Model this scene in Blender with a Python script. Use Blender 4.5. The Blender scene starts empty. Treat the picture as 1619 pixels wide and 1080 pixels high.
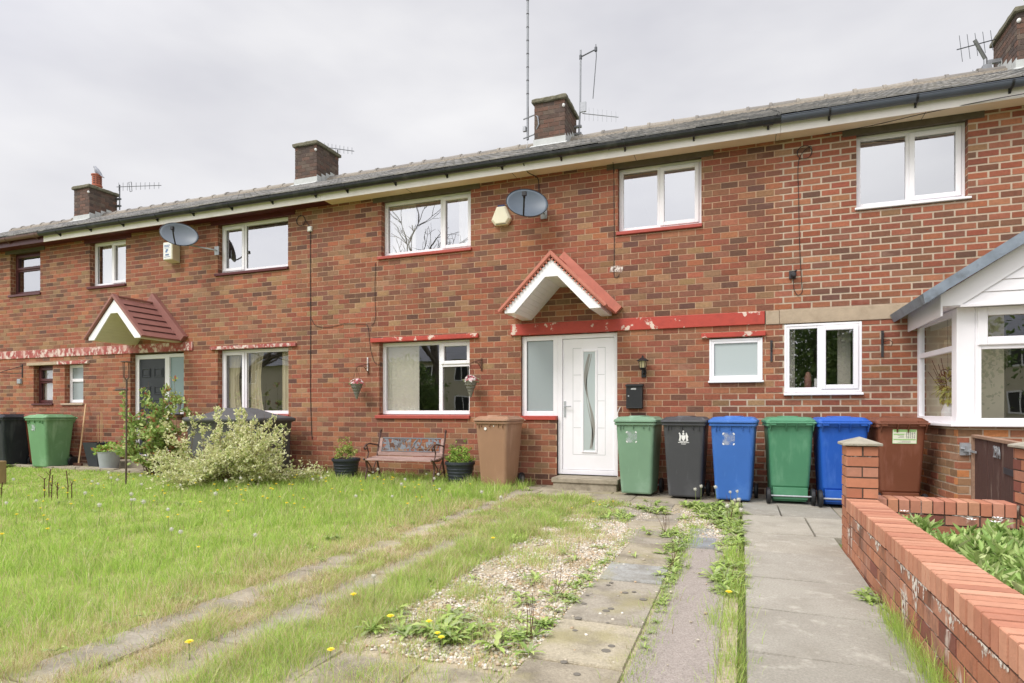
import bpy, bmesh, math, random
import numpy as np
from mathutils import Vector, Matrix
PI = math.pi
R = random.Random(7)
NP = np.random.default_rng(11)
scene = bpy.context.scene
col = scene.collection

# ------------------------------------------------------------------ camera
cam_d = bpy.data.cameras.new("camera"); cam = bpy.data.objects.new("camera", cam_d); col.objects.link(cam)
cam.location = (0, -8.8, 1.12); cam.rotation_euler = (math.radians(90), 0, math.radians(20.67))
cam_d.sensor_width = 36; cam_d.lens = 962/1619*36; cam_d.shift_y = 0.0679; cam_d.clip_end = 2000; cam_d.clip_start = .05
scene.camera = cam
# ------------------------------------------------------------------ world: grey overcast over a Nishita sky
SUN_EL, SUN_AZ = math.radians(50), math.radians(212)     # azimuth of the sun, clockwise from +Y
w = bpy.data.worlds.new("World"); scene.world = w; w.use_nodes = True
nt = w.node_tree; nt.nodes.clear()
def N(t, k, **kw):
    n = t.nodes.new(k)
    for a, b in kw.items(): setattr(n, a, b)
    return n
out = N(nt, 'ShaderNodeOutputWorld'); bg = N(nt, 'ShaderNodeBackground'); sky = N(nt, 'ShaderNodeTexSky')
sky.sky_type = 'NISHITA'; sky.sun_disc = False; sky.sun_elevation = SUN_EL; sky.sun_rotation = SUN_AZ; sky.dust_density = 3
tc = N(nt, 'ShaderNodeTexCoord'); mp = N(nt, 'ShaderNodeMapping'); mp.inputs['Scale'].default_value = (1, 1, 2.6)
nz = N(nt, 'ShaderNodeTexNoise'); nz.inputs['Scale'].default_value = 1.7; nz.inputs['Detail'].default_value = 5; nz.inputs['Roughness'].default_value = .5
rp = N(nt, 'ShaderNodeValToRGB'); rp.color_ramp.elements[0].position = .36; rp.color_ramp.elements[1].position = .66
rp.color_ramp.elements[0].color = (.465, .465, .50, 1); rp.color_ramp.elements[1].color = (.64, .635, .645, 1)
ml = N(nt, 'ShaderNodeVectorMath', operation='SCALE'); ml.inputs['Scale'].default_value = 10.0
mx = N(nt, 'ShaderNodeMixRGB'); mx.inputs[0].default_value = .965
L = nt.links.new
L(tc.outputs['Generated'], mp.inputs['Vector']); L(mp.outputs[0], nz.inputs['Vector']); L(nz.outputs['Fac'], rp.inputs[0]); L(rp.outputs[0], ml.inputs[0])
# brighter overcast toward the zenith and round the veiled sun
sdn = Vector3 = (math.sin(SUN_AZ)*math.cos(SUN_EL), math.cos(SUN_AZ)*math.cos(SUN_EL), math.sin(SUN_EL))
dt = N(nt, 'ShaderNodeVectorMath', operation='DOT_PRODUCT'); dt.inputs[1].default_value = sdn; L(tc.outputs['Generated'], dt.inputs[0])
r1 = N(nt, 'ShaderNodeMapRange'); r1.interpolation_type = 'SMOOTHSTEP'; r1.inputs[1].default_value = .2; r1.inputs[2].default_value = 1; r1.inputs[3].default_value = 0; r1.inputs[4].default_value = 13; L(dt.outputs['Value'], r1.inputs[0])
sp = N(nt, 'ShaderNodeSeparateXYZ'); L(tc.outputs['Generated'], sp.inputs[0])
r2 = N(nt, 'ShaderNodeMapRange'); r2.interpolation_type = 'SMOOTHSTEP'; r2.inputs[1].default_value = .55; r2.inputs[2].default_value = 1; r2.inputs[3].default_value = 10; r2.inputs[4].default_value = 18; L(sp.outputs['Z'], r2.inputs[0])
ad = N(nt, 'ShaderNodeMath', operation='ADD'); L(r1.outputs[0], ad.inputs[0]); L(r2.outputs[0], ad.inputs[1]); L(ad.outputs[0], ml.inputs['Scale'])
L(sky.outputs[0], mx.inputs[1]); L(ml.outputs[0], mx.inputs[2]); L(mx.outputs[0], bg.inputs[0]); bg.inputs[1].default_value = .10; L(bg.outputs[0], out.inputs[0])
# ------------------------------------------------------------------ sun (veiled by cloud)
sd = bpy.data.lights.new("sun", 'SUN'); sd.energy = 1.5; sd.angle = math.radians(22); sd.color = (1, .96, .9)
sun = bpy.data.objects.new("sun", sd); col.objects.link(sun)
dv = Vector((math.sin(SUN_AZ)*math.cos(SUN_EL), math.cos(SUN_AZ)*math.cos(SUN_EL), math.sin(SUN_EL)))
sun.rotation_euler = dv.to_track_quat('Z', 'Y').to_euler(); sun.location = dv*30
scene.view_settings.view_transform = 'Standard'; scene.view_settings.look = 'None'; scene.view_settings.exposure = 0.55; scene.view_settings.gamma = 1
scene.view_settings.use_curve_mapping = False
scene.cycles.transparent_max_bounces = 16

# ------------------------------------------------------------------ helpers
def S(r, g, b):
    f = lambda c: (c/255/12.92) if c/255 <= .04045 else ((c/255+.055)/1.055)**2.4
    return (f(r), f(g), f(b))
ORG = {}
def thing(name, label, cat, loc=(0, 0, 0), group=None):
    o = bpy.data.objects.new(name, None); o.empty_display_size = .1; col.objects.link(o); o.location = loc
    o['label'] = label; o['category'] = cat
    if group: o['group'] = group
    ORG[o] = Vector(loc)
    return o
def tag(o, label, cat, group=None, kind=None):
    o['label'] = label; o['category'] = cat
    if group: o['group'] = group
    if kind: o['kind'] = kind
    return o
def struct(o, kind='structure'):
    o['kind'] = kind; return o

class MB:
    def __init__(s): s.v = []; s.f = []; s.c = []; s.ms = []; s.mi = 0; s.cur = (1, 1, 1)
    def add(s, vs, fs, c=None):
        n = len(s.v); s.v += [tuple(p) for p in vs]; s.f += [tuple(i+n for i in f) for f in fs]; s.c += [c or s.cur]*len(fs); s.ms += [s.mi]*len(fs)
    def box(s, x0, x1, y0, y1, z0, z1, c=None):
        s.add([(x0,y0,z0),(x1,y0,z0),(x1,y1,z0),(x0,y1,z0),(x0,y0,z1),(x1,y0,z1),(x1,y1,z1),(x0,y1,z1)],
              [(0,3,2,1),(4,5,6,7),(0,1,5,4),(1,2,6,5),(2,3,7,6),(3,0,4,7)], c)
    def obox(s, ctr, ax, ay, az, c=None):
        ctr = Vector(ctr); ax = Vector(ax); ay = Vector(ay); az = Vector(az); vs = []
        for k in (-1, 1):
            for (i, j) in ((-1,-1),(1,-1),(1,1),(-1,1)): vs.append(ctr+ax*i+ay*j+az*k)
        s.add(vs, [(0,3,2,1),(4,5,6,7),(0,1,5,4),(1,2,6,5),(2,3,7,6),(3,0,4,7)], c)
    def quad(s, a, b, c_, d, c=None): s.add([a, b, c_, d], [(0,1,2,3)], c)
    def prism(s, pts, d, c=None):
        n = len(pts); d = Vector(d); vs = [Vector(p) for p in pts]+[Vector(p)+d for p in pts]
        s.add(vs, [tuple(range(n))[::-1], tuple(range(n, 2*n))]+[(i, (i+1)%n, (i+1)%n+n, i+n) for i in range(n)], c)
    def tube(s, pts, r, n=8, c=None, caps=True):
        pts = [Vector(p) for p in pts]; m = len(pts); rr = r if isinstance(r, (list, tuple)) else [r]*m
        vs = []; prev = None
        for i, p in enumerate(pts):
            t = (pts[min(i+1, m-1)]-pts[max(i-1, 0)]); t = t.normalized() if t.length > 1e-9 else Vector((0,0,1))
            u = prev - t*prev.dot(t) if prev is not None else t.orthogonal()
            if u.length < 1e-6: u = t.orthogonal()
            u.normalize(); prev = u; v = t.cross(u)
            for k in range(n):
                a = 2*PI*k/n; vs.append(p+(u*math.cos(a)+v*math.sin(a))*rr[i])
        fs = [(i*n+k, i*n+(k+1)%n, (i+1)*n+(k+1)%n, (i+1)*n+k) for i in range(m-1) for k in range(n)]
        if caps: fs += [tuple(range(n))[::-1], tuple(range((m-1)*n, m*n))]
        s.add(vs, fs, c)
    def lathe(s, prof, ctr=(0,0,0), n=24, c=None, axis='z'):
        cx, cy, cz = ctr; vs = []
        for (r, z) in prof:
            for k in range(n):
                a = 2*PI*k/n
                if axis == 'z': vs.append((cx+r*math.cos(a), cy+r*math.sin(a), cz+z))
                elif axis == 'x': vs.append((cx+z, cy+r*math.cos(a), cz+r*math.sin(a)))
                else: vs.append((cx+r*math.cos(a), cy+z, cz+r*math.sin(a)))
        m = len(prof)
        s.add(vs, [(i*n+k, i*n+(k+1)%n, (i+1)*n+(k+1)%n, (i+1)*n+k) for i in range(m-1) for k in range(n)], c)
    def loft(s, secs, c=None, caps=True):
        n = len(secs[0]); m = len(secs); vs = [p for q in secs for p in q]
        fs = [(i*n+k, i*n+(k+1)%n, (i+1)*n+(k+1)%n, (i+1)*n+k) for i in range(m-1) for k in range(n)]
        if caps: fs += [tuple(range(n))[::-1], tuple(range((m-1)*n, m*n))]
        s.add(vs, fs, c)
    def ell(s, ctr, rx, ry, rz, n=12, m=8, c=None, rot=None):
        ctr = Vector(ctr); vs = []
        for i in range(m+1):
            a = PI*i/m
            for k in range(n):
                b = 2*PI*k/n; p = Vector((rx*math.sin(a)*math.cos(b), ry*math.sin(a)*math.sin(b), rz*math.cos(a)))
                vs.append(ctr+(rot @ p if rot else p))
        s.add(vs, [(i*n+k, (i+1)*n+k, (i+1)*n+(k+1)%n, i*n+(k+1)%n) for i in range(m) for k in range(n)], c)
    def build(s, name, mat, parent=None, smooth=False, origin=None, bevel=0, seg=2):
        off = Vector((0, 0, 0))
        if parent is not None: off = ORG.get(parent, off)
        if origin is not None: off = Vector(origin)
        me = bpy.data.meshes.new(name); vv = [(a-off.x, b-off.y, d-off.z) for (a, b, d) in s.v]
        me.from_pydata(vv, [], s.f)
        for mm in (mat if isinstance(mat, (list, tuple)) else [mat]): me.materials.append(mm)
        if any(s.ms): me.polygons.foreach_set('material_index', s.ms)
        at = me.attributes.new('tint', 'FLOAT_COLOR', 'FACE')
        at.data.foreach_set('color', np.array([(c[0], c[1], c[2], 1) for c in s.c], dtype=np.float32).ravel())
        if smooth: me.polygons.foreach_set('use_smooth', [True]*len(s.f))
        me.update()
        o = bpy.data.objects.new(name, me); col.objects.link(o)
        if parent is not None: o.parent = parent; ORG[o] = off
        if origin is not None: o.location = origin
        if bevel:
            b = o.modifiers.new('bevel', 'BEVEL'); b.width = bevel; b.segments = seg; b.limit_method = 'ANGLE'; b.angle_limit = math.radians(40)
        return o

def npmesh(name, verts, faces, mat, cols=None, parent=None, smooth=False, origin=None):
    """verts (n,3); faces: list of int arrays (m,k)"""
    me = bpy.data.meshes.new(name)
    verts = np.asarray(verts, dtype=np.float32)
    if origin is not None: verts = verts-np.array(origin, dtype=np.float32)
    elif parent is not None and parent in ORG: verts = verts-np.array(ORG[parent], dtype=np.float32)
    me.vertices.add(len(verts)); me.vertices.foreach_set('co', verts.ravel())
    li = np.concatenate([f.ravel() for f in faces]).astype(np.int32)
    tot = np.concatenate([np.full(len(f), f.shape[1]) for f in faces]).astype(np.int32)
    st = np.concatenate([[0], np.cumsum(tot)[:-1]]).astype(np.int32)
    me.loops.add(len(li)); me.loops.foreach_set('vertex_index', li)
    me.polygons.add(len(tot)); me.polygons.foreach_set('loop_start', st); me.polygons.foreach_set('loop_total', tot)
    if smooth: me.polygons.foreach_set('use_smooth', np.ones(len(tot), dtype=bool))
    me.update(calc_edges=True)
    if cols is not None:
        c = np.ones((len(tot), 4), dtype=np.float32); c[:, :3] = cols
        at = me.attributes.new('tint', 'FLOAT_COLOR', 'FACE'); at.data.foreach_set('color', c.ravel())
    me.materials.append(mat)
    o = bpy.data.objects.new(name, me); col.objects.link(o)
    if parent is not None: o.parent = parent
    if origin is not None: o.location = origin
    return o

# ------------------------------------------------------------------ materials
def pmat(name, base=(1,1,1), rough=.6, var=.12, scale=6, bump=0, bscale=60, metal=0, tint=False, dirt=None, damt=.4, dscale=2.2, dlo=.52, dhi=.7, stretch=(1,1,1), spec=.4, trans=0, coat=0, d2=None, thru=None):
    m = bpy.data.materials.new(name); m.use_nodes = True; t = m.node_tree; p = t.nodes['Principled BSDF']; LK = t.links.new
    tc = N(t, 'ShaderNodeTexCoord'); mp = N(t, 'ShaderNodeMapping'); mp.inputs['Scale'].default_value = stretch; LK(tc.outputs['Object'], mp.inputs[0])
    nz = N(t, 'ShaderNodeTexNoise'); nz.inputs['Scale'].default_value = scale; nz.inputs['Detail'].default_value = 6; nz.inputs['Roughness'].default_value = .6; LK(mp.outputs[0], nz.inputs['Vector'])
    mr = N(t, 'ShaderNodeMapRange'); mr.inputs[1].default_value = .25; mr.inputs[2].default_value = .75; mr.inputs[3].default_value = 1-var; mr.inputs[4].default_value = 1+var; LK(nz.outputs['Fac'], mr.inputs[0])
    sc = N(t, 'ShaderNodeVectorMath', operation='SCALE'); LK(mr.outputs[0], sc.inputs['Scale'])
    if tint:
        a = N(t, 'ShaderNodeAttribute'); a.attribute_name = 'tint'
        mu = N(t, 'ShaderNodeVectorMath', operation='MULTIPLY'); mu.inputs[1].default_value = base; LK(a.outputs['Color'], mu.inputs[0]); LK(mu.outputs[0], sc.inputs[0])
    else: sc.inputs[0].default_value = base
    o = sc.outputs[0]
    if dirt:
        n2 = N(t, 'ShaderNodeTexNoise'); n2.inputs['Scale'].default_value = dscale; n2.inputs['Detail'].default_value = 8; n2.inputs['Roughness'].default_value = .65; LK(mp.outputs[0], n2.inputs['Vector'])
        m2 = N(t, 'ShaderNodeMapRange'); m2.inputs[1].default_value = dlo; m2.inputs[2].default_value = dhi; m2.inputs[3].default_value = 0; m2.inputs[4].default_value = damt; LK(n2.outputs['Fac'], m2.inputs[0])
        x = N(t, 'ShaderNodeMixRGB'); LK(m2.outputs[0], x.inputs[0]); LK(o, x.inputs[1]); x.inputs[2].default_value = (*dirt, 1); o = x.outputs[0]
    if d2:                                             # second layer of wear: (colour, amount, scale, lo, hi, stretch)
        mp2 = N(t, 'ShaderNodeMapping'); mp2.inputs['Scale'].default_value = d2[5]; mp2.inputs['Location'].default_value = (3.1, 7.7, 1.3); LK(tc.outputs['Object'], mp2.inputs[0])
        n3 = N(t, 'ShaderNodeTexNoise'); n3.inputs['Scale'].default_value = d2[2]; n3.inputs['Detail'].default_value = 8; n3.inputs['Roughness'].default_value = .6; LK(mp2.outputs[0], n3.inputs['Vector'])
        m3 = N(t, 'ShaderNodeMapRange'); m3.inputs[1].default_value = d2[3]; m3.inputs[2].default_value = d2[4]; m3.inputs[3].default_value = 0; m3.inputs[4].default_value = d2[1]; LK(n3.outputs['Fac'], m3.inputs[0])
        x = N(t, 'ShaderNodeMixRGB'); LK(m3.outputs[0], x.inputs[0]); LK(o, x.inputs[1]); x.inputs[2].default_value = (*d2[0], 1); o = x.outputs[0]
    LK(o, p.inputs['Base Color']); p.inputs['Roughness'].default_value = rough; p.inputs['Metallic'].default_value = metal; p.inputs['Specular IOR Level'].default_value = spec
    if coat: p.inputs['Coat Weight'].default_value = coat
    if bump:
        nb = N(t, 'ShaderNodeTexNoise'); nb.inputs['Scale'].default_value = bscale; nb.inputs['Detail'].default_value = 4; LK(mp.outputs[0], nb.inputs['Vector'])
        b = N(t, 'ShaderNodeBump'); b.inputs['Strength'].default_value = bump; b.inputs['Distance'].default_value = .01; LK(nb.outputs['Fac'], b.inputs['Height']); LK(b.outputs[0], p.inputs['Normal'])
    if thru:                                           # worn-away film: (scale, lo, hi, keep)
        n4 = N(t, 'ShaderNodeTexNoise'); n4.inputs['Scale'].default_value = thru[0]; n4.inputs['Detail'].default_value = 6; LK(tc.outputs['Object'], n4.inputs['Vector'])
        m4 = N(t, 'ShaderNodeMapRange'); m4.inputs[1].default_value = thru[1]; m4.inputs[2].default_value = thru[2]; m4.inputs[3].default_value = 0; m4.inputs[4].default_value = thru[3]; LK(n4.outputs['Fac'], m4.inputs[0]); LK(m4.outputs[0], p.inputs['Alpha'])
    if trans:
        tr = N(t, 'ShaderNodeBsdfTranslucent'); LK(o, tr.inputs[0]); ms = N(t, 'ShaderNodeMixShader'); ms.inputs[0].default_value = trans
        LK(p.outputs[0], ms.inputs[1]); LK(tr.outputs[0], ms.inputs[2]); LK(ms.outputs[0], t.nodes['Material Output'].inputs[0])
    return m
def glassmat(name, refl=.45, tintc=(.9,.93,.92), frost=0, frostc=(.5,.55,.55)):
    m = bpy.data.materials.new(name); m.use_nodes = True; t = m.node_tree; t.nodes.clear(); LK = t.links.new
    o = N(t, 'ShaderNodeOutputMaterial'); g = N(t, 'ShaderNodeBsdfGlossy'); g.inputs['Roughness'].default_value = .004 if not frost else .25; g.inputs[0].default_value = (.86,.87,.89,1)
    lw = N(t, 'ShaderNodeLayerWeight'); lw.inputs[0].default_value = .5; pw = N(t, 'ShaderNodeMath', operation='POWER'); LK(lw.outputs['Facing'], pw.inputs[0]); pw.inputs[1].default_value = 4
    mr = N(t, 'ShaderNodeMapRange'); mr.inputs[3].default_value = refl; mr.inputs[4].default_value = .95; LK(pw.outputs[0], mr.inputs[0])
    if frost:
        d = N(t, 'ShaderNodeBsdfDiffuse'); d.inputs[0].default_value = (*frostc, 1)
        nz = N(t, 'ShaderNodeTexNoise'); nz.inputs['Scale'].default_value = 90; b = N(t, 'ShaderNodeBump'); b.inputs['Strength'].default_value = .2*frost; LK(nz.outputs['Fac'], b.inputs['Height']); LK(b.outputs[0], g.inputs['Normal'])
        base = d
    else:
        base = N(t, 'ShaderNodeBsdfTransparent'); base.inputs[0].default_value = (*tintc, 1)
        nz = N(t, 'ShaderNodeTexNoise'); nz.inputs['Scale'].default_value = 1.3; b = N(t, 'ShaderNodeBump'); b.inputs['Strength'].default_value = .03; b.inputs['Distance'].default_value = .05
        tc = N(t, 'ShaderNodeTexCoord'); LK(tc.outputs['Object'], nz.inputs['Vector']); LK(nz.outputs['Fac'], b.inputs['Height']); LK(b.outputs[0], g.inputs['Normal'])
    ms = N(t, 'ShaderNodeMixShader'); LK(mr.outputs[0], ms.inputs[0]); LK(base.outputs[0], ms.inputs[1]); LK(g.outputs[0], ms.inputs[2]); LK(ms.outputs[0], o.inputs[0])
    return m
M = {}
M['brick'] = pmat('fired_brick', (1,1,1), .88, .22, 30, .6, 110, tint=True, dirt=S(92,70,60), damt=.45, dscale=1.1, dlo=.46, dhi=.74, d2=(S(198,162,138), .26, 1.7, .60, .76, (1,1,2.2)))
M['brick_d'] = pmat('fired_brick_newer', (1,1,1), .88, .2, 30, .6, 110, tint=True, dirt=S(104,76,64), damt=.35, dscale=1.2, dlo=.48, dhi=.76, d2=(S(200,170,148), .28, 1.9, .60, .74, (1,1,2)))
M['mortar'] = pmat('tan_mortar', S(186,154,128), .9, .15, 9, .4, 150, dirt=S(140,112,92), damt=.45, dscale=1.3)
M['mortar_d'] = pmat('pale_mortar', S(190,172,152), .9, .12, 9, .4, 150, dirt=S(140,120,102), damt=.5, dscale=1.5)
M['chim'] = pmat('sooty_brick', (1,1,1), .9, .25, 12, .6, 80, tint=True, dirt=(.05,.045,.04), damt=.6, dscale=3)
M['chim_mortar'] = pmat('sooty_mortar', S(112,98,90), .9, .2, 12)
M['garden_mortar'] = pmat('dark_mortar', S(92,76,66), .9, .3, 12, .5, 120, dirt=S(215,205,195), damt=.85, dscale=4.5, dlo=.55, dhi=.62)
M['garden_brick'] = pmat('smooth_red_brick', (1,1,1), .75, .14, 30, .4, 140, tint=True, dirt=S(92,70,60), damt=.75, dscale=5.0, dlo=.5, dhi=.66, stretch=(1,1,.55), d2=(S(212,198,186), .75, 7, .60, .68, (1,1,.4)))
M['coping'] = pmat('soldier_brick', (1,1,1), .7, .10, 25, .3, 140, tint=True)
M['efflo'] = pmat('lime_bloom', S(216,208,198), .9, .2, 40, .3, 120, thru=(38, .40, .56, .95))
M['upvc'] = pmat('white_upvc', (.885,.865,.90), .3, .02, 5, 0, spec=.4, dirt=(.7,.69,.66), damt=.12, dscale=3)
M['burg'] = pmat('burgundy_paint', S(84,42,44), .4, .15, 8)
M['grey_door'] = pmat('graphite_door', S(54,58,64), .4, .06, 8)
M['groove'] = pmat('groove_grey', S(176,178,178), .6, .05, 8)
M['red_paint'] = pmat('red_masonry_paint', S(178,70,58), .6, .08, 9, .3, 60, dirt=S(222,205,190), damt=.9, dscale=4.6, dlo=.607, dhi=.62, d2=(S(140,58,50), .6, 6, .5, .75, (1,1,1)))
M['red_sill'] = pmat('red_sill_paint', S(172,78,68), .55, .12, 9, .3, 60, dirt=S(120,70,62), damt=.4, dscale=5)
M['flaky'] = pmat('flaking_red_paint', S(158,76,72), .75, .2, 12, .6, 50, dirt=S(222,208,198), damt=.9, dscale=9, dlo=.49, dhi=.56, stretch=(1,1,.7), d2=(S(184,124,116), .7, 5, .45, .65, (1,1,1)))
M['maroon'] = pmat('maroon_board', S(86,32,34), .5, .15, 6)
M['stone'] = pmat('sandstone_lintel', S(176,158,136), .85, .12, 9, .5, 60, dirt=S(138,118,98), damt=.5, dscale=3)
M['fascia'] = pmat('cream_fascia', S(238,231,229), .45, .04, 4, dirt=S(190,186,170), damt=.25, dscale=3)
M['soffit'] = pmat('beige_soffit', S(236,216,190), .6, .06, 4, dirt=S(190,170,138), damt=.3, dscale=2)
M['timber_dark'] = pmat('weathered_head_board', S(92,84,72), .8, .2, 10)
M['gutter'] = pmat('black_pvc', S(34,36,39), .3, .25, 7, dirt=S(110,110,102), damt=.25, dscale=5, spec=.5)
M['gutter_d'] = pmat('slate_grey_pvc', S(86,92,104), .35, .08, 7)
M['gutter_a'] = pmat('brown_pvc', S(110,84,80), .4, .15, 7)
M['tile'] = pmat('concrete_tile', (.86,.86,.86), .9, .2, 20, .6, 70, tint=True, dirt=S(96,96,92), damt=.5, dscale=4)
M['ridge'] = pmat('ridge_tile', (1,1,1), .9, .18, 20, .5, 70, tint=True, dirt=S(120,116,106), damt=.4, dscale=5)
M['bedding'] = pmat('ridge_bedding', S(160,150,138), .95, .35, 30, .8, 60)
M['lead'] = pmat('pale_flashing', S(186,188,186), .55, .12, 8)
M['leadgrey'] = pmat('lead_flashing', S(128,138,150), .5, .22, 6, .3, 20, dirt=S(82,84,86), damt=.6, dscale=5)
M['tiles_red'] = pmat('terracotta_grp', S(190,118,100), .65, .10, 9, dirt=S(150,96,84), damt=.5, dscale=5)
M['tiles_brn'] = pmat('brown_grp_tiles', S(146,100,92), .6, .10, 9, dirt=S(118,80,74), damt=.5, dscale=5)
M['groovebrn'] = pmat('tile_shadow_gap', S(78,48,46), .7, .05, 9)
M['cap'] = pmat('chimney_cap', S(112,108,92), .95, .35, 14, .8, 40, dirt=S(70,74,52), damt=.6, dscale=9)
M['terracotta'] = pmat('terracotta', S(176,106,84), .75, .1, 9)
M['alu'] = pmat('weathered_aluminium', S(150,152,155), .4, .1, 20, metal=.6)
M['alu_dark'] = pmat('dull_aluminium', S(96,98,102), .5, .1, 20, metal=.4)
M['dish'] = pmat('dish_grey', S(92,102,114), .45, .05, 5)
M['dish_l'] = pmat('dish_grey_pale', S(104,112,122), .45, .05, 5)
M['black'] = pmat('black_plastic', S(36,37,40), .45, .15, 10)
M['iron'] = pmat('dark_iron', S(58,56,58), .55, .2, 30)
M['rust'] = pmat('rusty_iron', S(92,62,48), .8, .3, 30)
M['rustpole'] = pmat('brown_pole', S(88,72,64), .6, .2, 20)
M['cream'] = pmat('cream_plastic', S(226,220,196), .5, .05, 6)
M['white'] = pmat('white_plastic', S(228,228,226), .5, .04, 6)
M['blue_cap'] = pmat('blue_plastic', S(50,60,110), .5, .05, 6)
M['ink'] = pmat('grey_ink', S(86,88,92), .7, .05, 6)
M['ink_blue'] = pmat('blue_ink', S(110,130,165), .7, .05, 6)
M['lamp_glass'] = pmat('lantern_glass', S(200,190,150), .2, .1, 6)
M['wood_post'] = pmat('weathered_post', S(150,126,92), .85, .2, 8, .5, 30, stretch=(3,3,.6))
M['gate_wood'] = pmat('peeling_gate_boards', S(82,56,50), .8, .25, 9, .6, 40, stretch=(6,6,.7), dirt=S(176,160,146), damt=.6, dscale=2.3, dlo=.6, dhi=.68)
M['gate_frame'] = pmat('weathered_gate_frame', S(150,120,100), .85, .25, 9, .5, 30)
M['galv'] = pmat('galvanised', S(176,180,184), .4, .15, 20, metal=.5)
M['curtain'] = pmat('cream_net', S(246,243,236), .8, .05, 4, trans=.3)
M['blind'] = pmat('vertical_blind', S(250,245,232), .8, .03, 4, trans=.2)
M['drape'] = pmat('beige_drape', S(226,216,184), .8, .1, 4, trans=.2)
M['room'] = pmat('room_plaster', S(150,146,138), .9, .05, 3)
M['glass'] = glassmat('window_glass', .30, (1,1,1))
M['glass_up'] = glassmat('window_glass_upper', .5, (.97,.98,.98))
M['glass_bay'] = glassmat('bay_glass', .07, (.98,.99,.99))
M['frost'] = glassmat('frosted_glass', .10, frost=1, frostc=S(150,160,162))
M['frost_lt'] = glassmat('frosted_door_glass', .08, frost=1, frostc=S(178,188,188))
M['pat'] = glassmat('patterned_glass', .10, frost=2, frostc=S(128,150,150))
M['smoke'] = pmat('smoked_ribbon', S(140,138,132), .3, .05, 5)
M['conc'] = pmat('concrete_paving', (1,1,1), .9, .24, 85, .6, 160, tint=True, dirt=S(134,128,116), damt=.6, dscale=2.6, dlo=.45, dhi=.7, d2=(S(196,190,178), .5, 9, .56, .7, (1,1,1)))
M['slab'] = pmat('old_paving_slab', (1,1,1), .92, .24, 60, .7, 90, tint=True, dirt=S(112,104,90), damt=.75, dscale=4.0, dlo=.45, dhi=.68, d2=(S(150,142,96), .55, 3, .5, .66, (1,1,1)))
M['spots'] = pmat('black_lichen', S(112,107,98), .95, .1, 20)
M['tarmac'] = pmat('worn_tarmac', S(160,150,142), .95, .38, 110, .9, 140, dirt=S(128,120,112), damt=.4, dscale=4)
M['step'] = pmat('stained_step', S(158,148,130), .92, .2, 14, .7, 60, dirt=S(92,84,70), damt=.6, dscale=5)
M['soil'] = pmat('lawn_soil', S(140,146,82), .95, .25, 10, .8, 40, dirt=S(170,160,116), damt=.7, dscale=3)
M['ground'] = pmat('turf_ground', S(110,120,66), .95, .2, 2, 0)
M['gravelbed'] = pmat('gravel_dust', S(168,156,132), .95, .35, 60, .7, 60)
M['bedsoil'] = pmat('bed_soil', S(70,56,44), .95, .3, 12, .9, 30)
M['pebble'] = pmat('pebbles', (1,1,1), .7, .1, 60, tint=True)
M['grass'] = pmat('grass_blades', (1,1,1), .6, .05, 3, tint=True, trans=.45, spec=.2)
M['leaf'] = pmat('leaves', (1,1,1), .55, .06, 8, tint=True, trans=.3, spec=.3)
M['twig'] = pmat('twigs', S(112,92,66), .9, .2, 20)
M['stem_green'] = pmat('green_stem', S(128,140,84), .8, .1, 20)
M['petal_y'] = pmat('yellow_petals', S(250,228,70), .7, .08, 60)
M['petal'] = pmat('petals', (1,1,1), .7, .05, 30, tint=True, trans=.2)
M['clock'] = pmat('seed_fluff', S(226,224,214), .9, .05, 60, trans=.4)
M['cable'] = pmat('black_cable', S(48,44,44), .6, .1, 10)
M['pot_black'] = pmat('dark_blue_pot', S(52,56,64), .45, .12, 10)
M['pot_grey'] = pmat('grey_pot', S(160,164,170), .6, .08, 10)
M['pot_blue'] = pmat('pale_blue_pot', S(184,200,212), .6, .05, 10)
M['wicker'] = pmat('grey_wicker', S(128,126,116), .85, .25, 60, .8, 90)
M['bench_wood'] = pmat('faded_slat', S(168,140,132), .8, .15, 8, .5, 30, stretch=(.6,4,4), dirt=S(112,74,66), damt=.6, dscale=6)
M['bench_iron'] = pmat('bench_iron', S(84,60,54), .6, .2, 30)
M['bench_panel'] = pmat('bench_cast_panel', S(112,116,122), .6, .15, 20)
M['cover'] = pmat('charcoal_cover', S(84,84,86), .6, .1, 5, .3, 20)
M['broom'] = pmat('pale_broom_stick', S(206,172,130), .7, .1, 8)
M['render'] = pmat('pebbledash', S(206,196,176), .95, .12, 60)
M['opp_roof'] = pmat('opposite_roof', S(128,130,136), .9, .15, 6)
M['bark'] = pmat('bark', S(88,80,70), .9, .2, 8)
M['pigeon'] = pmat('pigeon_grey', (1,1,1), .7, .15, 30, tint=True)
M['green_lbl'] = pmat('label_green', S(150,196,120), .6, .03, 5)
M['paper'] = pmat('label_paper', S(226,228,208), .6, .03, 5)
M['faint'] = pmat('faded_sticker', S(206,212,216), .5, .1, 20, thru=(9, .42, .75, .75))

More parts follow.
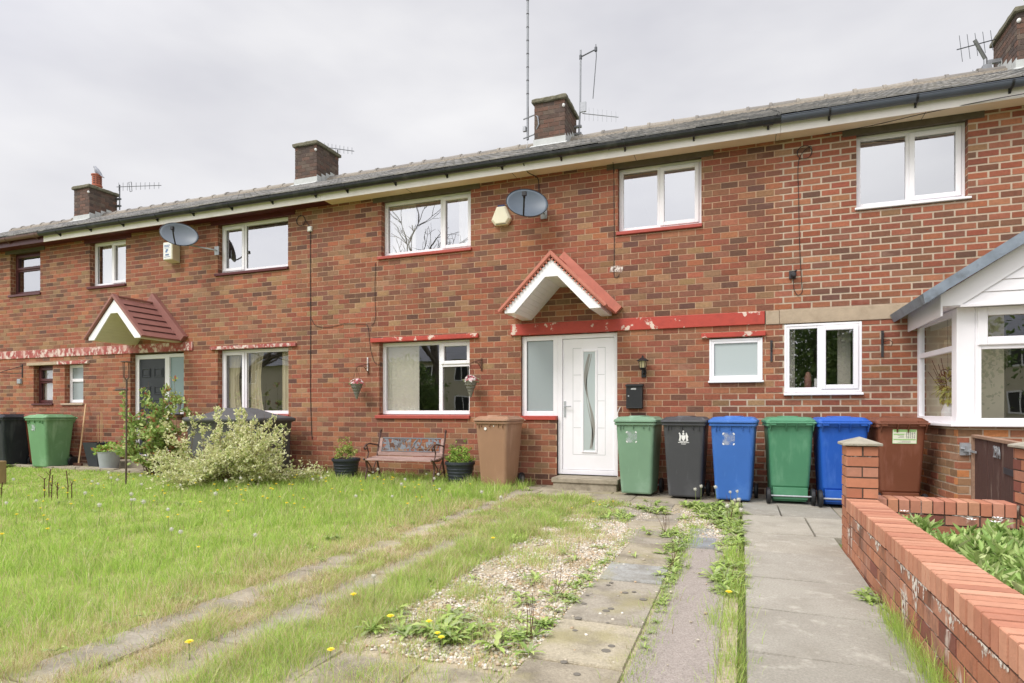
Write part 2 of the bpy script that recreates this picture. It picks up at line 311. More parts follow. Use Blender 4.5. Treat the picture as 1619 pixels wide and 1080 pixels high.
# ------------------------------------------------------------------ brickwork
CO, PT = .0848, .2238
RED=[S(156,88,68), S(162,95,74), S(148,84,66), S(164,102,80)]; ORG_=[S(168,100,74), S(174,110,82), S(163,96,72), S(170,114,86)]
BRN=[S(138,90,72), S(130,85,69), S(146,98,78)]; DRK=[S(116,80,68), S(108,75,65), S(124,84,70)]; TAN=[S(162,122,92), S(154,114,86), S(168,130,98), S(148,112,86)]
def pick(r, wts):
    k = r.choices(range(5), wts)[0]; c = r.choice((RED, ORG_, BRN, DRK, TAN)[k]); j = r.uniform(.84, 1.12)*.90; g_ = (.215, .140, .102); c = tuple(c[q]*.92+g_[q]*.08 for q in range(3))
    return (c[0]*j, c[1]*j*r.uniform(.94, 1.06), c[2]*j*r.uniform(.88, 1.02))
def pal_c(r, x, z):
    if z < .19: c = pick(r, (.2, .1, .4, .2, .1)); return tuple(q*.78 for q in c)     # damp, grimy footing courses
    if z < 2.29: return pick(r, (.36, .34, .14, .06, .10))
    b = .5+.5*math.sin(z*3.1+x*.35)
    return pick(r, (.36, .16, .26, .10, .05+.12*b))
def pal_b(r, x, z):
    if z < .19: c = pick(r, (.2, .1, .4, .2, .1)); return tuple(q*.78 for q in c)
    if z < 2.29: return pick(r, (.34, .42, .10, .05, .09))
    b = .5+.5*math.sin(z*4.3+x*.6)
    return pick(r, (.28, .20, .22, .09, .10+.20*b))
def pal_d(r, x, z):
    if z < .19: c = pick(r, (.3, .1, .4, .15, .05)); return tuple(q*.78 for q in c)
    if z < 2.29: return pick(r, (.46, .34, .14, .02, .04))
    return pick(r, (.48, .18, .22, .07, .05))
def pal_bay(r, x, z): return pick(r, (.02, .22, .08, .03, .65)) if r.random() < .8 else S(190,126,80)
def pal_ch(r, x, z):
    c = r.choice([S(104,82,72), S(94,76,68), S(88,74,68), S(112,84,72), S(104,90,80)]); j = r.uniform(.8, 1.1); return tuple(a*j for a in c)
GB=[S(174,116,88), S(180,124,96), S(166,108,82), S(170,120,98)]
def pal_g(r, x, z):
    c = r.choice(GB); j = r.uniform(.88, 1.08)
    if r.random() < .12: c = S(128,78,66)
    return tuple(a*j for a in c)
def subrect(rects, h):
    o = []
    for (a, b, c, d) in rects:
        x0, x1, z0, z1 = h
        if x1 <= a or x0 >= b or z1 <= c or z0 >= d: o.append((a, b, c, d)); continue
        if x0 > a: o.append((a, x0, c, d))
        if x1 < b: o.append((x1, b, c, d))
        aa, bb = max(a, x0), min(b, x1)
        if z0 > c: o.append((aa, bb, c, z0))
        if z1 < d: o.append((aa, bb, z1, d))
    return o
def mortar_w(x, z): return .016 if (x > .28 or (x > -.3 and z < 1.32)) else .0095
def bricks(mb, s0, s1, z0, z1, holes, pal, fn, seed=1, mort=.010, depth=.014, proud=0., pitch=PT, course=CO, zbase=0., phase=0., jag=.0012, tooth=None):
    """fn(s, z, d) -> xyz, d = depth behind the face"""
    r = random.Random(seed)
    k0 = int(math.floor((z0-zbase)/course)); k1 = int(math.ceil((z1-zbase)/course))
    for k in range(k0, k1):
        zb = zbase+k*course; i0 = int(math.floor((s0-phase)/pitch))-1; i1 = int(math.ceil((s1-phase)/pitch))+1
        for i in range(i0, i1):
            a = phase+i*pitch+(.5*pitch if k % 2 else 0); c = pal(r, a, zb+.04); ja = r.uniform(-.0025, .0025); jz = r.uniform(-.0012, .0012); jd = r.uniform(-jag, jag)
            m_ = mort(a, zb) if callable(mort) else mort; l0, l1 = s0, s1
            if tooth:      # bond runs on across the party line: whole bricks belong to one house
                if tooth[0] and a < s0: continue
                if tooth[1]:
                    if a >= s1: continue
                    l1 = s1+pitch
            rect = (max(a+m_/2+ja, l0), min(a+pitch-m_/2+ja, l1), max(zb+m_/2+jz, z0), min(zb+course-m_/2+jz, z1))
            if rect[1]-rect[0] < .012 or rect[3]-rect[2] < .008: continue
            rs = [rect]
            for h in holes: rs = subrect(rs, h)
            for (x0, x1, y0, y1) in rs:
                if x1-x0 < .012 or y1-y0 < .008: continue
                e = .0016; d0 = -proud+jd
                mb.add([fn(x0+e, y0+e, d0), fn(x1-e, y0+e, d0), fn(x1-e, y1-e, d0), fn(x0+e, y1-e, d0), fn(x0, y0, depth), fn(x1, y0, depth), fn(x1, y1, depth), fn(x0, y1, depth)],
                       [(0,1,2,3), (0,4,5,1), (1,5,6,2), (2,6,7,3), (3,7,4,0)], c)
def backing(mb, s0, s1, z0, z1, holes, fn, d):
    rs = [(s0, s1, z0, z1)]
    for h in holes: rs = subrect(rs, h)
    for (a, b, c, e) in rs: mb.quad(fn(a, c, d), fn(b, c, d), fn(b, e, d), fn(a, e, d))
def fy(y0): return lambda s, z, d: (s, y0+d, z)
def fx(x0, sg=1): return lambda s, z, d: (x0-sg*d, s, z)     # sg=+1: face looks toward +x
# ================================================================== HOUSES
XA, XB, XC, XD, XE = -20.9, -13.75, -6.67, .47, 7.6
ZS = 4.71        # soffit height
house = {}
for k, x, lab in (('a', (XA+XB)/2, 'far left brick terraced house with burgundy window frames and a brown gutter'),
                  ('b', (XB+XC)/2, 'brick terraced house with maroon soffit, brown tiled door canopy and dark grey front door'),
                  ('c', (XC+XD)/2, 'middle brick terraced house with white front door under a red gabled canopy'),
                  ('d', (XD+XE)/2, 'right hand brick terraced house with pale mortar and white bay window')):
    house[k] = thing('terraced_house', lab, 'house', (x, 3.3, 0), 'brick terraced houses in the row')

def wavy(x0, x1, z0, z1, y, per, amp, name, mat, par, seed=0, taper=0):
    r = random.Random(seed); n = max(6, int((x1-x0)/per*8)); vs = []; rows = 5
    ph = [r.uniform(-.25, .25) for _ in range(n+1)]
    for j in range(rows+1):
        t = j/rows; xx1 = x1-(x1-x0)*taper*math.sin(PI*t)*.5
        for i in range(n+1):
            u = i/n; vs.append((x0+(xx1-x0)*u, y+amp*math.sin(2*PI*u*(x1-x0)/per+ph[i]), z0+(z1-z0)*t))
    mb = MB(); mb.add(vs, [(j*(n+1)+i, j*(n+1)+i+1, (j+1)*(n+1)+i+1, (j+1)*(n+1)+i) for j in range(rows) for i in range(n)])
    return mb.build(name, mat, par, smooth=True)
def vblind(x0, x1, z0, z1, y, par, step=.085, ang=.35):
    mb = MB(); x = x0
    while x < x1:
        mb.obox((x, y, (z0+z1)/2), (.042*math.cos(ang), .042*math.sin(ang), 0), (0, .0008, 0), (0, 0, (z1-z0)/2)); x += step
    return mb.build('vertical_blind', M['blind'], par)
def ring(mb, x0, x1, z0, z1, w, y0, y1):
    mb.box(x0, x0+w, y0, y1, z0, z1); mb.box(x1-w, x1, y0, y1, z0, z1)
    mb.box(x0+w, x1-w, y0, y1, z0, z0+w); mb.box(x0+w, x1-w, y0, y1, z1-w, z1)
def window(par, x0, x1, z0, z1, yf, cells, fm='upvc', glass='glass', sill=None, wf=.03, wc=.032, lower=.035):
    """cells: (fx0, fx1, fz0, fz1, kind); outer frame, a ring round each cell, sash rings standing proud"""
    mb = MB(); ring(mb, x0, x1, z0, z1, wf, yf, yf+.07)
    ix0, ix1, iz0, iz1 = x0+wf, x1-wf, z0+wf, z1-wf; todo = []
    for (a, b, c, d, k) in cells:
        cx0, cx1, cz0, cz1 = ix0+(ix1-ix0)*a, ix0+(ix1-ix0)*b, iz0+(iz1-iz0)*c, iz0+(iz1-iz0)*d
        ring(mb, cx0, cx1, cz0, cz1, wc, yf+.006, yf+.066)
        todo.append((cx0+wc, cx1-wc, cz0+wc, cz1-wc, k))
    wdw = mb.build('window', M[fm], par, bevel=.004)
    for (a, b, c, d, k) in todo:
        if k == 'sash':
            m2 = MB(); ring(m2, a-.022, b+.022, c-.022, d+.022, .055, yf-.012, yf+.03); m2.build('sash', M[fm], wdw, bevel=.006)
            a, b, c, d = a+.033, b-.033, c+.033, d-.033
        g = MB(); g.quad((a-.005, yf+.03, c-.005), (b+.005, yf+.03, c-.005), (b+.005, yf+.03, d+.005), (a-.005, yf+.03, d+.005)); g.build('pane', M[glass], wdw)
        g = MB(); ring(g, a-.006, b+.006, c-.006, d+.006, .006, yf+.024, yf+.034); g.build('gasket', M['black'], wdw)
    if sill:
        sm, sx0, sx1, sy, sz0, sz1 = sill; m3 = MB()
        m3.add([(sx0,sy,sz0),(sx1,sy,sz0),(sx1,yf+.03,sz0),(sx0,yf+.03,sz0),(sx0,sy,sz1-.012),(sx1,sy,sz1-.012),(sx1,yf+.03,sz1),(sx0,yf+.03,sz1)],
               [(0,3,2,1),(4,5,6,7),(0,1,5,4),(1,2,6,5),(2,3,7,6),(3,0,4,7)]); m3.build('sill', M[sm], wdw, bevel=.006)
    return wdw

def facade(key, x0, x1, holes, pal, bm, mm, seed, mort, phase, jambs, ztop=ZS+.02, tooth=(True, True), patch=None):
    mb = MB(); f = fy(0); bricks(mb, x0, x1, 0, ztop, holes, pal, f, seed, mort, phase=.07, tooth=tooth)
    jm = .011
    full = [j for j in jambs if len(j) == 5]; left = [j[:5] for j in jambs if len(j) == 6]
    for (hx0, hx1, hz0, hz1, dep) in left:
        bricks(mb, 0.014, dep, hz0, hz1, [], pal, lambda s, z, d, X=hx0: (X-d, s, z), seed+3, jm, pitch=.11, jag=.0004, depth=.01)
        mb.quad((hx0-.003, .0045, hz0), (hx0-.003, dep+.1, hz0), (hx0-.003, dep+.1, hz1), (hx0-.003, .0045, hz1), S(150,110,88))
    jambs = full
    for (hx0, hx1, hz0, hz1, dep) in jambs:       # brick reveals
        bricks(mb, 0.014, dep, hz0, hz1, [], pal, lambda s, z, d, X=hx0: (X-d, s, z), seed+3, jm, pitch=.11, jag=.0004, depth=.01)
        bricks(mb, 0.014, dep, hz0, hz1, [], pal, lambda s, z, d, X=hx1: (X+d, s, z), seed+4, jm, pitch=.11, jag=.0004, depth=.01)
    mb.mi = 1; backing(mb, x0, x1, -.3, ztop, holes+([patch] if patch else []), f, .0045)
    if patch: mb.mi = 2; backing(mb, patch[0], patch[1], patch[2], patch[3], holes, f, .0045); mb.mi = 1
    for (hx0, hx1, hz0, hz1, dep) in jambs:
        X = hx0-.003; mb.quad((X, .0045, hz0), (X, dep+.1, hz0), (X, dep+.1, hz1), (X, .0045, hz1))
        X = hx1+.003; mb.quad((X, .0045, hz0), (X, dep+.1, hz0), (X, dep+.1, hz1), (X, .0045, hz1))
        mb.quad((hx0-.003, .0045, hz1), (hx1+.003, .0045, hz1), (hx1+.003, dep+.1, hz1), (hx0-.003, dep+.1, hz1))
        mb.quad((hx0-.003, .0045, hz0), (hx1+.003, .0045, hz0), (hx1+.003, dep+.1, hz0), (hx0-.003, dep+.1, hz0))
    return mb.build('wall', [M[bm], M[mm]]+([M['mortar_d']] if patch else []), house[key])

Z0U, Z1U = 3.73, 4.65; Z0G, Z1G = 1.065, 2.27
SC = (2.285, 2.455)
# ---------------- openings: frame x-range at y=.11
U1 = (-15.35, -14.34); U2 = (-12.77, -11.71); U3 = (-9.27, -7.62); U4 = (-5.67, -4.02); U5 = (-1.68, -.52); U6 = (1.37, 2.555)
G1 = (-14.56, -13.93); G2 = (-13.55, -12.97); G3 = (-9.27, -7.61); G4 = (-5.71, -4.04)
DB = (-11.58, -10.13); DC = (-3.175, -1.69); TL = (-.415, .262); KT = (.53, 1.43)
def hu(u): return (u[0], u[1], 3.665, ZS+.02)
def hg(u): return (u[0], u[1], 1.0, 2.34)
# ---------------- house A
ha = house['a']
facade('a', -19.0, XB, [hu(U1), (G1[0], G1[1], 1.245, 2.18), (-19.1, XB, *SC), (-16.9, -15.72, 0, 2.29)], pal_b, 'brick', 'mortar', 11, .010, .03, [(*hu(U1), .11), (G1[0], G1[1], 1.245, 2.18, .11)])
# ---------------- house B
facade('b', XB, XC, [hu(U2), hu(U3), (G2[0], G2[1], 1.245, 2.18), hg(G3), (XB, -9.88, *SC), (DB[0], DB[1], 0, 2.29)], pal_b, 'brick', 'mortar', 12, .010, .03,
       [(*hu(U2), .11), (*hu(U3), .11), (G2[0], G2[1], 1.245, 2.18, .11), (*hg(G3), .11), (DB[0], DB[1], 0, 2.285, .11)])
# ---------------- house C
SLC = (DC[0], -2.60)
facade('c', XC, XD, [hu(U4), hu(U5), hg(G4), (-3.34, .30, *SC), (.30, XD, 2.27, 2.455), (DC[0], -2.60, .99, 2.29), (-2.60, DC[1], 0, 2.29), (TL[0], TL[1], 1.52, 2.12), (KT[0], KT[1], 1.33, 2.27)], pal_c, 'brick', 'mortar', 13, mortar_w, .07,
       [(*hu(U4), .11), (*hu(U5), .11), (*hg(G4), .11), (DC[0], DC[1], .99, 2.285, .06, 'L'), (TL[0], TL[1], 1.52, 2.12, .03)], patch=(-.3, XD, -.3, 1.32))
# ---------------- house D
facade('d', XD, 4.6, [hu(U6), (XD, 2.6, 2.27, 2.455), (KT[0], KT[1], 1.33, 2.27), (2.12, 4.6, .3, 2.26)], pal_d, 'brick_d', 'mortar_d', 14, .018, .02, [(*hu(U6), .11), (KT[0], KT[1], 1.33, 2.27, .03)])

# ---------------- windows
hb, hc_, hd = house['b'], house['c'], house['d']
window(ha, U1[0], U1[1], Z0U, Z1U, .11, [(0, 1, 0, .6, 'fixed'), (0, 1, .6, 1, 'sash')], 'burg', 'glass_up', ('burg', U1[0]-.05, U1[1]+.03, -.03, 3.665, 3.725))
w1 = window(ha, G1[0], G1[1], 1.30, 2.11, .11, [(0, 1, 0, .58, 'fixed'), (0, 1, .58, 1, 'sash')], 'burg', 'glass', ('burg', G1[0]-.03, G1[1]+.02, -.03, 1.245, 1.295))
wavy(G1[0]+.05, G1[1]-.05, 1.34, 2.08, .20, .07, .012, 'net_curtain', M['curtain'], w1, 1)
w2 = window(hb, G2[0], G2[1], 1.30, 2.11, .11, [(0, 1, 0, .6, 'fixed'), (0, 1, .6, 1, 'fixed')], 'upvc', 'frost', ('stone', G2[0]-.09, G2[1]+.02, -.03, 1.245, 1.295))
w3 = window(hb, U2[0], U2[1], Z0U, Z1U, .11, [(0, .5, 0, 1, 'fixed'), (.5, 1, 0, 1, 'sash')], 'upvc', 'glass_up', ('maroon', U2[0]-.05, U2[1]+.02, -.04, 3.665, 3.725))
wavy(U2[0]+.12, U2[1]-.06, 3.78, 4.6, .20, .09, .015, 'net_curtain', M['curtain'], w3, 2)
w4 = window(hb, U3[0], U3[1], Z0U, Z1U, .11, [(0, .33, 0, 1, 'sash'), (.33, 1, 0, 1, 'fixed')], 'upvc', 'glass_up', ('maroon', U3[0]-.05, U3[1]+.02, -.04, 3.665, 3.725))
w5 = window(hb, G3[0], G3[1], Z0G, Z1G, .11, [(0, .33, 0, 1, 'sash'), (.33, 1, 0, 1, 'fixed')], 'upvc', 'glass', ('red_sill', G3[0]-.05, G3[1]+.02, -.03, 1.0, 1.06))
wavy(G3[0]+.08, G3[0]+.4, 1.1, 2.24, .21, .09, .02, 'curtain', M['drape'], w5, 3, .5); wavy(G3[0]+.6, G3[0]+.92, 1.1, 2.24, .21, .09, .02, 'curtain', M['drape'], w5, 4, .5)
wavy(G3[1]-.32, G3[1]-.06, 1.1, 2.24, .21, .09, .02, 'curtain', M['drape'], w5, 5)
w6 = window(hc_, U4[0], U4[1], Z0U, Z1U, .11, [(0, .665, 0, 1, 'fixed'), (.665, 1, 0, 1, 'sash')], 'upvc', 'glass_up', ('red_sill', U4[0]-.06, U4[1]+.02, -.04, 3.665, 3.725))
wavy(U4[0]+.05, U4[0]+.55, 3.77, 4.62, .20, .1, .02, 'net_curtain', M['curtain'], w6, 6); wavy(U4[1]-.3, U4[1]-.05, 3.77, 4.62, .20, .09, .02, 'net_curtain', M['curtain'], w6, 7)
w7 = window(hc_, G4[0], G4[1], Z0G, Z1G, .11, [(0, .665, 0, 1, 'fixed'), (.665, 1, .68, 1, 'sash'), (.665, 1, 0, .68, 'fixed')], 'upvc', 'glass', ('red_sill', G4[0]-.07, G4[1]+.01, -.035, .995, 1.06))
vblind(G4[0]+.1, G4[0]+.62, 1.1, 2.24, .192, w7)
w8 = window(hc_, U5[0], U5[1], Z0U, Z1U, .11, [(0, .5, 0, 1, 'fixed'), (.5, 1, 0, 1, 'sash')], 'upvc', 'glass_up', ('red_sill', U5[0]-.02, U5[1]+.01, -.035, 3.665, 3.725))
w9 = window(hd, U6[0], U6[1], Z0U-.01, Z1U, .11, [(0, .5, 0, 1, 'fixed'), (.5, 1, 0, 1, 'sash')], 'upvc', 'glass_up', ('upvc', U6[0]-.02, U6[1]+.03, -.03, 3.675, 3.715))
w10 = window(hc_, TL[0], TL[1], 1.54, 2.105, -.004, [(0, 1, 0, 1, 'fixed')], 'upvc', 'frost_lt', ('upvc', TL[0]-.015, TL[1]+.015, -.05, 1.505, 1.54))
w11 = window(hd, KT[0], KT[1], 1.365, 2.26, -.004, [(0, .47, 0, 1, 'fixed'), (.47, 1, 0, 1, 'sash')], 'upvc', 'glass', ('upvc', KT[0]-.01, KT[1]+.015, -.05, 1.325, 1.365))
vb = vblind(KT[0]+.07, KT[0]+.15, 1.4, 2.22, .3, w11, .04); vblind(KT[1]-.2, KT[1]-.08, 1.4, 2.22, .3, w11, .04)
mb = MB(); mb.box(.9, 1.0, .1, .16, 1.41, 1.55); mb.build('sill_box', M['white'], w11)
mb = MB(); mb.lathe([(.03, 0), (.045, .05), (.04, .18), (.022, .24)], (.83, .2, 1.4), 14); mb.build('vase', M['tiles_brn'], w11, smooth=True)

# door of a neighbour at the very edge
mb = MB(); mb.box(-16.9, -15.72, .06, .11, .1, 2.28); mb.build('door', M['burg'], ha)

# ---------------- lintels and string courses
def band(par, x0, x1, z0, z1, mat, name='lintel', y=-.02, jit=0):
    mb = MB(); mb.box(x0, x1, y, .08, z0, z1); return mb.build(name, M[mat], par, bevel=.006)
band(ha, -19.0, XB-.004, *SC, 'flaky', 'string_course'); band(hb, XB+.004, -9.89, *SC, 'flaky', 'string_course')
band(hc_, -3.336, .29, SC[0]-.004, SC[1], 'red_paint', 'string_course', -.025)
band(hc_, .30, XD-.002, 2.272, 2.452, 'stone', 'lintel', -.012); band(hd, XD+.002, 2.4, 2.272, 2.452, 'stone', 'lintel', -.012)
band(hb, -9.42, -7.42, 2.275, 2.335, 'flaky', 'lintel', -.045); band(hc_, -5.86, -3.88, 2.275, 2.345, 'red_paint', 'lintel', -.045)
band(hc_, -.52, .30, 2.125, 2.19, 'red_paint', 'lintel', -.04)
band(ha, -14.72, XB-.004, 2.115, 2.18, 'stone', 'lintel', -.045); band(hb, XB+.004, -12.78, 2.115, 2.18, 'flaky', 'lintel', -.045)
for (h, u, m) in ((hc_, U4, 'timber_dark'), (hc_, U5, 'timber_dark'), (hd, U6, 'timber_dark'), (hb, U3, 'maroon'), (hb, U2, 'maroon'), (ha, U1, 'timber_dark')):
    mb = MB(); mb.box(u[0]-.16, u[1]+.16, -.012, -.0005, 4.63, 4.712); mb.box(u[0]+.005, u[1]-.005, 0, .17, 4.652, 4.712); mb.build('head_board', M[m], h)
mb = MB(); mb.box(SLC[0]-.03, -2.605, -.03, .13, .985, 1.045); mb.build('sill', M['red_paint'], hc_, bevel=.005)

# ---------------- front door of house C
mb = MB(); y = .06
ring(mb, DC[0], -2.60, 1.045, 2.27, .075, y, y+.07)
mb.box(-2.60, -2.53, y, y+.07, .17, 2.27); mb.box(DC[1]-.055, DC[1], y, y+.07, .17, 2.27); mb.box(-2.53, DC[1]-.055, y, y+.07, 2.205, 2.27); mb.box(-2.53, DC[1]-.055, y, y+.07, .17, .24)
df = mb.build('door_frame', M['upvc'], hc_, bevel=.005)
g = MB(); g.quad((DC[0]+.07, y+.03, 1.115), (-2.67, y+.03, 1.115), (-2.67, y+.03, 2.2), (DC[0]+.07, y+.03, 2.2)); g.build('pane', M['frost'], df)
g = MB(); ring(g, DC[0]+.069, -2.669, 1.114, 2.201, .008, y+.018, y+.034); g.build('gasket', M['black'], df)
dx0, dx1 = -2.527, DC[1]-.058
mb = MB(); mb.box(dx0, dx1, y+.018, y+.06, .245, 2.2)
door = mb.build('door', M['upvc'], hc_, bevel=.004)
gx0, gx1 = -2.205, -2.03
mb = MB(); ring(mb, gx0-.03, gx1+.03, .50, 2.03, .03, y+.004, y+.024); mb.build('glazing_bead', M['upvc'], door, bevel=.006)
g = MB(); g.quad((gx0, y+.0155, .53), (gx1, y+.0155, .53), (gx1, y+.0155, 2.0), (gx0, y+.0155, 2.0)); g.build('pane', M['frost_lt'], door)
g = MB(); n = 40                                       # etched ribbon on the glass
def ribbon(ph, amp, wd, z0, z1, sgn):
    P_ = []
    for i in range(n+1):
        t = i/n; z = z0+(z1-z0)*t; cx = (gx0+gx1)/2+sgn*amp*math.sin(ph+t*2*PI*.95); ww = wd*(.25+abs(math.sin(PI*t*1.7+.4)))
        P_.append((max(gx0+.002, cx-ww), min(gx1-.002, cx+ww), z))
    for i in range(n): g.quad((P_[i][0], y+.0145, P_[i][2]), (P_[i][1], y+.0145, P_[i][2]), (P_[i+1][1], y+.0145, P_[i+1][2]), (P_[i+1][0], y+.0145, P_[i+1][2]))
ribbon(.3, .060, .020, .56, 1.97, 1); ribbon(1.0, .052, .006, .56, 1.97, 1)
g.build('etched_ribbon', M['smoke'], door)
mb = MB(); yg = y+.0165
def hl(xa, xb, z): mb.box(xa, xb, yg, yg+.004, z-.003, z+.003)
def vl(x, za, zb): mb.box(x-.0025, x+.0025, yg, yg+.004, za, zb)
hl(-2.37, gx0-.035, 2.06); hl(gx1+.035, -1.88, 2.06); hl(-2.37, -1.88, .47); vl(-2.37, .47, 2.06) ; vl(-1.88, .47, 2.06)
for z in (1.66, 1.27, .87): hl(-2.36, gx0-.04, z); hl(gx1+.04, -1.89, z)
mb.build('moulding', M['groove'], door)
mb = MB(); mb.box(dx0+.018, dx0+.048, y+.008, y+.019, 1.03, 1.27); mb.tube([(dx0+.033, y+.012, 1.19), (dx0+.033, y-.035, 1.19), (dx0+.14, y-.035, 1.19)], .009, 8)
mb.build('handle', M['galv'], door, bevel=.003)
mb = MB(); mb.box(DC[1]+.0, DC[1]+.02, -.03, -.004, .9, 1.05); mb.tube([(DC[1]+.012, -.02, .0), (DC[1]+.012, -.02, 1.1), (DC[1]+.05, -.02, 1.18)], .006, 6); mb.build('door_cable', M['white'], hc_)
mb = MB(); mb.box(-2.56, -1.60, -.42, -.001, .095, .165); mb.box(-2.54, -1.62, -.40, -.001, -.02, .095)
mb.build('doorstep', M['step'], hc_, bevel=.012)

# ---------------- front door of house B
y = .11; mb = MB()
mb.box(DB[0], DB[0]+.1, y, y+.07, .16, 2.26); mb.box(-10.76, -10.64, y, y+.07, .16, 2.26); mb.box(DB[1]-.07, DB[1], y, y+.07, 1.06, 2.26)
mb.box(DB[0]+.1, -10.76, y, y+.07, 2.17, 2.26); mb.box(-10.64, DB[1]-.07, y, y+.07, 2.19, 2.26); mb.box(-10.64, DB[1]-.07, y, y+.07, 1.06, 1.15); mb.box(DB[0]+.1, -10.76, y, y+.07, .16, .24)
dfb = mb.build('door_frame', M['upvc'], hb, bevel=.005)
g = MB(); g.quad((-10.645, y+.03, 1.145), (DB[1]-.065, y+.03, 1.145), (DB[1]-.065, y+.03, 2.195), (-10.645, y+.03, 2.195)); g.build('pane', M['pat'], dfb)
mb = MB(); mb.box(DB[0]+.1, -10.76, y+.018, y+.06, .24, 2.17); db = mb.build('door', M['grey_door'], hb, bevel=.004)
mb = MB(); a0, a1 = DB[0]+.17, -10.83; mid = (a0+a1)/2
for (xa, xb) in ((a0, mid-.05), (mid+.05, a1)):
    for (za, zb) in ((1.80, 1.98), (1.45, 1.62), (.95, 1.35), (.4, .85)): ring(mb, xa, xb, za, zb, .02, y+.006, y+.02); mb.box(xa+.04, xb-.04, y+.01, y+.02, za+.04, zb-.04)
mb.build('door_panel', M['grey_door'], db, bevel=.006)
mb = MB(); bricks(mb, -10.637, DB[1], 0, 1.03, [], pal_b, fy(.09), 5); mb.mi = 1; backing(mb, -10.64, DB[1], 0, 1.04, [], fy(.09), .0045)
mb.build('panel_wall', [M['brick'], M['mortar']], hb)
mb = MB(); mb.box(-10.66, DB[1]-.002, .02, .14, 1.035, 1.06); mb.build('sill', M['stone'], hb)
mb = MB(); mb.box(-11.75, -10.4, -.45, -.001, -.02, .15); mb.build('doorstep', M['step'], hb, bevel=.012)

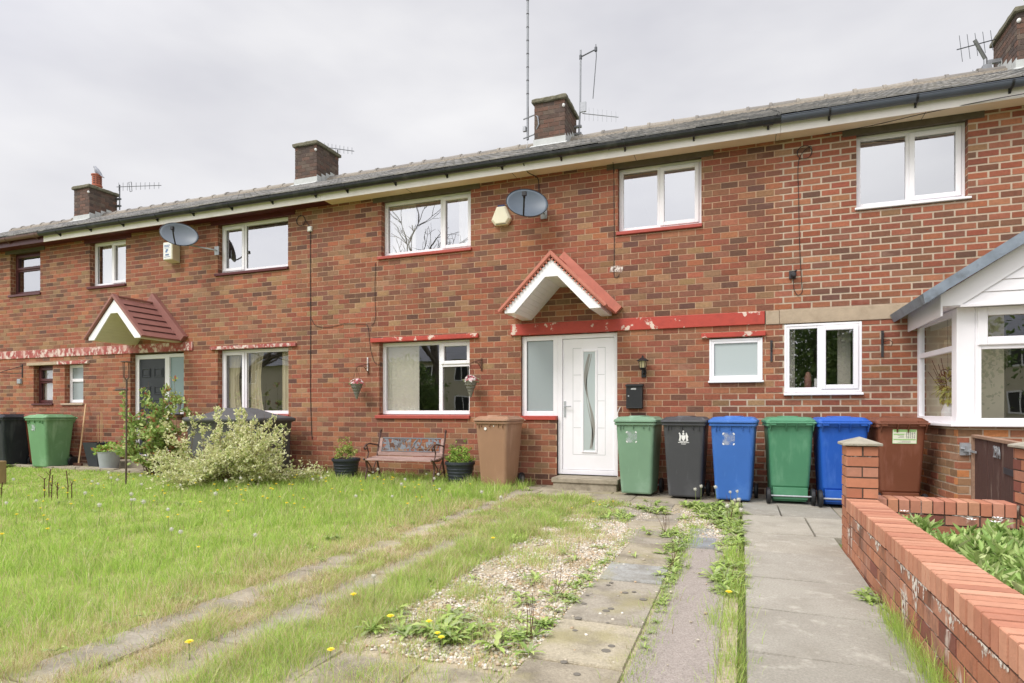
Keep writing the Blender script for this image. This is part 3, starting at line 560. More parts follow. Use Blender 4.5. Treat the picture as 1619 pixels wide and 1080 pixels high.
# ---------------- fascia, soffit, gutter, roof, ridge per house
sty = dict(a=(XA, XB, 'maroon', 'burg', 'gutter_a'), b=(XB, XC, 'maroon', 'fascia', 'gutter'), c=(XC, XD, 'soffit', 'fascia', 'gutter'), d=(XD, XE, 'soffit', 'fascia', 'gutter_d'))
def zr(y): return 4.885+.479*(y+.37)           # top of the roof slope
for k, (x0, x1, so, fa, gu) in sty.items():
    h = house[k]; e = .0015
    yf_ = -.30 if k != 'b' else -.30
    mb = MB(); mb.box(x0+e, x1-e, yf_+.02, .0, ZS, ZS+.012)
    if so == 'soffit':
        x = x0+1.6
        while x < x1: mb.mi = 1; mb.box(x-.003, x+.003, yf_+.022, -.002, ZS-.0015, ZS); mb.mi = 0; x += 1.83
    mb.build('soffit', [M[so], M['timber_dark']], h)
    mb = MB(); mb.box(x0+e, x1-e, yf_, yf_+.018, ZS-.03, 4.875); mb.build('fascia', M[fa], h, bevel=.003)
    mb = MB(); cz, cy, rr = 4.845, yf_-.065, .058; xs = x0+e
    n_ = 12; sec = []
    for q in range(n_+1): a = PI+PI*q/n_; sec.append((cy+rr*math.cos(a), cz+rr*1.15*math.sin(a)))
    inner = [(cy+(rr-.004)*math.cos(PI+PI*q/n_), cz+(rr-.004)*1.15*math.sin(PI+PI*q/n_)) for q in range(n_+1)][::-1]
    prof = sec+inner
    mb.loft([[(X, a, b) for (a, b) in prof] for X in (x0+e, x1-e)])
    mb.tube([(x0+e, cy-rr, cz), (x1-e, cy-rr, cz)], .0055, 6)
    gt = mb.build('gutter', M[gu], h, smooth=False)
    X = x0+.55                              # clips and unions
    while X < x1:
        mb = MB(); big = (int((X-x0)/.9) % 4 == 3)
        wd = .06 if big else .012
        o_ = [(cy+(rr+.007)*math.cos(PI+PI*q/8), cz+(rr+.007)*1.15*math.sin(PI+PI*q/8)) for q in range(9)]; i_ = [(cy+(rr+.001)*math.cos(PI+PI*q/8), cz+(rr+.001)*1.15*math.sin(PI+PI*q/8)) for q in range(9)][::-1]
        mb.loft([[(XX, a, b) for (a, b) in o_+i_] for XX in (X-wd, X+wd)])
        mb.box(X-.012, X+.012, yf_-.012, yf_-.0005, 4.74, 4.83); mb.obox((X, yf_-.04, 4.775), (.008, 0, 0), (0, .035, -.02), (0, .006, .012))
        mb.build('gutter_bracket', M['gutter' if gu != 'gutter_a' else 'gutter_a'], h); X += .92
    # front slope: interlocking concrete tiles, laid course by course
    mb = MB(); r = random.Random(ord(k)); th = math.atan(.479); ex = .335/math.cos(th)*math.cos(th)
    yy = -.40; row = 0
    while yy < 3.28:
        X = x0+(.165 if row % 2 else 0)-.165; y1 = min(yy+.36, 3.3)
        while X < x1:
            a, b = max(X+.003, x0+e), min(X+.327, x1-e)
            if b-a > .03:
                c = r.choice([S(134,131,127), S(122,120,117), S(144,140,134), S(112,111,109)]); j = r.uniform(.88, 1.08); c = tuple(q*j for q in c); dz = r.uniform(-.004, .006)
                za, zb = zr(yy)+.022+dz, zr(y1)+.002
                mb.add([(a, yy, za-.018), (b, yy, za-.018), (b, yy, za), (a, yy, za), (a, y1, zb), (b, y1, zb), (b, y1, zb-.018), (a, y1, zb-.018)], [(0,1,2,3), (3,2,5,4), (0,3,4,7), (1,6,5,2), (0,7,6,1)], c)
                for q in (.25, .75):
                    xm = a+(b-a)*q; mb.add([(xm-.03, yy, za), (xm, yy, za+.012), (xm+.03, yy, za), (xm+.03, y1, zb), (xm, y1, zb+.012), (xm-.03, y1, zb)], [(0,1,4,5), (1,2,3,4), (0,2,1)], c)
            X += .33
        yy += .335; row += 1
    mb.mi = 0; c = S(130,125,118)
    mb.quad((x0, 3.3, zr(3.3)-.02), (x1, 3.3, zr(3.3)-.02), (x1, 7.0, 4.8), (x0, 7.0, 4.8), c)
    mb.quad((x0, -.36, zr(-.36)-.02), (x1, -.36, zr(-.36)-.02), (x1, 3.3, zr(3.3)-.02), (x0, 3.3, zr(3.3)-.02), c)
    roof = mb.build('roof', M['tile'], h)
    mb = MB(); X = x0+.002; zt = zr(3.3)-.035
    while X < x1-.1:
        b = min(X+.448, x1-.002); c = r.choice([S(138,132,126), S(148,141,132), S(126,121,116)]); tz = r.uniform(-.008, .010); tz2 = r.uniform(-.008, .010)
        secs = []
        for (xx, dr, dz) in ((X, .017, tz), (X+.05, .017, tz), (X+.052, 0, tz), (b, -.002, tz2)):
            secs.append([(xx, 3.3+(.125+dr)*math.cos(PI*q/12), zt+dz+(.125+dr)*math.sin(PI*q/12)) for q in range(13)])
        mb.loft(secs, c); X += .45
    mb.build('ridge_tile', M['ridge'], roof, smooth=False)
    mb = MB(); mb.box(x0+.002, x1-.002, 3.14, 3.46, zr(3.14)-.02, zt+.02); mb.build('ridge_bedding', M['bedding'], roof)
    # rooms behind the glass
    mb = MB(); xa, xb = x0+.12, x1-.12
    for (za, zb) in ((.16, 2.5), (2.66, 4.70)):
        for (p, q) in (((xa, .19), (xb, .19)),): pass
        mb.quad((xa, .2, za), (xb, .2, za), (xb, 4.2, za), (xa, 4.2, za)); mb.quad((xa, .2, zb), (xb, .2, zb), (xb, 4.2, zb), (xa, 4.2, zb))
        mb.quad((xa, 4.2, za), (xb, 4.2, za), (xb, 4.2, zb), (xa, 4.2, zb)); mb.quad((xa, .02, za), (xa, 4.2, za), (xa, 4.2, zb), (xa, .02, zb)); mb.quad((xb, .02, za), (xb, 4.2, za), (xb, 4.2, zb), (xb, .02, zb))
        for fr in (.35, .68):
            xm = xa+(xb-xa)*fr+(.25 if k == 'c' else 0); mb.quad((xm, .22, za), (xm, 4.2, za), (xm, 4.2, zb), (xm, .22, zb))
    mb.build('interior', M['room'], h)
    mb = MB(); mb.box(x0, x1, 6.9, 7.0, 0, 4.8); mb.build('rear_wall', M['mortar'], h)
mb = MB(); mb.prism([(XE, 0, 0), (XE, 7, 0), (XE, 7, 4.8), (XE, 3.3, 6.6), (XE, -.3, 4.8), (XE, 0, 4.7)], (.05, 0, 0)); mb.build('gable_wall', M['mortar'], hd)
mb = MB(); mb.prism([(XA, 0, 0), (XA, 7, 0), (XA, 7, 4.8), (XA, 3.3, 6.6), (XA, -.3, 4.8), (XA, 0, 4.7)], (-.05, 0, 0)); mb.box(XA, -19.0, -.001, .05, 0, 4.71); mb.build('gable_wall', M['mortar'], ha)
mb = MB(); mb.box(4.6, XE, 0.0, .05, 0, 4.71); mb.build('side_wall', M['mortar'], hd)

# ---------------- chimneys
def chimney(h, x0, x1, y0, y1, zc, lab=None, pot=False, grow=0):
    mb = MB(); zb = zr(y0)-.1; zt = zc-.10; zb2 = 6.3
    sd_ = int(abs(x0)*100)
    bricks(mb, x0, x1, zb, zt, [], pal_ch, fy(y0), sd_, .010, zbase=zt-40*CO)
    bricks(mb, y0, y1, zb, zt, [], pal_ch, lambda s, z, d: (x1-d, s, z), sd_+1, .010, zbase=zt-40*CO)
    bricks(mb, y0, y1, zb, zt, [], pal_ch, lambda s, z, d: (x0+d, s, z), sd_+2, .010, zbase=zt-40*CO)
    mb.mi = 1; mb.box(x0+.005, x1-.005, y0+.005, y1-.005, zb, zt)
    ch = mb.build('chimney', [M['chim'], M['chim_mortar']], h)
    mb = MB(); mb.cur = (1, 1, 1); r = random.Random(sd_); o = .045; nx, ny = 10, 12; pts = []
    ox0, ox1, oy0, oy1 = x0-o, x1+o, y0-o, y1+o
    per = [(ox0+(ox1-ox0)*i/nx, oy0) for i in range(nx)]+[(ox1, oy0+(oy1-oy0)*i/ny) for i in range(ny)]+[(ox1-(ox1-ox0)*i/nx, oy1) for i in range(nx)]+[(ox0, oy1-(oy1-oy0)*i/ny) for i in range(ny)]
    secs = []
    for (s_, z_) in ((-.015, zt), (0, zt+.012), (0, zt+.07), (-.02, zt+.09)):
        q = []
        for (a, b) in per:
            dx = r.uniform(-.006, .006); cx, cy = (x0+x1)/2, (y0+y1)/2
            q.append((a+(-s_ if a < cx else s_)+dx, b+(-s_ if b < cy else s_)+dx, z_+r.uniform(-.006, .006)))
        secs.append(q)
    mb.loft(secs); mb.lathe([(.17, 0), (.14, .05), (.10, .06), (0, .06)], ((x0+x1)/2, (y0+y1)/2, zt+.085), 14)
    mb.build('cap', M['cap'], ch)
    mb = MB(); zf = zr(y0)+.02                     # lead flashing
    mb.box(x0-.02, x1+.02, y0-.012, y0-.002, zf-.05, zf+.14); mb.add([(x0-.06, y0-.16, zr(y0-.16)+.03), (x1+.06, y0-.16, zr(y0-.16)+.03), (x1+.06, y0-.01, zf+.025), (x0-.06, y0-.01, zf+.025)], [(0,1,2,3)])
    for X in ((x1+.003), (x0-.008)):
        st = 4
        for i in range(st):
            ya, yb = y0+(y1-y0)*i/st*.8, y0+(y1-y0)*(i+1)/st*.8; mb.box(X, X+.006, ya, yb-.01, zr(ya)-.02, zr(ya)+.20)
    mb.build('flashing', M['lead'], ch)
    mb = MB(); mb.ell(((x1 if x0 < 3 else x0)-.02*(1 if x0 < 3 else -1), y0-.01, zt-.13), .03, .03, .035, 8, 6); mb.build('fixing', M['white'], ch)
    return ch
chimney(hb, -9.82, -9.2, 2.78, 3.6, 7.40)
chimney(hc_, -3.88, -3.25, 2.75, 3.66, 7.36)
chd = chimney(hd, 4.0, 4.65, 2.8, 3.75, 7.40)
cha = chimney(ha, -17.47, -16.85, 2.80, 3.6, 7.40)
mb = MB(); pz = 7.38; px, py = -16.72+.02, 3.2
px = -17.12
mb.lathe([(.135, 0), (.14, .05), (.125, .055), (.12, .10), (.14, .11), (.14, .13), (.118, .14), (.118, .40), (.14, .41), (.14, .44), (.10, .45)], (px, py, pz), 20)
mb.cur = (.3, .3, .3); mb.build('chimney_pot', M['terracotta'], cha, smooth=False)
mb = MB()
for i in range(4):
    for a in range(-70, 250, 40):
        t = math.radians(a); c = Vector((px+.119*math.cos(t), py+.119*math.sin(t), pz+.18+i*.055)); mb.obox(c, (-.028*math.sin(t), .028*math.cos(t), 0), (.003*math.cos(t), .003*math.sin(t), 0), (0, 0, .012))
mb.build('louvre', M['groovebrn'], cha)

# ---------------- gabled door canopies
def canopy(h, cx, hw, dep, ze, za, roofm, style):
    s_ = (za-ze)/hw; ln = math.hypot(hw, za-ze); nx_, nz_ = -(za-ze)/ln, hw/ln
    # timber/upvc frame: bargeboards front, sloped soffits, bottom strips
    mb = MB(); bw = .125
    fr = -dep
    pts = [(cx-hw, ze), (cx, za), (cx+hw, ze), (cx+hw-.14, ze-.02), (cx, za-bw*1.75), (cx-hw+.14, ze-.02)]
    flat = .09
    pin = [(cx+hw-.15, ze-.035), (cx+flat, za-bw*1.55-flat*s_*.6), (cx-flat, za-bw*1.55-flat*s_*.6), (cx-hw+.15, ze-.035)]
    outer = [(cx-hw, ze-.035), (cx-hw, ze), (cx, za), (cx+hw, ze), (cx+hw, ze-.035)]
    # bargeboard as quads with thickness
    L_ = [(cx-hw, ze-.035), (cx-hw, ze+.02), (cx, za), (cx, pin[1][1]), (cx-flat, pin[2][1]), pin[3]]
    R_ = [(2*cx-a, b) for (a, b) in L_][::-1]
    for P_ in (L_, R_): mb.prism([(a, fr, b) for (a, b) in P_], (0, .02, 0))
    cn = mb.build('door_canopy', M['upvc'], h, bevel=.004)
    mb = MB(); th_ = .012                                      # soffit lining: two slopes and a flat top
    pr = [pin[3], (cx-flat, pin[2][1]), (cx+flat, pin[1][1]), pin[0]]
    for i in range(3):
        a, b = pr[i], pr[i+1]; nseg = 9 if i != 1 else 1
        for q in range(nseg):
            t0, t1 = q/nseg, (q+1)/nseg; A = (a[0]+(b[0]-a[0])*t0, a[1]+(b[1]-a[1])*t0); B = (a[0]+(b[0]-a[0])*(t1-.006), a[1]+(b[1]-a[1])*(t1-.006))
            mb.add([(A[0], fr+.02, A[1]), (B[0], fr+.02, B[1]), (B[0], -.001, B[1]), (A[0], -.001, A[1]), (A[0], fr+.02, A[1]+th_), (B[0], fr+.02, B[1]+th_), (B[0], -.001, B[1]+th_), (A[0], -.001, A[1]+th_)], [(0,1,2,3), (4,7,6,5), (0,4,5,1), (1,5,6,2), (2,6,7,3), (3,7,4,0)])
    for sg in (-1, 1):
        xo, xi = cx+sg*hw, cx+sg*(hw-.15)
        mb.box(min(xo, xi), max(xo, xi), fr+.02, -.001, ze-.035, ze-.02)
        mb.box(min(xo, xo-sg*.015), max(xo, xo-sg*.015), fr+.02, -.001, ze-.02, ze+.03)
    mb.build('canopy_soffit', M['upvc'] if style == 'red' else M['cream'], cn)
    # roof skin
    mb = MB(); o = .05; rows = 6 if style == 'brown' else 5
    for sg in (-1, 1):
        for q in range(rows):
            t0, t1 = q/rows, (q+1)/rows
            xa, za_ = cx+sg*(hw+o)*(1-t0), ze-.02+(za+.03-ze+.02)*t0; xb, zb_ = cx+sg*(hw+o)*(1-t1), ze-.02+(za+.03-ze+.02)*t1
            dx, dz = sg*-nx_*.0, .028
            lx, lz = sg*(za-ze)/ln, hw/ln
            P0 = (xa+lx*.034, za_+lz*.034); P1 = (xb+lx*.018, zb_+lz*.018)
            y0, y1 = fr-.03, -.002
            mb.add([(xa, y0, za_), (P0[0], y0, P0[1]), (P1[0], y0, P1[1]), (xb, y0, zb_), (xa, y1, za_), (P0[0], y1, P0[1]), (P1[0], y1, P1[1]), (xb, y1, zb_)], [(0,1,2,3), (4,7,6,5), (0,4,5,1), (1,5,6,2), (0,3,7,4), (2,6,7,3)])
        # verge strips front and back, ridge roll
        for (ya, yb, up_) in ((fr-.04, fr+.05, 0), (-.10, -.002, .10)):
            lx, lz = sg*(za-ze)/ln, hw/ln; xa, za_, xb, zb_ = cx+sg*(hw+o+.01), ze-.03, cx, za+.035
            e0 = .015; e1 = .048
            mb.add([(xa+lx*e0, ya, za_+lz*e0), (xa+lx*(e1+up_), ya, za_+lz*(e1+up_)), (xb+lx*0, ya, zb_+.075+up_*1.5), (xb, ya, zb_+.01), (xa+lx*e0, yb, za_+lz*e0), (xa+lx*(e1+up_), yb, za_+lz*(e1+up_)), (xb, yb, zb_+.075+up_*1.5), (xb, yb, zb_+.01)], [(0,1,2,3), (4,7,6,5), (0,4,5,1), (1,5,6,2), (2,6,7,3), (3,7,4,0)])
    mb.box(cx-.03, cx+.03, fr-.035, -.004, za+.055, za+.085)
    if style == 'red':
        for sg in (-1, 1):
            for q in range(17):                                # small scallops over the bargeboard
                t = (q+.5)/17; x_ = cx+sg*hw*(1-t); z_ = ze+(za-ze)*t; mb.ell((x_, fr-.02, z_+.004), .016, .008, .017, 8, 6)
    mb.build('canopy_roof', M[roofm], cn, bevel=.004)
    mb = MB()
    for sg in (-1, 1):
        for q in range(1, rows):
            t = q/rows; lx, lz = sg*(za-ze)/ln, hw/ln; xa, za_ = cx+sg*(hw+o)*(1-t), ze-.02+(za+.03-ze+.02)*t
            c = Vector((xa+lx*.0335-sg*-.002, (fr+.06-.1)/2, za_+lz*.020-.004)); mb.obox(c, (lx*.007, 0, lz*.007), (0, (dep-.14)/2, 0), (-sg*.003*lz, 0, .003))
    mb.build('tile_gap', M['groovebrn'], cn)
    return cn
canopy(hc_, -2.46, .69, .75, 2.54, 3.225, 'tiles_red', 'red')
canopy(hb, -10.86, .68, .87, 2.485, 3.18, 'tiles_brn', 'brown')

# ---------------- bay window of house D
P1_, P2_ = (2.03, 0.0), (2.11, -1.20); XR = 5.2
dirx = Vector((P2_[0]-P1_[0], P2_[1]-P1_[1], 0)); dl = dirx.length; dirx.normalize(); nrm = Vector((dirx.y, -dirx.x, 0))   # outward to the left
fl = lambda s, z, d: tuple(Vector((P1_[0], P1_[1], z))+dirx*s-nrm*d)
ff = lambda s, z, d: (s, P2_[1]+d, z)
mb = MB(); bricks(mb, 0, dl, 0, .955, [], pal_bay, fl, 21, .014, phase=.0); bricks(mb, P2_[0], XR, 0, .955, [], pal_bay, ff, 22, .014, phase=P2_[0])
mb.mi = 1; backing(mb, 0, dl, 0, .955, [], fl, .005); backing(mb, P2_[0]+.004, XR, 0, .955, [], ff, .005)
bay = mb.build('bay_window', [M['brick'], M['mortar_d']], hd)
mb = MB(); q = [(P1_[0]-.07, -.002), (P2_[0]-.07, P2_[1]-.07), (XR, P2_[1]-.07), (XR, -.02), (P1_[0], -.002)]
mb.prism([(a, b, .957) for (a, b) in q], (0, 0, .035)); mb.build('sill', M['upvc'], bay, bevel=.008)
def fbox(mb, fn, s0, s1, z0, z1, d0, d1):
    mb.add([fn(s0, z0, d0), fn(s1, z0, d0), fn(s1, z0, d1), fn(s0, z0, d1), fn(s0, z1, d0), fn(s1, z1, d0), fn(s1, z1, d1), fn(s0, z1, d1)], [(0,3,2,1), (4,5,6,7), (0,1,5,4), (1,2,6,5), (2,3,7,6), (3,0,4,7)])
def fring(mb, fn, s0, s1, z0, z1, w, d0, d1):
    fbox(mb, fn, s0, s0+w, z0, z1, d0, d1); fbox(mb, fn, s1-w, s1, z0, z1, d0, d1); fbox(mb, fn, s0+w, s1-w, z0, z0+w, d0, d1); fbox(mb, fn, s0+w, s1-w, z1-w, z1, d0, d1)
zb0, zb1, zt = .992, 2.20, 1.79
mb = MB(); fring(mb, fl, .0, dl-.075, zb0, zb1, .07, .0, .06); fbox(mb, fl, .07, dl-.145, zt-.03, zt+.03, .004, .056)
fbox(mb, fl, dl-.073, dl, zb0, zb1, -.004, .05)
fbox(mb, ff, P2_[0]-.004, P2_[0]+.155, zb0, zb1, -.004, .05)
fx0 = P2_[0]+.157
for (a, b) in ((fx0, fx0+.62), (fx0+.62, fx0+1.9)):
    fring(mb, ff, a, b, zb0, zb1, .055, .0, .06); fbox(mb, ff, a+.055, b-.055, zt-.03, zt+.03, .004, .056)
bf = mb.build('bay_frame', M['upvc'], bay, bevel=.005)
mb = MB(); fring(mb, ff, fx0+.02, fx0+.60, zt+.01, zb1-.01, .085, -.02, .02); mb.build('sash', M['upvc'], bay, bevel=.008)
g = MB()
for (z0, z1) in ((zb0+.065, zt-.025), (zt+.025, zb1-.065)):
    g.quad(fl(.065, z0, .03), fl(dl-.14, z0, .03), fl(dl-.14, z1, .03), fl(.065, z1, .03))
g.build('pane', M['glass_bay'], bay)
g = MB()
for (a, b) in ((fx0+.05, fx0+.57), (fx0+.67, fx0+1.85)):
    for (z0, z1) in ((zb0+.05, zt-.025), (zt+.025, zb1-.05)): g.quad(ff(a, z0, .03), ff(b, z0, .03), ff(b, z1, .03), ff(a, z1, .03))
g.build('pane', M['glass'], bay)
mb = MB(); mb.box(P1_[0]+.1, XR, P2_[1]+.1, -.005, .94, .955); mb.quad((XR-.8, -1.1, .96), (XR-.8, 0, .96), (XR-.8, 0, 2.2), (XR-.8, -1.1, 2.2)); mb.box(2.125, 2.95, .12, .14, .9, 2.3); mb.build('bay_brightening_lining', M['cream'], bay)  # bay floor, plus cream wall panels added to brighten the dark interior
# gable roof over the bay
rz = lambda X: 2.345+.66*(X-1.79)
yv, yw = -1.48, 0.0; XM = 4.3
mb = MB()
mb.add([(1.76, yv, rz(1.76)), (XM, yv, rz(XM)), (XM, yw, rz(XM)), (1.76, yw, rz(1.76)), (1.76, yv, rz(1.76)-.05), (XM, yv, rz(XM)-.05), (XM, yw, rz(XM)-.05), (1.76, yw, rz(1.76)-.05)], [(0,1,2,3), (4,7,6,5), (0,4,5,1), (1,5,6,2), (2,6,7,3), (3,7,4,0)], S(138,132,120))
mb.add([(XM, yv, rz(XM)), (2*XM-1.76, yv, rz(1.76)), (2*XM-1.76, yw, rz(1.76)), (XM, yw, rz(XM))], [(0,1,2,3)], S(138,132,120))
mb.build('bay_roof', M['tile'], bay)
mb = MB(); e = .0
for (ya, yb, o) in ((yv-.006, yv-.0005, 0),):
    mb.add([(1.755, ya, rz(1.755)-.10), (XM, ya, rz(XM)-.13), (XM, ya, rz(XM)+.02), (1.74, ya, rz(1.74)+.015), (1.755, yb, rz(1.755)-.10), (XM, yb, rz(XM)-.13), (XM, yb, rz(XM)+.02), (1.74, yb, rz(1.74)+.015)], [(0,1,2,3), (4,7,6,5), (0,4,5,1), (1,5,6,2), (2,6,7,3), (3,7,4,0)])
mb.add([(1.735, yv-.004, rz(1.735)+.012), (1.735, yw-.003, rz(1.735)+.012), (1.78, yw-.003, rz(1.78)-.11), (1.78, yv-.004, rz(1.78)-.11), (1.75, yv-.004, rz(1.735)+.02), (1.75, yw-.003, rz(1.735)+.02), (1.795, yw-.003, rz(1.78)-.10), (1.795, yv-.004, rz(1.78)-.10)], [(0,1,2,3), (4,7,6,5), (0,4,5,1), (1,5,6,2), (2,6,7,3), (3,7,4,0)])
mb.add([(1.79, yv, rz(1.79)-.112), (1.94, yv, rz(1.94)-.112), (1.94, yw, rz(1.94)-.112), (1.79, yw, rz(1.79)-.112), (1.79, yv, rz(1.79)-.10), (1.94, yv, rz(1.94)-.10), (1.94, yw, rz(1.94)-.10), (1.79, yw, rz(1.79)-.10)], [(0,1,2,3), (4,7,6,5), (0,4,5,1), (1,5,6,2), (2,6,7,3), (3,7,4,0)])
mb.build('lead_verge', M['leadgrey'], bay)
yb_ = -1.34
mb = MB(); xa = 1.93
mb.add([(xa, yb_, 2.205), (xa, yb_, rz(xa)-.115), (XM, yb_, rz(XM)-.115), (XM, yb_, rz(XM)-.285), (xa+.17*1.0, yb_, 2.205), ], [(0,4,3,2,1)])
mb.add([(xa, yb_+.02, 2.205), (xa, yb_+.02, rz(xa)-.115), (XM, yb_+.02, rz(XM)-.115), (XM, yb_+.02, rz(XM)-.285), (xa+.17, yb_+.02, 2.205)], [(0,1,2,3,4)])
mb.box(xa+.17, XR, yb_, yb_+.02, 2.185, 2.215)
mb.box(xa-.002, xa+.018, yb_+.001, -.001, 2.10, rz(xa)-.11)          # eaves board
mb.box(xa+.02, P2_[0]+.1, yb_+.022, -.001, 2.205, 2.215); mb.box(P1_[0], XR, P2_[1]-.12, P2_[1]+.06, 2.202, 2.212)
mb.build('bargeboard', M['upvc'], bay, bevel=.004)
mb = MB(); zc = 2.216                                  # shiplap boards in the gable
while zc < 3.6:
    x_l = 1.79+(zc+.30-2.345)/.66-.02
    x_l2 = 1.79+(zc+.115+.30-2.345)/.66-.02
    x_l = max(x_l, xa+.15)
    mb.add([(x_l, yb_+.012, zc), (XM, yb_+.012, zc), (XM, yb_+.022, zc+.113), (x_l2, yb_+.022, zc+.113), (x_l, yb_+.03, zc), (XM, yb_+.03, zc), (XM, yb_+.03, zc+.113), (x_l2, yb_+.03, zc+.113)], [(0,1,2,3), (4,7,6,5), (0,4,5,1), (1,5,6,2), (2,6,7,3), (3,7,4,0)]); zc += .117
mb.build('cladding', M['upvc'], bay)
# things standing inside the bay
t = thing('vase_of_foliage', 'white vase with yellow green foliage inside the bay window', 'vase', (2.29, -.27, .955))
mb = MB(); mb.lathe([(.05, 0), (.075, .06), (.08, .16), (.045, .26), (.04, .3)], (2.29, -.27, .955), 16); mb.build('vase', M['white'], t, smooth=True)
# ================================================================== GROUND
def sheet(name, x0, x1, y0, y1, z, mat, nx=1, ny=1, amp=0, kind='structure', fn=None, seed=3):
    r = random.Random(seed); vs = []
    for j in range(ny+1):
        for i in range(nx+1):
            X, Y = x0+(x1-x0)*i/nx, y0+(y1-y0)*j/ny; vs.append((X, Y, z+(fn(X, Y) if fn else 0)+r.uniform(-amp, amp)))
    mb = MB(); mb.add(vs, [(j*(nx+1)+i, j*(nx+1)+i+1, (j+1)*(nx+1)+i+1, (j+1)*(nx+1)+i) for j in range(ny) for i in range(nx)])
    return struct(mb.build(name, mat if not isinstance(mat, str) else M[mat], smooth=True), kind)
sheet('ground', -400, 400, -400, 400, -.06, 'ground')
sheet('lawn', -24, -2.96, -14, -.75, -.012, 'soil', 90, 60, .006)
sheet('lawn_edge', -10.2, -3.25, -.75, -.001, -.010, 'soil', 40, 6, .004)
sheet('gravel_bed', -2.64, -.02, -9, -1.0, -.012, 'gravelbed', 30, 60, .004)
sheet('garden_bed', .99, 8, -9, -3.29, .02, 'bedsoil', 30, 30, .012)
sheet('side_path', .99, 8, -3.0, -.001, -.012, 'step')
SG = [S(168,158,138), S(160,150,132), S(176,166,144), S(156,148,134)]
def slabs(name, rects, mat, zt, jit, seed, gap=.006, th=.06, tint=SG):
    r = random.Random(seed); mb = MB()
    for (x0, x1, y0, y1) in rects:
        c = r.choice(tint); j = r.uniform(.94, 1.05); c = tuple(a*j for a in c); z = [zt+r.uniform(-jit, jit) for _ in range(4)]; g = gap/2; e = .004
        X0, X1, Y0, Y1 = x0+g, x1-g, y0+g, y1-g
        mb.add([(X0+e, Y0+e, z[0]), (X1-e, Y0+e, z[1]), (X1-e, Y1-e, z[2]), (X0+e, Y1-e, z[3]), (X0, Y0, zt-e-jit), (X1, Y0, zt-e-jit), (X1, Y1, zt-e-jit), (X0, Y1, zt-e-jit), (X0, Y0, zt-th), (X1, Y0, zt-th), (X1, Y1, zt-th), (X0, Y1, zt-th)],
               [(0,1,2,3), (0,4,5,1), (1,5,6,2), (2,6,7,3), (3,7,4,0), (4,8,9,5), (5,9,10,6), (6,10,11,7), (7,11,8,4)], c)
    return struct(mb.build(name, M[mat]))
# concrete drive beside the brick wall
yj = [-9.1, -8.3, -7.5, -6.55, -5.75, -5.08, -4.36, -3.55, -2.74, -1.72, -.86, -.003]
dr = [(.015, .775, yj[i], yj[i+1]) for i in range(8)]+[(-.0, .62, -2.74, -1.72), (.62, .985, -2.74, -1.72), (.0, .40, -1.72, -.86), (.40, .985, -1.72, -.86), (.0, .985, -.86, -.003)]
slabs('driveway', dr, 'conc', 0, .005, 5, .014, tint=[S(160,155,144), S(168,162,149), S(154,149,138)])
# paving below the front wall and between door and drive
pv = [(-3.3+.55*i, -2.75+.55*i, -.60, -.003) for i in range(6)]+[(-3.3, -2.62, -1.22, -.60), (-2.62, -1.9, -1.18, -.60), (-1.9, -1.3, -1.2, -.60), (-1.3, -.66, -1.25, -.60), (-.66, -.0, -1.3, -.60), (-1.45, -.75, -1.85, -1.2), (-1.38, -.6, -2.5, -1.86)]
slabs('paving', pv, 'slab', -.002, .003, 6, .008)
slabs('house_apron', [(-14.6+.6*i, -14.0+.6*i, -.78, -.003) for i in range(7)], 'slab', .03, .003, 7, .01)
# worn slab strips across the front
ra = random.Random(4); A_ = []; B_ = []; y = -9.0
while y < -1.3: l = ra.uniform(.55, .7); A_.append((-2.96+ra.uniform(-.01, .01), -2.64+ra.uniform(-.01, .01), y, min(y+l, -1.22))); y += l
y = -9.0
while y < -2.3: l = ra.uniform(.55, .7); B_.append((-2.46+ra.uniform(-.01, .01), -2.12+ra.uniform(-.01, .01), y, y+l)); y += l
slabs('slab_track', A_, 'slab', -.004, .004, 8, .012)
slabs('slab_track', B_, 'slab', -.004, .004, 9, .012)
slabs('slab_row', [(-2.1, -1.75, -6.75, -6.4), (-1.74, -1.32, -6.8, -6.42), (-1.31, -.94, -6.75, -6.38), (-2.1, -1.5, -7.4, -6.82), (-1.49, -.94, -7.4, -6.82)], 'slab', -.006, .004, 10, .012)
slabs('garden_path', [(-.925, -.475, -8.2, -7.3), (-.92, -.47, -7.29, -6.18), (-.915, -.475, -6.17, -5.62), (-.92, -.475, -5.61, -4.78), (-.9, -.48, -4.30, -3.6), (-.98, -.55, -3.58, -2.95), (-1.05, -.6, -2.93, -2.52)], 'slab', .0, .003, 11, .012)
slabs('grey_slab', [(-.905, -.48, -4.77, -4.32)], 'slab', .002, .003, 12, .01, tint=[S(160,160,156)])
sheet('tarmac_strip', -.46, -.10, -9, -2.9, -.006, 'tarmac', 8, 60, .002)
slabs('blue_slate', [(-.50, -.2, -3.6, -3.15), (-.46, -.18, -3.1, -2.7)], 'slab', -.004, .004, 13, .01, tint=[S(138,142,146)])
mb = MB(); r = random.Random(3)                        # lichen spots on the path, thin discs
for _ in range(19):
    a, b = r.uniform(-.88, -.52), r.uniform(-6.9, -4.85); q = r.uniform(.008, .024); mb.lathe([(q, .0015), (q*.96, .0032), (0, .0034)], (a, b, .0), 10)
o_ = mb.build('lichen_spots', M['spots']); struct(o_, 'stuff')
mb = MB(); r = random.Random(8); x = -14.7               # rough kerb edge
while x < -9.9:
    l = r.uniform(.25, .5); mb.box(x, x+l-.01, -.9+r.uniform(-.01, .01), -.785, -.05, .045+r.uniform(-.01, .01)); x += l
struct(mb.build('kerb', M['step'], bevel=.008))

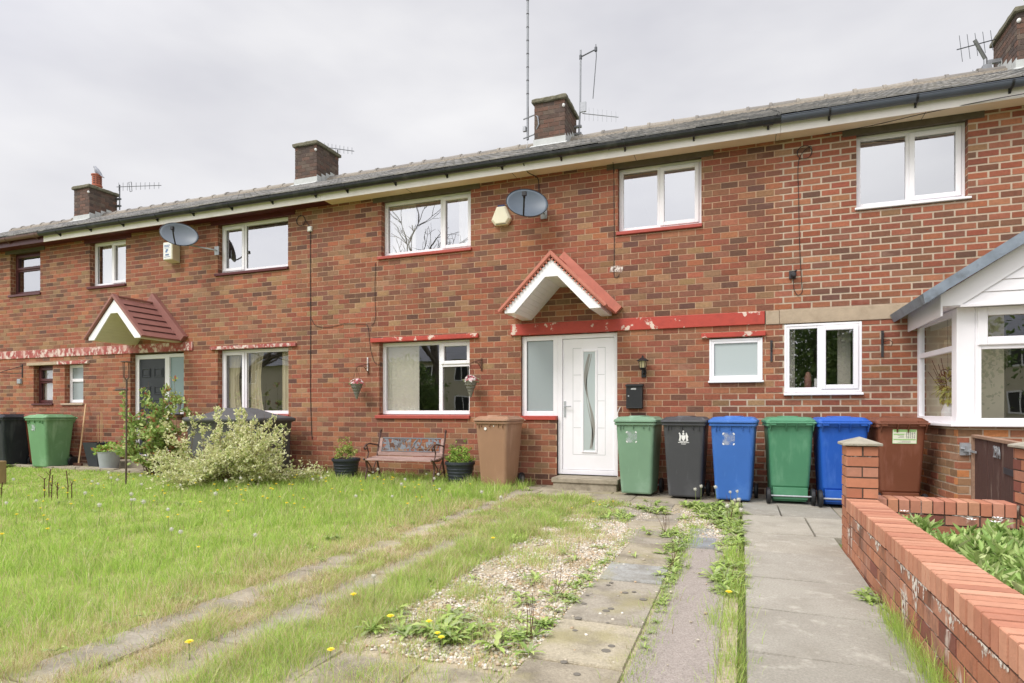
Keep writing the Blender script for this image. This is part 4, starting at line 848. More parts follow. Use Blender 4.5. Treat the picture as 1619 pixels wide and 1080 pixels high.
# ================================================================== VEGETATION helpers
def snoise(x, y, s=1.0, seed=0):
    return (np.sin(x*1.7*s+seed)+np.sin(y*2.3*s+seed*1.7+x*.6*s)+np.sin((x+y)*3.1*s+seed*.3)+np.sin((x*1.3-y*2.1)*1.9*s+seed*2.1))/4
def blades(xy, h, wd, cols, z0=0., curl=.5, seed=1, out=None):
    g = np.random.default_rng(seed); n = len(xy); a = g.uniform(0, 2*PI, n); b = g.uniform(0, 2*PI, n)
    sx, sy = np.cos(a)*wd/2, np.sin(a)*wd/2; ln = h*curl*g.uniform(.2, 1.1, n); lx, ly = np.cos(b)*ln, np.sin(b)*ln
    if out is not None: b = out; lx, ly = np.cos(b)*ln, np.sin(b)*ln
    x, y = xy[:, 0], xy[:, 1]; z = np.full(n, z0) if np.isscalar(z0) else z0
    V = np.empty((n, 7, 3), np.float32)
    V[:, 0] = np.stack([x-sx, y-sy, z-.01], 1); V[:, 1] = np.stack([x+sx, y+sy, z-.01], 1)
    V[:, 2] = np.stack([x-sx*.9+lx*.16, y-sy*.9+ly*.16, z+h*.42], 1); V[:, 3] = np.stack([x+sx*.9+lx*.16, y+sy*.9+ly*.16, z+h*.42], 1)
    V[:, 4] = np.stack([x-sx*.6+lx*.5, y-sy*.6+ly*.5, z+h*.78], 1); V[:, 5] = np.stack([x+sx*.6+lx*.5, y+sy*.6+ly*.5, z+h*.78], 1)
    V[:, 6] = np.stack([x+lx, y+ly, z+h*g.uniform(.9, 1.0, n)], 1)
    k = np.arange(n)[:, None]*7
    Q = np.concatenate([k+np.array([[0,1,3,2]]), k+np.array([[2,3,5,4]])]); T = k+np.array([[4,5,6]])
    return V.reshape(-1, 3), Q, T, np.concatenate([cols, cols, cols])
def mixcol(n, pals, wts, g, jit=.12):
    p = np.array(pals); i = g.choice(len(p), n, p=np.array(wts)/sum(wts)); return p[i]*g.uniform(1-jit, 1+jit, (n, 1))
GR = [S(180,208,104), S(166,198,94), S(196,216,122), S(142,178,84), S(204,210,144)]; DRY = [S(222,206,168), S(208,190,148), S(228,216,184), S(186,166,128)]
def grass(name, n, region, hf, dens, wd, seed, colf, curl=.5, z0=-.01, tuft=0):
    g = np.random.default_rng(seed); x0, x1, y0, y1 = region
    # more, finer blades near the camera: sample distance-weighted
    X = g.uniform(x0, x1, n*3); Y = g.uniform(y0, y1, n*3); d = np.hypot(X, Y+8.8); keep = g.random(n*3) < dens(X, Y)*np.clip(5.0/np.maximum(d, 1.5), .1, 1.0)
    X, Y, d = X[keep][:n], Y[keep][:n], d[keep][:n]; m = len(X); out = g.uniform(0, 2*PI, m); hm = np.ones(m)
    if tuft:                                  # gather part of the blades into tussocks that spray outward
        nt_ = int(tuft); ti = g.integers(0, m, nt_); tx, ty = X[ti], Y[ti]; th_ = g.uniform(.8, 1.6, nt_); ts = g.uniform(.018, .06, nt_); k = g.random(m) < .55; a = g.integers(0, nt_, m)
        dx, dy = g.normal(size=m)*ts[a], g.normal(size=m)*ts[a]; X = np.where(k, tx[a]+dx, X); Y = np.where(k, ty[a]+dy, Y); out = np.where(k, np.arctan2(dy, dx)+g.normal(size=m)*.5, out); hm = np.where(k, th_[a], .72); X = np.minimum(X, x1); Y = np.minimum(Y, y1)
        d = np.hypot(X, Y+8.8)
    h = hf(X, Y)*g.uniform(.55, 1.2, m)*hm; w_ = wd*np.clip(d/5.0, .7, 3.2)*g.uniform(.7, 1.3, m)
    C0 = colf(X, Y, g)
    if tuft: C0 = C0*np.where(k, (.86+.28*((a*7919) % 101)/101.), 1.)[:, None]
    V, Q, T, C = blades(np.stack([X, Y], 1), h, w_, C0, z0, curl, seed, out)
    o = npmesh(name, V, [Q, T], M['grass'], C)
    return o
def seen(X, Y):            # inside the stretch the place can be viewed over, with a margin
    u = (X*.9357+(Y+8.8)*.353)/np.maximum(-X*.353+(Y+8.8)*.9357, .01); return (u > -1.15) & (u < 1.05) & (-X*.353+(Y+8.8)*.9357 > 1.2)
tall = lambda X, Y: np.clip((X+9.0)/1.0, 0, 1)
def lawn_h(X, Y):
    s = snoise(X, Y, .9, 2); nearwall = np.clip((Y+3.2)/1.6, 0, 1)
    s3 = snoise(X, Y, 4.2, 7); base = .066+.035*s+.034*s3+.055*nearwall*tall(X, Y); low = (X < -8.6)&(Y > -3.2); return np.where(low, .03+.012*s, np.clip(base, .03, .3))
def lawn_c(X, Y, g):
    n = len(X); c = mixcol(n, GR, (.3, .22, .22, .1, .16), g); dry = mixcol(n, DRY, (1, 1, 1, .6), g)
    s = snoise(X, Y, 1.4, 5)*.5+.5; edge = np.clip((X+3.7)/.6, 0, 1)*.5; p = .06+.14*np.clip(s-.45, 0, 1)*2+edge*(Y < -2); k = g.random(n) < p; c[k] = dry[k]; return c
def lawn_d(X, Y):
    s = snoise(X, Y, 2.2, 9); e = np.where(X > -2.95, np.clip((snoise(X, Y, 3.6, 31)*.5+.5)*1.3-.35-(X+2.95)*5, 0, 1), 1); return e*np.where(seen(X, Y), np.clip(.72+.34*s, .2, 1), 0)*np.where(((X > -9.3)&(X < -6.9)&(Y > -.95)) | ((Y > -.8)&(X < -9.8)), 0, 1)
o = grass('grass', 250000, (-17, -2.80, -8.2, -.03), lawn_h, lawn_d, .0034, 21, lawn_c, .75, -.01, 5200); struct(o, 'stuff')
# grass between and over the strips, drier and patchy
def mid_d(X, Y):
    s = snoise(X, Y, 2.6, 3)*.5+.5; s2 = snoise(X, Y, 5.5, 8)*.5+.5
    gapAB = ((X > -2.68)&(X < -2.42)) * (.9*np.clip(s*1.4, 0, 1)); gapB = ((X > -2.16)&(X < -1.80)) * .95
    eA = np.abs(X+2.80)/.16; eB = np.abs(X+2.29)/.17; onA = ((X < -2.62))*np.clip(eA*.75+s2*1.25-1.0, 0, 1)*1.6; onB = ((X > -2.5)&(X < -2.1))*np.clip(eB*.75+s2*1.3-.98, 0, 1)*1.6
    grav = ((X > -1.95)&(X < -.95))*np.clip((s-.52)*1.6+(s2-.5)*.7, 0, 1)*(Y > -6.4)*np.clip(1.25+X*.1, 0, 1)
    upper = ((X > -2.6)&(X < -1.15)&(Y > -3.9)&(Y < -1.25))*np.clip(.8-(X+1.9)*1.1, .05, .9)*np.clip(s2*1.8-.3, 0, 1)
    low = ((X > -2.2)&(X < -.95)&(Y < -5.7)&(Y > -6.9))*.40*np.clip(s2*1.4-.2, 0, 1)
    return np.where(seen(X, Y), np.clip(gapAB+gapB+onA+onB+grav+upper+low, 0, 1), 0)
def mid_h(X, Y): return np.clip(.05+.045*snoise(X, Y, 3.8, 4)+.035*((X > -2.15)&(X < -1.75)), .012, .15)
def mid_c(X, Y, g):
    n = len(X); c = mixcol(n, GR, (.25, .2, .2, .1, .25), g); dry = mixcol(n, DRY, (1, 1, 1, 1), g); s = snoise(X, Y, 2.1, 12)*.5+.5
    k = g.random(n) < np.clip(.22+.5*(s-.3), .08, .85); c[k] = dry[k]; return c
o = grass('rough_grass', 105000, (-2.98, -.95, -7.6, -1.2), mid_h, mid_d, .0032, 22, mid_c, .85, -.02, 2600); struct(o, 'stuff')
# straw: long dead blades lying over the slab edges and in the rough
def straw_d(X, Y):
    s = snoise(X, Y, 3.4, 15)*.5+.5; e = np.minimum(np.abs(X+2.97), np.minimum(np.abs(X+2.62), np.minimum(np.abs(X+2.47), np.abs(X+2.1)))); return np.where(seen(X, Y), np.clip(1-e/.15, 0, 1)*np.clip(s*1.9-.4, .05, 1)+((X > -2.1)&(X < -1.0)&(Y < -3.2))*np.clip(s*2-1.15, 0, 1)*.5, 0)
o = grass('dead_grass', 44000, (-3.12, -.95, -7.4, -1.3), lambda X, Y: np.full(len(X), .05), straw_d, .0026, 24, lambda X, Y, g: mixcol(len(X), DRY+[S(150,124,92)], (1, 1, 1, .8, .5), g), 2.2, -.005); struct(o, 'stuff')
# thin green seams: along the garden path, the drive edge and the wall foot
def seam_d(X, Y):
    s = snoise(X, Y, 3, 6)*.5+.5; s2 = snoise(X, Y, 7, 1)*.5+.5
    a = ((X > -.475)&(X < -.395)&(Y < -2.6))*.75; b = ((X > -1.0)&(X < -.92)&(Y < -3))*.6*s2*1.3; c = ((X > -.14+.03*np.sin(Y*5))&(X < .012))*(Y < -3.3)*np.clip(s*1.5-.1, .15, 1)
    d = ((X > -.6)&(X < -.02)&(Y > -3.0)&(Y < -1.25))*np.clip(s2*2.2-.95, 0, 1)*.5
    e = ((X > .705)&(X < .772)&(Y < -4.75))*1.0*((Y < -5.0)|(s2 > .6)); return np.where(seen(X, Y), np.clip(a+b+c+d+e, 0, 1), 0)
def seam_h(X, Y): return np.where((X > .7)&(Y < -4.95), .13, np.where(X < -.38, .03, .05+.03*snoise(X, Y, 3, 1)))
def seam_c(X, Y, g): return mixcol(len(X), GR+[S(150,130,90)], (.34, .26, .2, .1, .1, .08), g)
o = grass('seam_grass', 52000, (-1.0, .775, -8, -1.2), seam_h, seam_d, .0028, 23, seam_c, .8, -.012, 1500); struct(o, 'stuff')

def leafset(C, D, Ln, Wd, cols, seed=1, fold=.25):
    """diamond leaves at C pointing along D"""
    g = np.random.default_rng(seed); n = len(C); D = D/np.linalg.norm(D, axis=1, keepdims=True); u = g.normal(size=(n, 3)); s = np.cross(D, u); s /= np.linalg.norm(s, axis=1, keepdims=True)+1e-9; nn = np.cross(s, D)
    L_ = Ln[:, None]; W_ = Wd[:, None]
    V = np.empty((n, 6, 3), np.float32); V[:, 0] = C; V[:, 1] = C+D*L_*.35+s*W_*.5+nn*W_*fold*.5; V[:, 2] = C+D*L_*.75+s*W_*.36+nn*W_*fold*.4-nn*L_*.05
    V[:, 3] = C+D*L_-nn*L_*.12; V[:, 4] = C+D*L_*.75-s*W_*.36+nn*W_*fold*.4-nn*L_*.05; V[:, 5] = C+D*L_*.35-s*W_*.5+nn*W_*fold*.5
    k = np.arange(n)[:, None]*6; Q = np.concatenate([k+np.array([[0,1,2,3]]), k+np.array([[0,3,4,5]])])
    return V.reshape(-1, 3), Q, np.concatenate([cols, cols])
def plant(name, label, cat, base, rx, ry, h, nst, ntw, nlf, lsz, pal, wts, seed, group=None, z_low=.12, stemr=.008, shoots=0, parent=None, up=.5, lw=.5, lumps=.25, part='foliage', matst='twig', twl=.22, droop=0):
    r = random.Random(seed); g = np.random.default_rng(seed); bx, by, bz = base
    t = parent if parent is not None else thing(name, label, cat, base, group)
    mb = MB(); P_ = []; D_ = []
    for i in range(nst+shoots):
        shoot = i >= nst
        a = r.uniform(0, 2*PI); e = r.uniform(z_low, 1.0)**.8; el = math.asin(min(1, e)); k = r.uniform(.72, 1.0)*(1+lumps*math.sin(a*3+seed)*math.cos(el*4)*.5)
        tip = Vector((bx+rx*math.cos(a)*math.cos(el)*k, by+ry*math.sin(a)*math.cos(el)*k, bz+h*math.sin(el)*k))
        if shoot: tip = Vector((bx+rx*.75*r.uniform(-1, 1), by+ry*.5*r.uniform(-1, 1), bz+h*r.uniform(1.02, 1.3)))
        b0 = Vector((bx+rx*.14*r.uniform(-1, 1), by+ry*.14*r.uniform(-1, 1), bz)); mid = b0.lerp(tip, .5)+Vector((0, 0, h*.18*up))
        if shoot: b0 = Vector((tip.x+r.uniform(-.1, .1), tip.y, bz+h*.45)); mid = b0.lerp(tip, .5)
        pts = [b0.lerp(mid, q).lerp(mid.lerp(tip, q), q) for q in (0, .25, .5, .75, 1)]; mb.tube(pts, [stemr, stemr*.8, stemr*.6, stemr*.45, stemr*.25], 5)
        nt_ = ntw if not shoot else max(3, ntw//2)
        for _ in range(nt_):
            q = r.uniform(.3, 1.0)**.7 if not shoot else r.uniform(.1, 1)
            s0 = b0.lerp(mid, q).lerp(mid.lerp(tip, q), q); dr = (tip-b0).normalized()*.7+Vector((r.gauss(0, .6), r.gauss(0, .6), r.gauss(.15-droop, .5))); dr.normalize()
            if shoot: dr = Vector((r.gauss(0, .4), r.gauss(0, .4), .8)).normalized()
            l = twl*r.uniform(.5, 1.2)*(1 if not shoot else .35); s1 = s0+dr*l; s1.z = max(s1.z, bz+.02)
            if not shoot: mb.tube([s0, s1], [stemr*.3, stemr*.15], 3, caps=False)
            for _ in range(nlf):
                w_ = r.random(); p = s0.lerp(s1, w_); P_.append((p.x+r.gauss(0, lsz*.3), p.y+r.gauss(0, lsz*.3), p.z+r.gauss(0, lsz*.3))); D_.append((dr.x*.6+r.gauss(0, .6), dr.y*.6+r.gauss(0, .6), dr.z*.6+r.gauss(0.05, .5)))
    mb.build('stems', M[matst], t)
    n = len(P_); C = mixcol(n, pal, wts, g, .1); L_ = lsz*g.uniform(.6, 1.3, n)
    V, Q, CC = leafset(np.array(P_), np.array(D_), L_, L_*lw, C, seed)
    npmesh(part, V, [Q], M['leaf'], CC, parent=t)
    return t
VAR = [S(228,226,180), S(214,216,156), S(238,236,204), S(192,202,136), S(160,176,112)]
plant('variegated_shrub', 'large cream and green variegated shrub sprawling on the lawn in front of the covered barbecue', 'shrub', (-7.30, -1.75, 0), 1.30, .85, .88, 96, 13, 18, .041, VAR, (.32, .28, .16, .14, .1), 31, shoots=20, stemr=.006, z_low=.02, twl=.27, lw=.55, lumps=.9)
ROS = [S(150,176,96), S(176,194,118), S(118,146,80), S(206,214,146), S(168,110,84), S(198,146,108)]
plant('rose_bush', 'tall rose bush with green and reddish leaves growing before the dark grey front door', 'shrub', (-9.75, -.95, 0), .92, .5, 1.35, 32, 11, 11, .070, ROS, (.3, .26, .16, .16, .07, .05), 32, shoots=8, stemr=.007, z_low=.12, twl=.2, lw=.6)
# ---- weeds: rosettes of jagged leaves
def rosettes(name, pts, seed, size=.12, pal=None, kind='stuff', upf=.45):
    g = np.random.default_rng(seed); V = []; F = []; C = []; k = 0; r = random.Random(seed)
    pal = pal or [S(156,182,94), S(172,194,108), S(134,160,84), S(184,198,124), S(158,172,120)]
    for (x, y, s) in pts:
        nl = r.randint(7, 12)
        for i in range(nl):
            a = r.uniform(0, 2*PI); L_ = size*s*r.uniform(.6, 1.2); w_ = L_*r.uniform(.14, .22); e = r.uniform(.1, 1.0)*upf; d = Vector((math.cos(a), math.sin(a), 0)); sd = Vector((-d.y, d.x, 0)); c = r.choice(pal); j = r.uniform(.88, 1.1); c = tuple(q*j for q in c)
            m = 7; base = k
            for q in range(m+1):
                t = q/m; ww = w_*(.25+.9*math.sin(PI*min(1, t*.9+.06)))*(1.15 if q % 2 else .62)*(1 if q < m else 0.02); z = L_*(e*2.0*t*(1-.45*t)-.25*max(0, t-.6)); p = Vector((x, y, .004))+d*L_*t*(1-.25*e)
                V.append((p.x-sd.x*ww/2, p.y-sd.y*ww/2, max(.003, z+ww*.2))); V.append((p.x, p.y, max(.001, z))); V.append((p.x+sd.x*ww/2, p.y+sd.y*ww/2, max(.003, z+ww*.2)))
            for q in range(m):
                b = base+q*3; F += [(b, b+1, b+4, b+3), (b+1, b+2, b+5, b+4)]; C += [c, c]
            k += (m+1)*3
    o = npmesh(name, np.array(V), [np.array(F)], M['leaf'], np.array(C)); o['kind'] = kind; return o
r = random.Random(77); pts = []
def clump(cx, cy, sx, sy, n, s0=.7, s1=1.2):
    for _ in range(n): pts.append((cx+r.gauss(0, sx), cy+r.gauss(0, sy), r.uniform(s0, s1)))
clump(-.35, -1.38, .16, .10, 34, .8, 1.5); clump(-.22, -1.75, .14, .25, 44, .8, 1.4); clump(-.12, -2.4, .08, .3, 30, .7, 1.2); clump(-.08, -3.2, .06, .4, 26, .6, 1.1); clump(-.1, -4.4, .05, .25, 26, .6, 1.1)
clump(-.92, -1.85, .07, .07, 8, .8, 1.3); clump(-.62, -3.1, .09, .12, 16, .5, 1.0); clump(-.5, -3.6, .05, .18, 16, .5, 1.0); clump(-.44, -4.9, .02, .7, 40, .25, .5); clump(-.45, -4.3, .04, .15, 10, .4, .8)
clump(-1.5, -2.0, .3, .3, 26, .6, 1.2); clump(-1.25, -2.45, .12, .12, 12, .7, 1.2); clump(-1.4, -6.05, .13, .10, 30, .7, 1.3); clump(-1.7, -6.1, .08, .08, 8, .6, 1.1); clump(-1.05, -5.9, .08, .15, 16, .5, 1.0); clump(-.98, -5.0, .04, .5, 22, .4, .8)
clump(-1.3, -4.4, .3, .5, 16, .5, 1.0); clump(-1.2, -5.3, .15, .2, 8, .6, 1.1); clump(-3.1, -4.5, .15, 1.2, 30, .4, .9); clump(-5.5, -3.5, 2, 1.5, 60, .5, 1.0); clump(-2.2, -2.2, .3, .4, 18, .5, 1.0); clump(.73, -4.65, .03, .15, 10, .5, 1.0); clump(-1.1, -1.15, .12, .06, 7, .3, .6)
clump(-1.5, -1.35, .15, .08, 8, .4, .8); clump(-13.9, -1.0, .2, .08, 14, 1, 1.8)
pts = [p for p in pts if not (p[0] > .015 and p[1] > -4.3)]
rosettes('weeds', pts, 41, .105)
# reddish stalks of old weeds
mb = MB(); r = random.Random(5)
for (x, y, n, h) in ((-.66, -3.1, 7, .22), (-.47, -4.35, 5, .2), (-1.05, -5.25, 4, .16), (-.1, -4.6, 4, .14), (-1.0, -5.95, 4, .22), (-.12, -2.2, 8, .25), (-.95, -2.0, 4, .15)):
    for _ in range(n): a = (x+r.gauss(0, .02), y+r.gauss(0, .02), 0); b = (a[0]+r.gauss(0, .05), a[1]+r.gauss(0, .05), h*r.uniform(.6, 1.2)); mb.tube([a, ((a[0]+b[0])/2+.01, (a[1]+b[1])/2, b[2]*.5), b], [.0022, .0018, .001], 4)
struct(mb.build('dry_stalks', M['rust']), 'stuff')
# ---- pebbles
g = np.random.default_rng(8)
phi = (1+5**.5)/2; ico = np.array([(-1,phi,0),(1,phi,0),(-1,-phi,0),(1,-phi,0),(0,-1,phi),(0,1,phi),(0,-1,-phi),(0,1,-phi),(phi,0,-1),(phi,0,1),(-phi,0,-1),(-phi,0,1)])/np.hypot(1, phi)
icf = np.array([(0,11,5),(0,5,1),(0,1,7),(0,7,10),(0,10,11),(1,5,9),(5,11,4),(11,10,2),(10,7,6),(7,1,8),(3,9,4),(3,4,2),(3,2,6),(3,6,8),(3,8,9),(4,9,5),(2,4,11),(6,2,10),(8,6,7),(9,8,1)])
def pebbles(name, X, Y, s, seed, z=.0):
    g = np.random.default_rng(seed); n = len(X); V = ico[None]*(1+g.uniform(-.18, .18, (n, 12, 1))); V = V*np.stack([s*g.uniform(.8, 1.3, n), s*g.uniform(.7, 1.1, n), s*g.uniform(.45, .8, n)], 1)[:, None]
    a = g.uniform(0, 2*PI, n); c_, s_ = np.cos(a)[:, None], np.sin(a)[:, None]; Vx = V[..., 0]*c_-V[..., 1]*s_; Vy = V[..., 0]*s_+V[..., 1]*c_
    V = np.stack([Vx+X[:, None], Vy+Y[:, None], V[..., 2]+z+s[:, None]*.2], 2); F = (np.arange(n)[:, None, None]*12+icf[None]).reshape(-1, 3)
    C = mixcol(n, [S(200,191,175), S(184,173,154), S(218,212,201), S(174,154,128), S(162,154,142), S(190,164,132)], (.24, .24, .12, .14, .16, .10), g, .08); o = npmesh(name, V.reshape(-1, 3), [F], M['pebble'], np.repeat(C, 20, axis=0), smooth=True); o['kind'] = 'stuff'; return o
n = 62000; X = g.uniform(-2.15, -.06, n); Y = g.uniform(-6.5, -1.3, n); s2 = snoise(X, Y, 2.4, 6)*.5+.5
inA = (X < -.9-.0*Y)&(X > -2.1)&(Y < -1.35)&(Y > -6.35)&(X > -1.55-(-Y-1.3)*.16)
inB = (X > -.62)&(X < -.1)&(Y > -3.5)&(Y < -1.7)
keep = (inA & (g.random(n) < np.clip(s2*1.9-.30, .05, 1))) | (inB & (g.random(n) < np.clip(s2*1.1, 0, .8))) | ((X > -1.45)&(X < -.6)&(Y > -3.2)&(Y < -1.5)&(g.random(n) < .30*s2))
X, Y = X[keep], Y[keep]; pebbles('gravel', X, Y, np.random.default_rng(2).uniform(.0055, .0135, len(X)), 9, -.010)
gg = np.random.default_rng(12); m = 170; Xs = gg.uniform(-.9, .0, m); Ys = gg.uniform(-7.2, -1.4, m); pebbles('loose_stones', Xs, Ys, gg.uniform(.004, .012, m)**1, 10, .0)

# ---- dandelions: flowers and seed heads, copied
def dandelion(kind):
    if kind == 'flower':
        t = thing('dandelion', 'yellow dandelion flower standing in the rough grass', 'flower', (0, 0, 0), 'yellow dandelions in the grass')
        mb = MB(); mb.tube([(0, 0, -.01), (.004, 0, .05), (.002, .003, .1)], .0022, 5); mb.build('stem', M['stem_green'], t)
        mb = MB(); rr = random.Random(1)
        for ring_, (n_, R_, e) in enumerate(((16, .021, .15), (13, .016, .5), (8, .010, .9))):
            for i in range(n_):
                a = 2*PI*i/n_+ring_*.2; d = Vector((math.cos(a)*math.cos(e), math.sin(a)*math.cos(e), math.sin(e))); sd = Vector((-math.sin(a), math.cos(a), 0)); c = Vector((.002, .003, .1))
                mb.add([c+sd*.001, c+d*R_+sd*.0026, c+d*R_-sd*.0026, c-sd*.001], [(0,1,2,3)])
        mb.lathe([(.003, -.008), (.007, -.003), (.008, .003), (0, .006)], (.002, .003, .1), 8); mb.build('flower_head', M['petal_y'], t)
    else:
        t = thing('dandelion_clock', 'round white dandelion seed head on a thin stalk in the grass', 'flower', (0, 0, 0), 'white dandelion seed heads')
        mb = MB(); mb.tube([(0, 0, -.01), (.006, 0, .09), (.002, .003, .17)], .002, 5); mb.build('stem', M['stem_green'], t)
        mb = MB(); rr = random.Random(2); c = Vector((.002, .003, .185))
        for i in range(90):
            d = Vector((rr.gauss(0, 1), rr.gauss(0, 1), rr.gauss(0, 1))).normalized(); u = d.orthogonal().normalized(); v = d.cross(u); p = c+d*.019
            mb.add([p+u*.004, p-u*.002+v*.0035, p-u*.002-v*.0035], [(0,1,2)])
        mb.ell(c, .012, .012, .012, 8, 6); mb.build('seed_head', M['clock'], t)
    return t
def dup(root, loc, rz=0, sc=1, label=None):
    c = root.copy(); col.objects.link(c); c.location = loc; c.rotation_euler = (0, 0, rz); c.scale = (sc,)*3
    if label: c['label'] = label
    for ch in list(root.children):
        d = ch.copy(); col.objects.link(d); d.parent = c
        for gch in list(ch.children): e = gch.copy(); col.objects.link(e); e.parent = d
    return c
pf = dandelion('flower'); pc = dandelion('clock'); r = random.Random(55)
fl_ = [(-1.459, -6.107), (-1.353, -6.215), (-1.305, -6.27), (-1.663, -6.137), (-1.686, -6.579), (-2.326, -6.747), (-5.75, -5.211), (-2.05, -5.9)]
for _ in range(190):
    x, y = r.uniform(-9, -3.2), r.uniform(-6.0, -1.2)
    if r.random() < (1 if y > -4 else .3): fl_.append((x, y))
fl_ += [(-1.6, -1.9), (-1.5, -2.0), (-1.75, -2.3), (-1.4, -1.75), (-.07, -5.1), (-1.9, -4.2)]
def pl(root, i, x, y, sc, zo=0):
    if i == 0: root.location = (x, y, zo); root.scale = (sc,)*3; root.rotation_euler = (0, 0, 1)
    else: dup(root, (x, y, zo), r.uniform(0, 6.28), sc)
for i, (x, y) in enumerate(fl_): pl(pf, i, x, y, r.uniform(.6, .95) if i > 7 else r.uniform(.7, .95), .085 if i > 7 and x < -3 else -.01)
ck = [(-3.9, -2.3), (-3.35, -2.35), (-4.9, -1.5), (-6.9, -.75), (-5.3, -.8), (-4.4, -.75), (-7.6, -3.2), (-8.0, -3.0), (-8.6, -2.6), (-9.0, -3.6), (-6.2, -2.2), (-2.7, -2.6), (-.07, -2.0), (-.03, -2.35), (-.12, -2.75), (.0, -2.9), (-.28, -1.35), (-.12, -1.45), (-.05, -1.38), (-6.9, -4.6), (-5.4, -1.9), (-4.2, -1.7), (-7.4, -2.6), (-3.6, -3.0), (-.5, -1.5), (-.45, -1.3), (-1.95, -5.85), (-2.35, -2.9)]
ck += [(r.uniform(-8.5, -3.3), r.uniform(-5.5, -.9)) for _ in range(26)]
for i, (x, y) in enumerate(ck): pl(pc, i, x, y, r.uniform(.85, 1.2), .02)

# ---- bed plants behind the brick wall
BED = [S(156,184,104), S(176,196,122), S(132,162,88), S(198,208,148)]
def leafy(i, x, y, h, lab, grp):
    r = random.Random(i); g = np.random.default_rng(i); t = thing('leafy_plant', lab, 'plant', (x, y, .02), grp); mb = MB(); P_ = []; D_ = []
    for s in range(9):
        a = r.uniform(0, 2*PI); rr = r.uniform(.02, .13); tx, ty = x+rr*math.cos(a), y+rr*math.sin(a); hh = h*r.uniform(.7, 1.05); mb.tube([(x+rr*.5*math.cos(a), y+rr*.5*math.sin(a), .0), (tx, ty, hh)], [.004, .003], 5)
        for lev in range(5):
            zz = hh*(.35+.65*lev/4)
            for q in range(7): b = r.uniform(0, 2*PI); P_.append((tx, ty, zz+.02)); D_.append((math.cos(b), math.sin(b), r.uniform(.1, .8) if lev < 4 else r.uniform(.5, 1.6)))
    mb.build('stems', M['stem_green'], t); n = len(P_); L_ = g.uniform(.06, .12, n)
    V, Q, C = leafset(np.array(P_), np.array(D_), L_, L_*.26, mixcol(n, BED, (.35, .3, .15, .2), g), i); npmesh('foliage', V, [Q], M['leaf'], C, parent=t)
r = random.Random(9); k = 0
for y in (-3.55, -3.8, -4.05, -4.3, -4.6, -4.9, -5.2):
    for x in (1.2, 1.42, 1.65, 1.9, 2.15):
        if r.random() < .1: continue
        leafy(200+k, x+r.uniform(-.05, .05), y+r.uniform(-.06, .06), .25+r.uniform(-.04, .05), 'bright green leafy plant with whorled leaves in the bed behind the brick wall', 'leafy plants in the walled bed'); k += 1
mb = MB(); r = random.Random(2)
for (x, y) in ((1.15, -3.45), (1.5, -3.7), (1.62, -3.75), (1.7, -3.55)):
    for q in range(5): a = 2*PI*q/5; c = Vector((x, y, .36)); mb.add([c, c+Vector((math.cos(a-.35), math.sin(a-.35), .3))*.025, c+Vector((math.cos(a), math.sin(a), .2))*.035, c+Vector((math.cos(a+.35), math.sin(a+.35), .3))*.025], [(0,1,2,3)])
mb.cur = (1, 1, 1); o = mb.build('white_flowers', M['petal']); tag(o, 'small white flowers among the green plants in the walled bed', 'flowers', kind='stuff'); del o['category']
# ================================================================== WHEELED BINS
def rrect(x0, x1, y0, y1, z, rad=.04, n=4, zf=None):
    q = []
    for (cx, cy, a0) in ((x1-rad, y0+rad, -90), (x1-rad, y1-rad, 0), (x0+rad, y1-rad, 90), (x0+rad, y0+rad, 180)):
        for i in range(n+1): a = math.radians(a0+90*i/n); q.append((cx+rad*math.cos(a), cy+rad*math.sin(a), z))
    return q
def binmat(nm, c, fade, spec=.4): return pmat(nm, c, .48, .08, 3, .08, 200, dirt=fade, damt=.55, dscale=2.6, spec=spec, d2=(tuple(min(1, q*1.3+.06) for q in fade), .4, 6, .56, .72, (1.2, 1.2, .25)))
BM = {'green': binmat('bin_green_faded', S(116,148,122), S(146,172,152)), 'green2': binmat('bin_green', S(76,134,100), S(100,150,118)), 'green3': binmat('bin_green_bright', S(108,152,110), S(150,184,152)),
      'black': binmat('bin_charcoal', S(68,69,72), S(92,93,95)), 'black2': binmat('bin_black', S(38,42,50), S(60,64,70)), 'blue': binmat('bin_blue_faded', S(56,104,178), S(90,134,196)), 'blue2': binmat('bin_blue', S(30,86,178), S(52,104,184)),
      'brown': binmat('bin_tan', S(156,120,96), S(172,138,116)), 'brown2': binmat('bin_brown', S(114,68,48), S(130,78,58)), 'brown3': binmat('bin_brown_dull', S(122,68,50), S(138,88,70))}
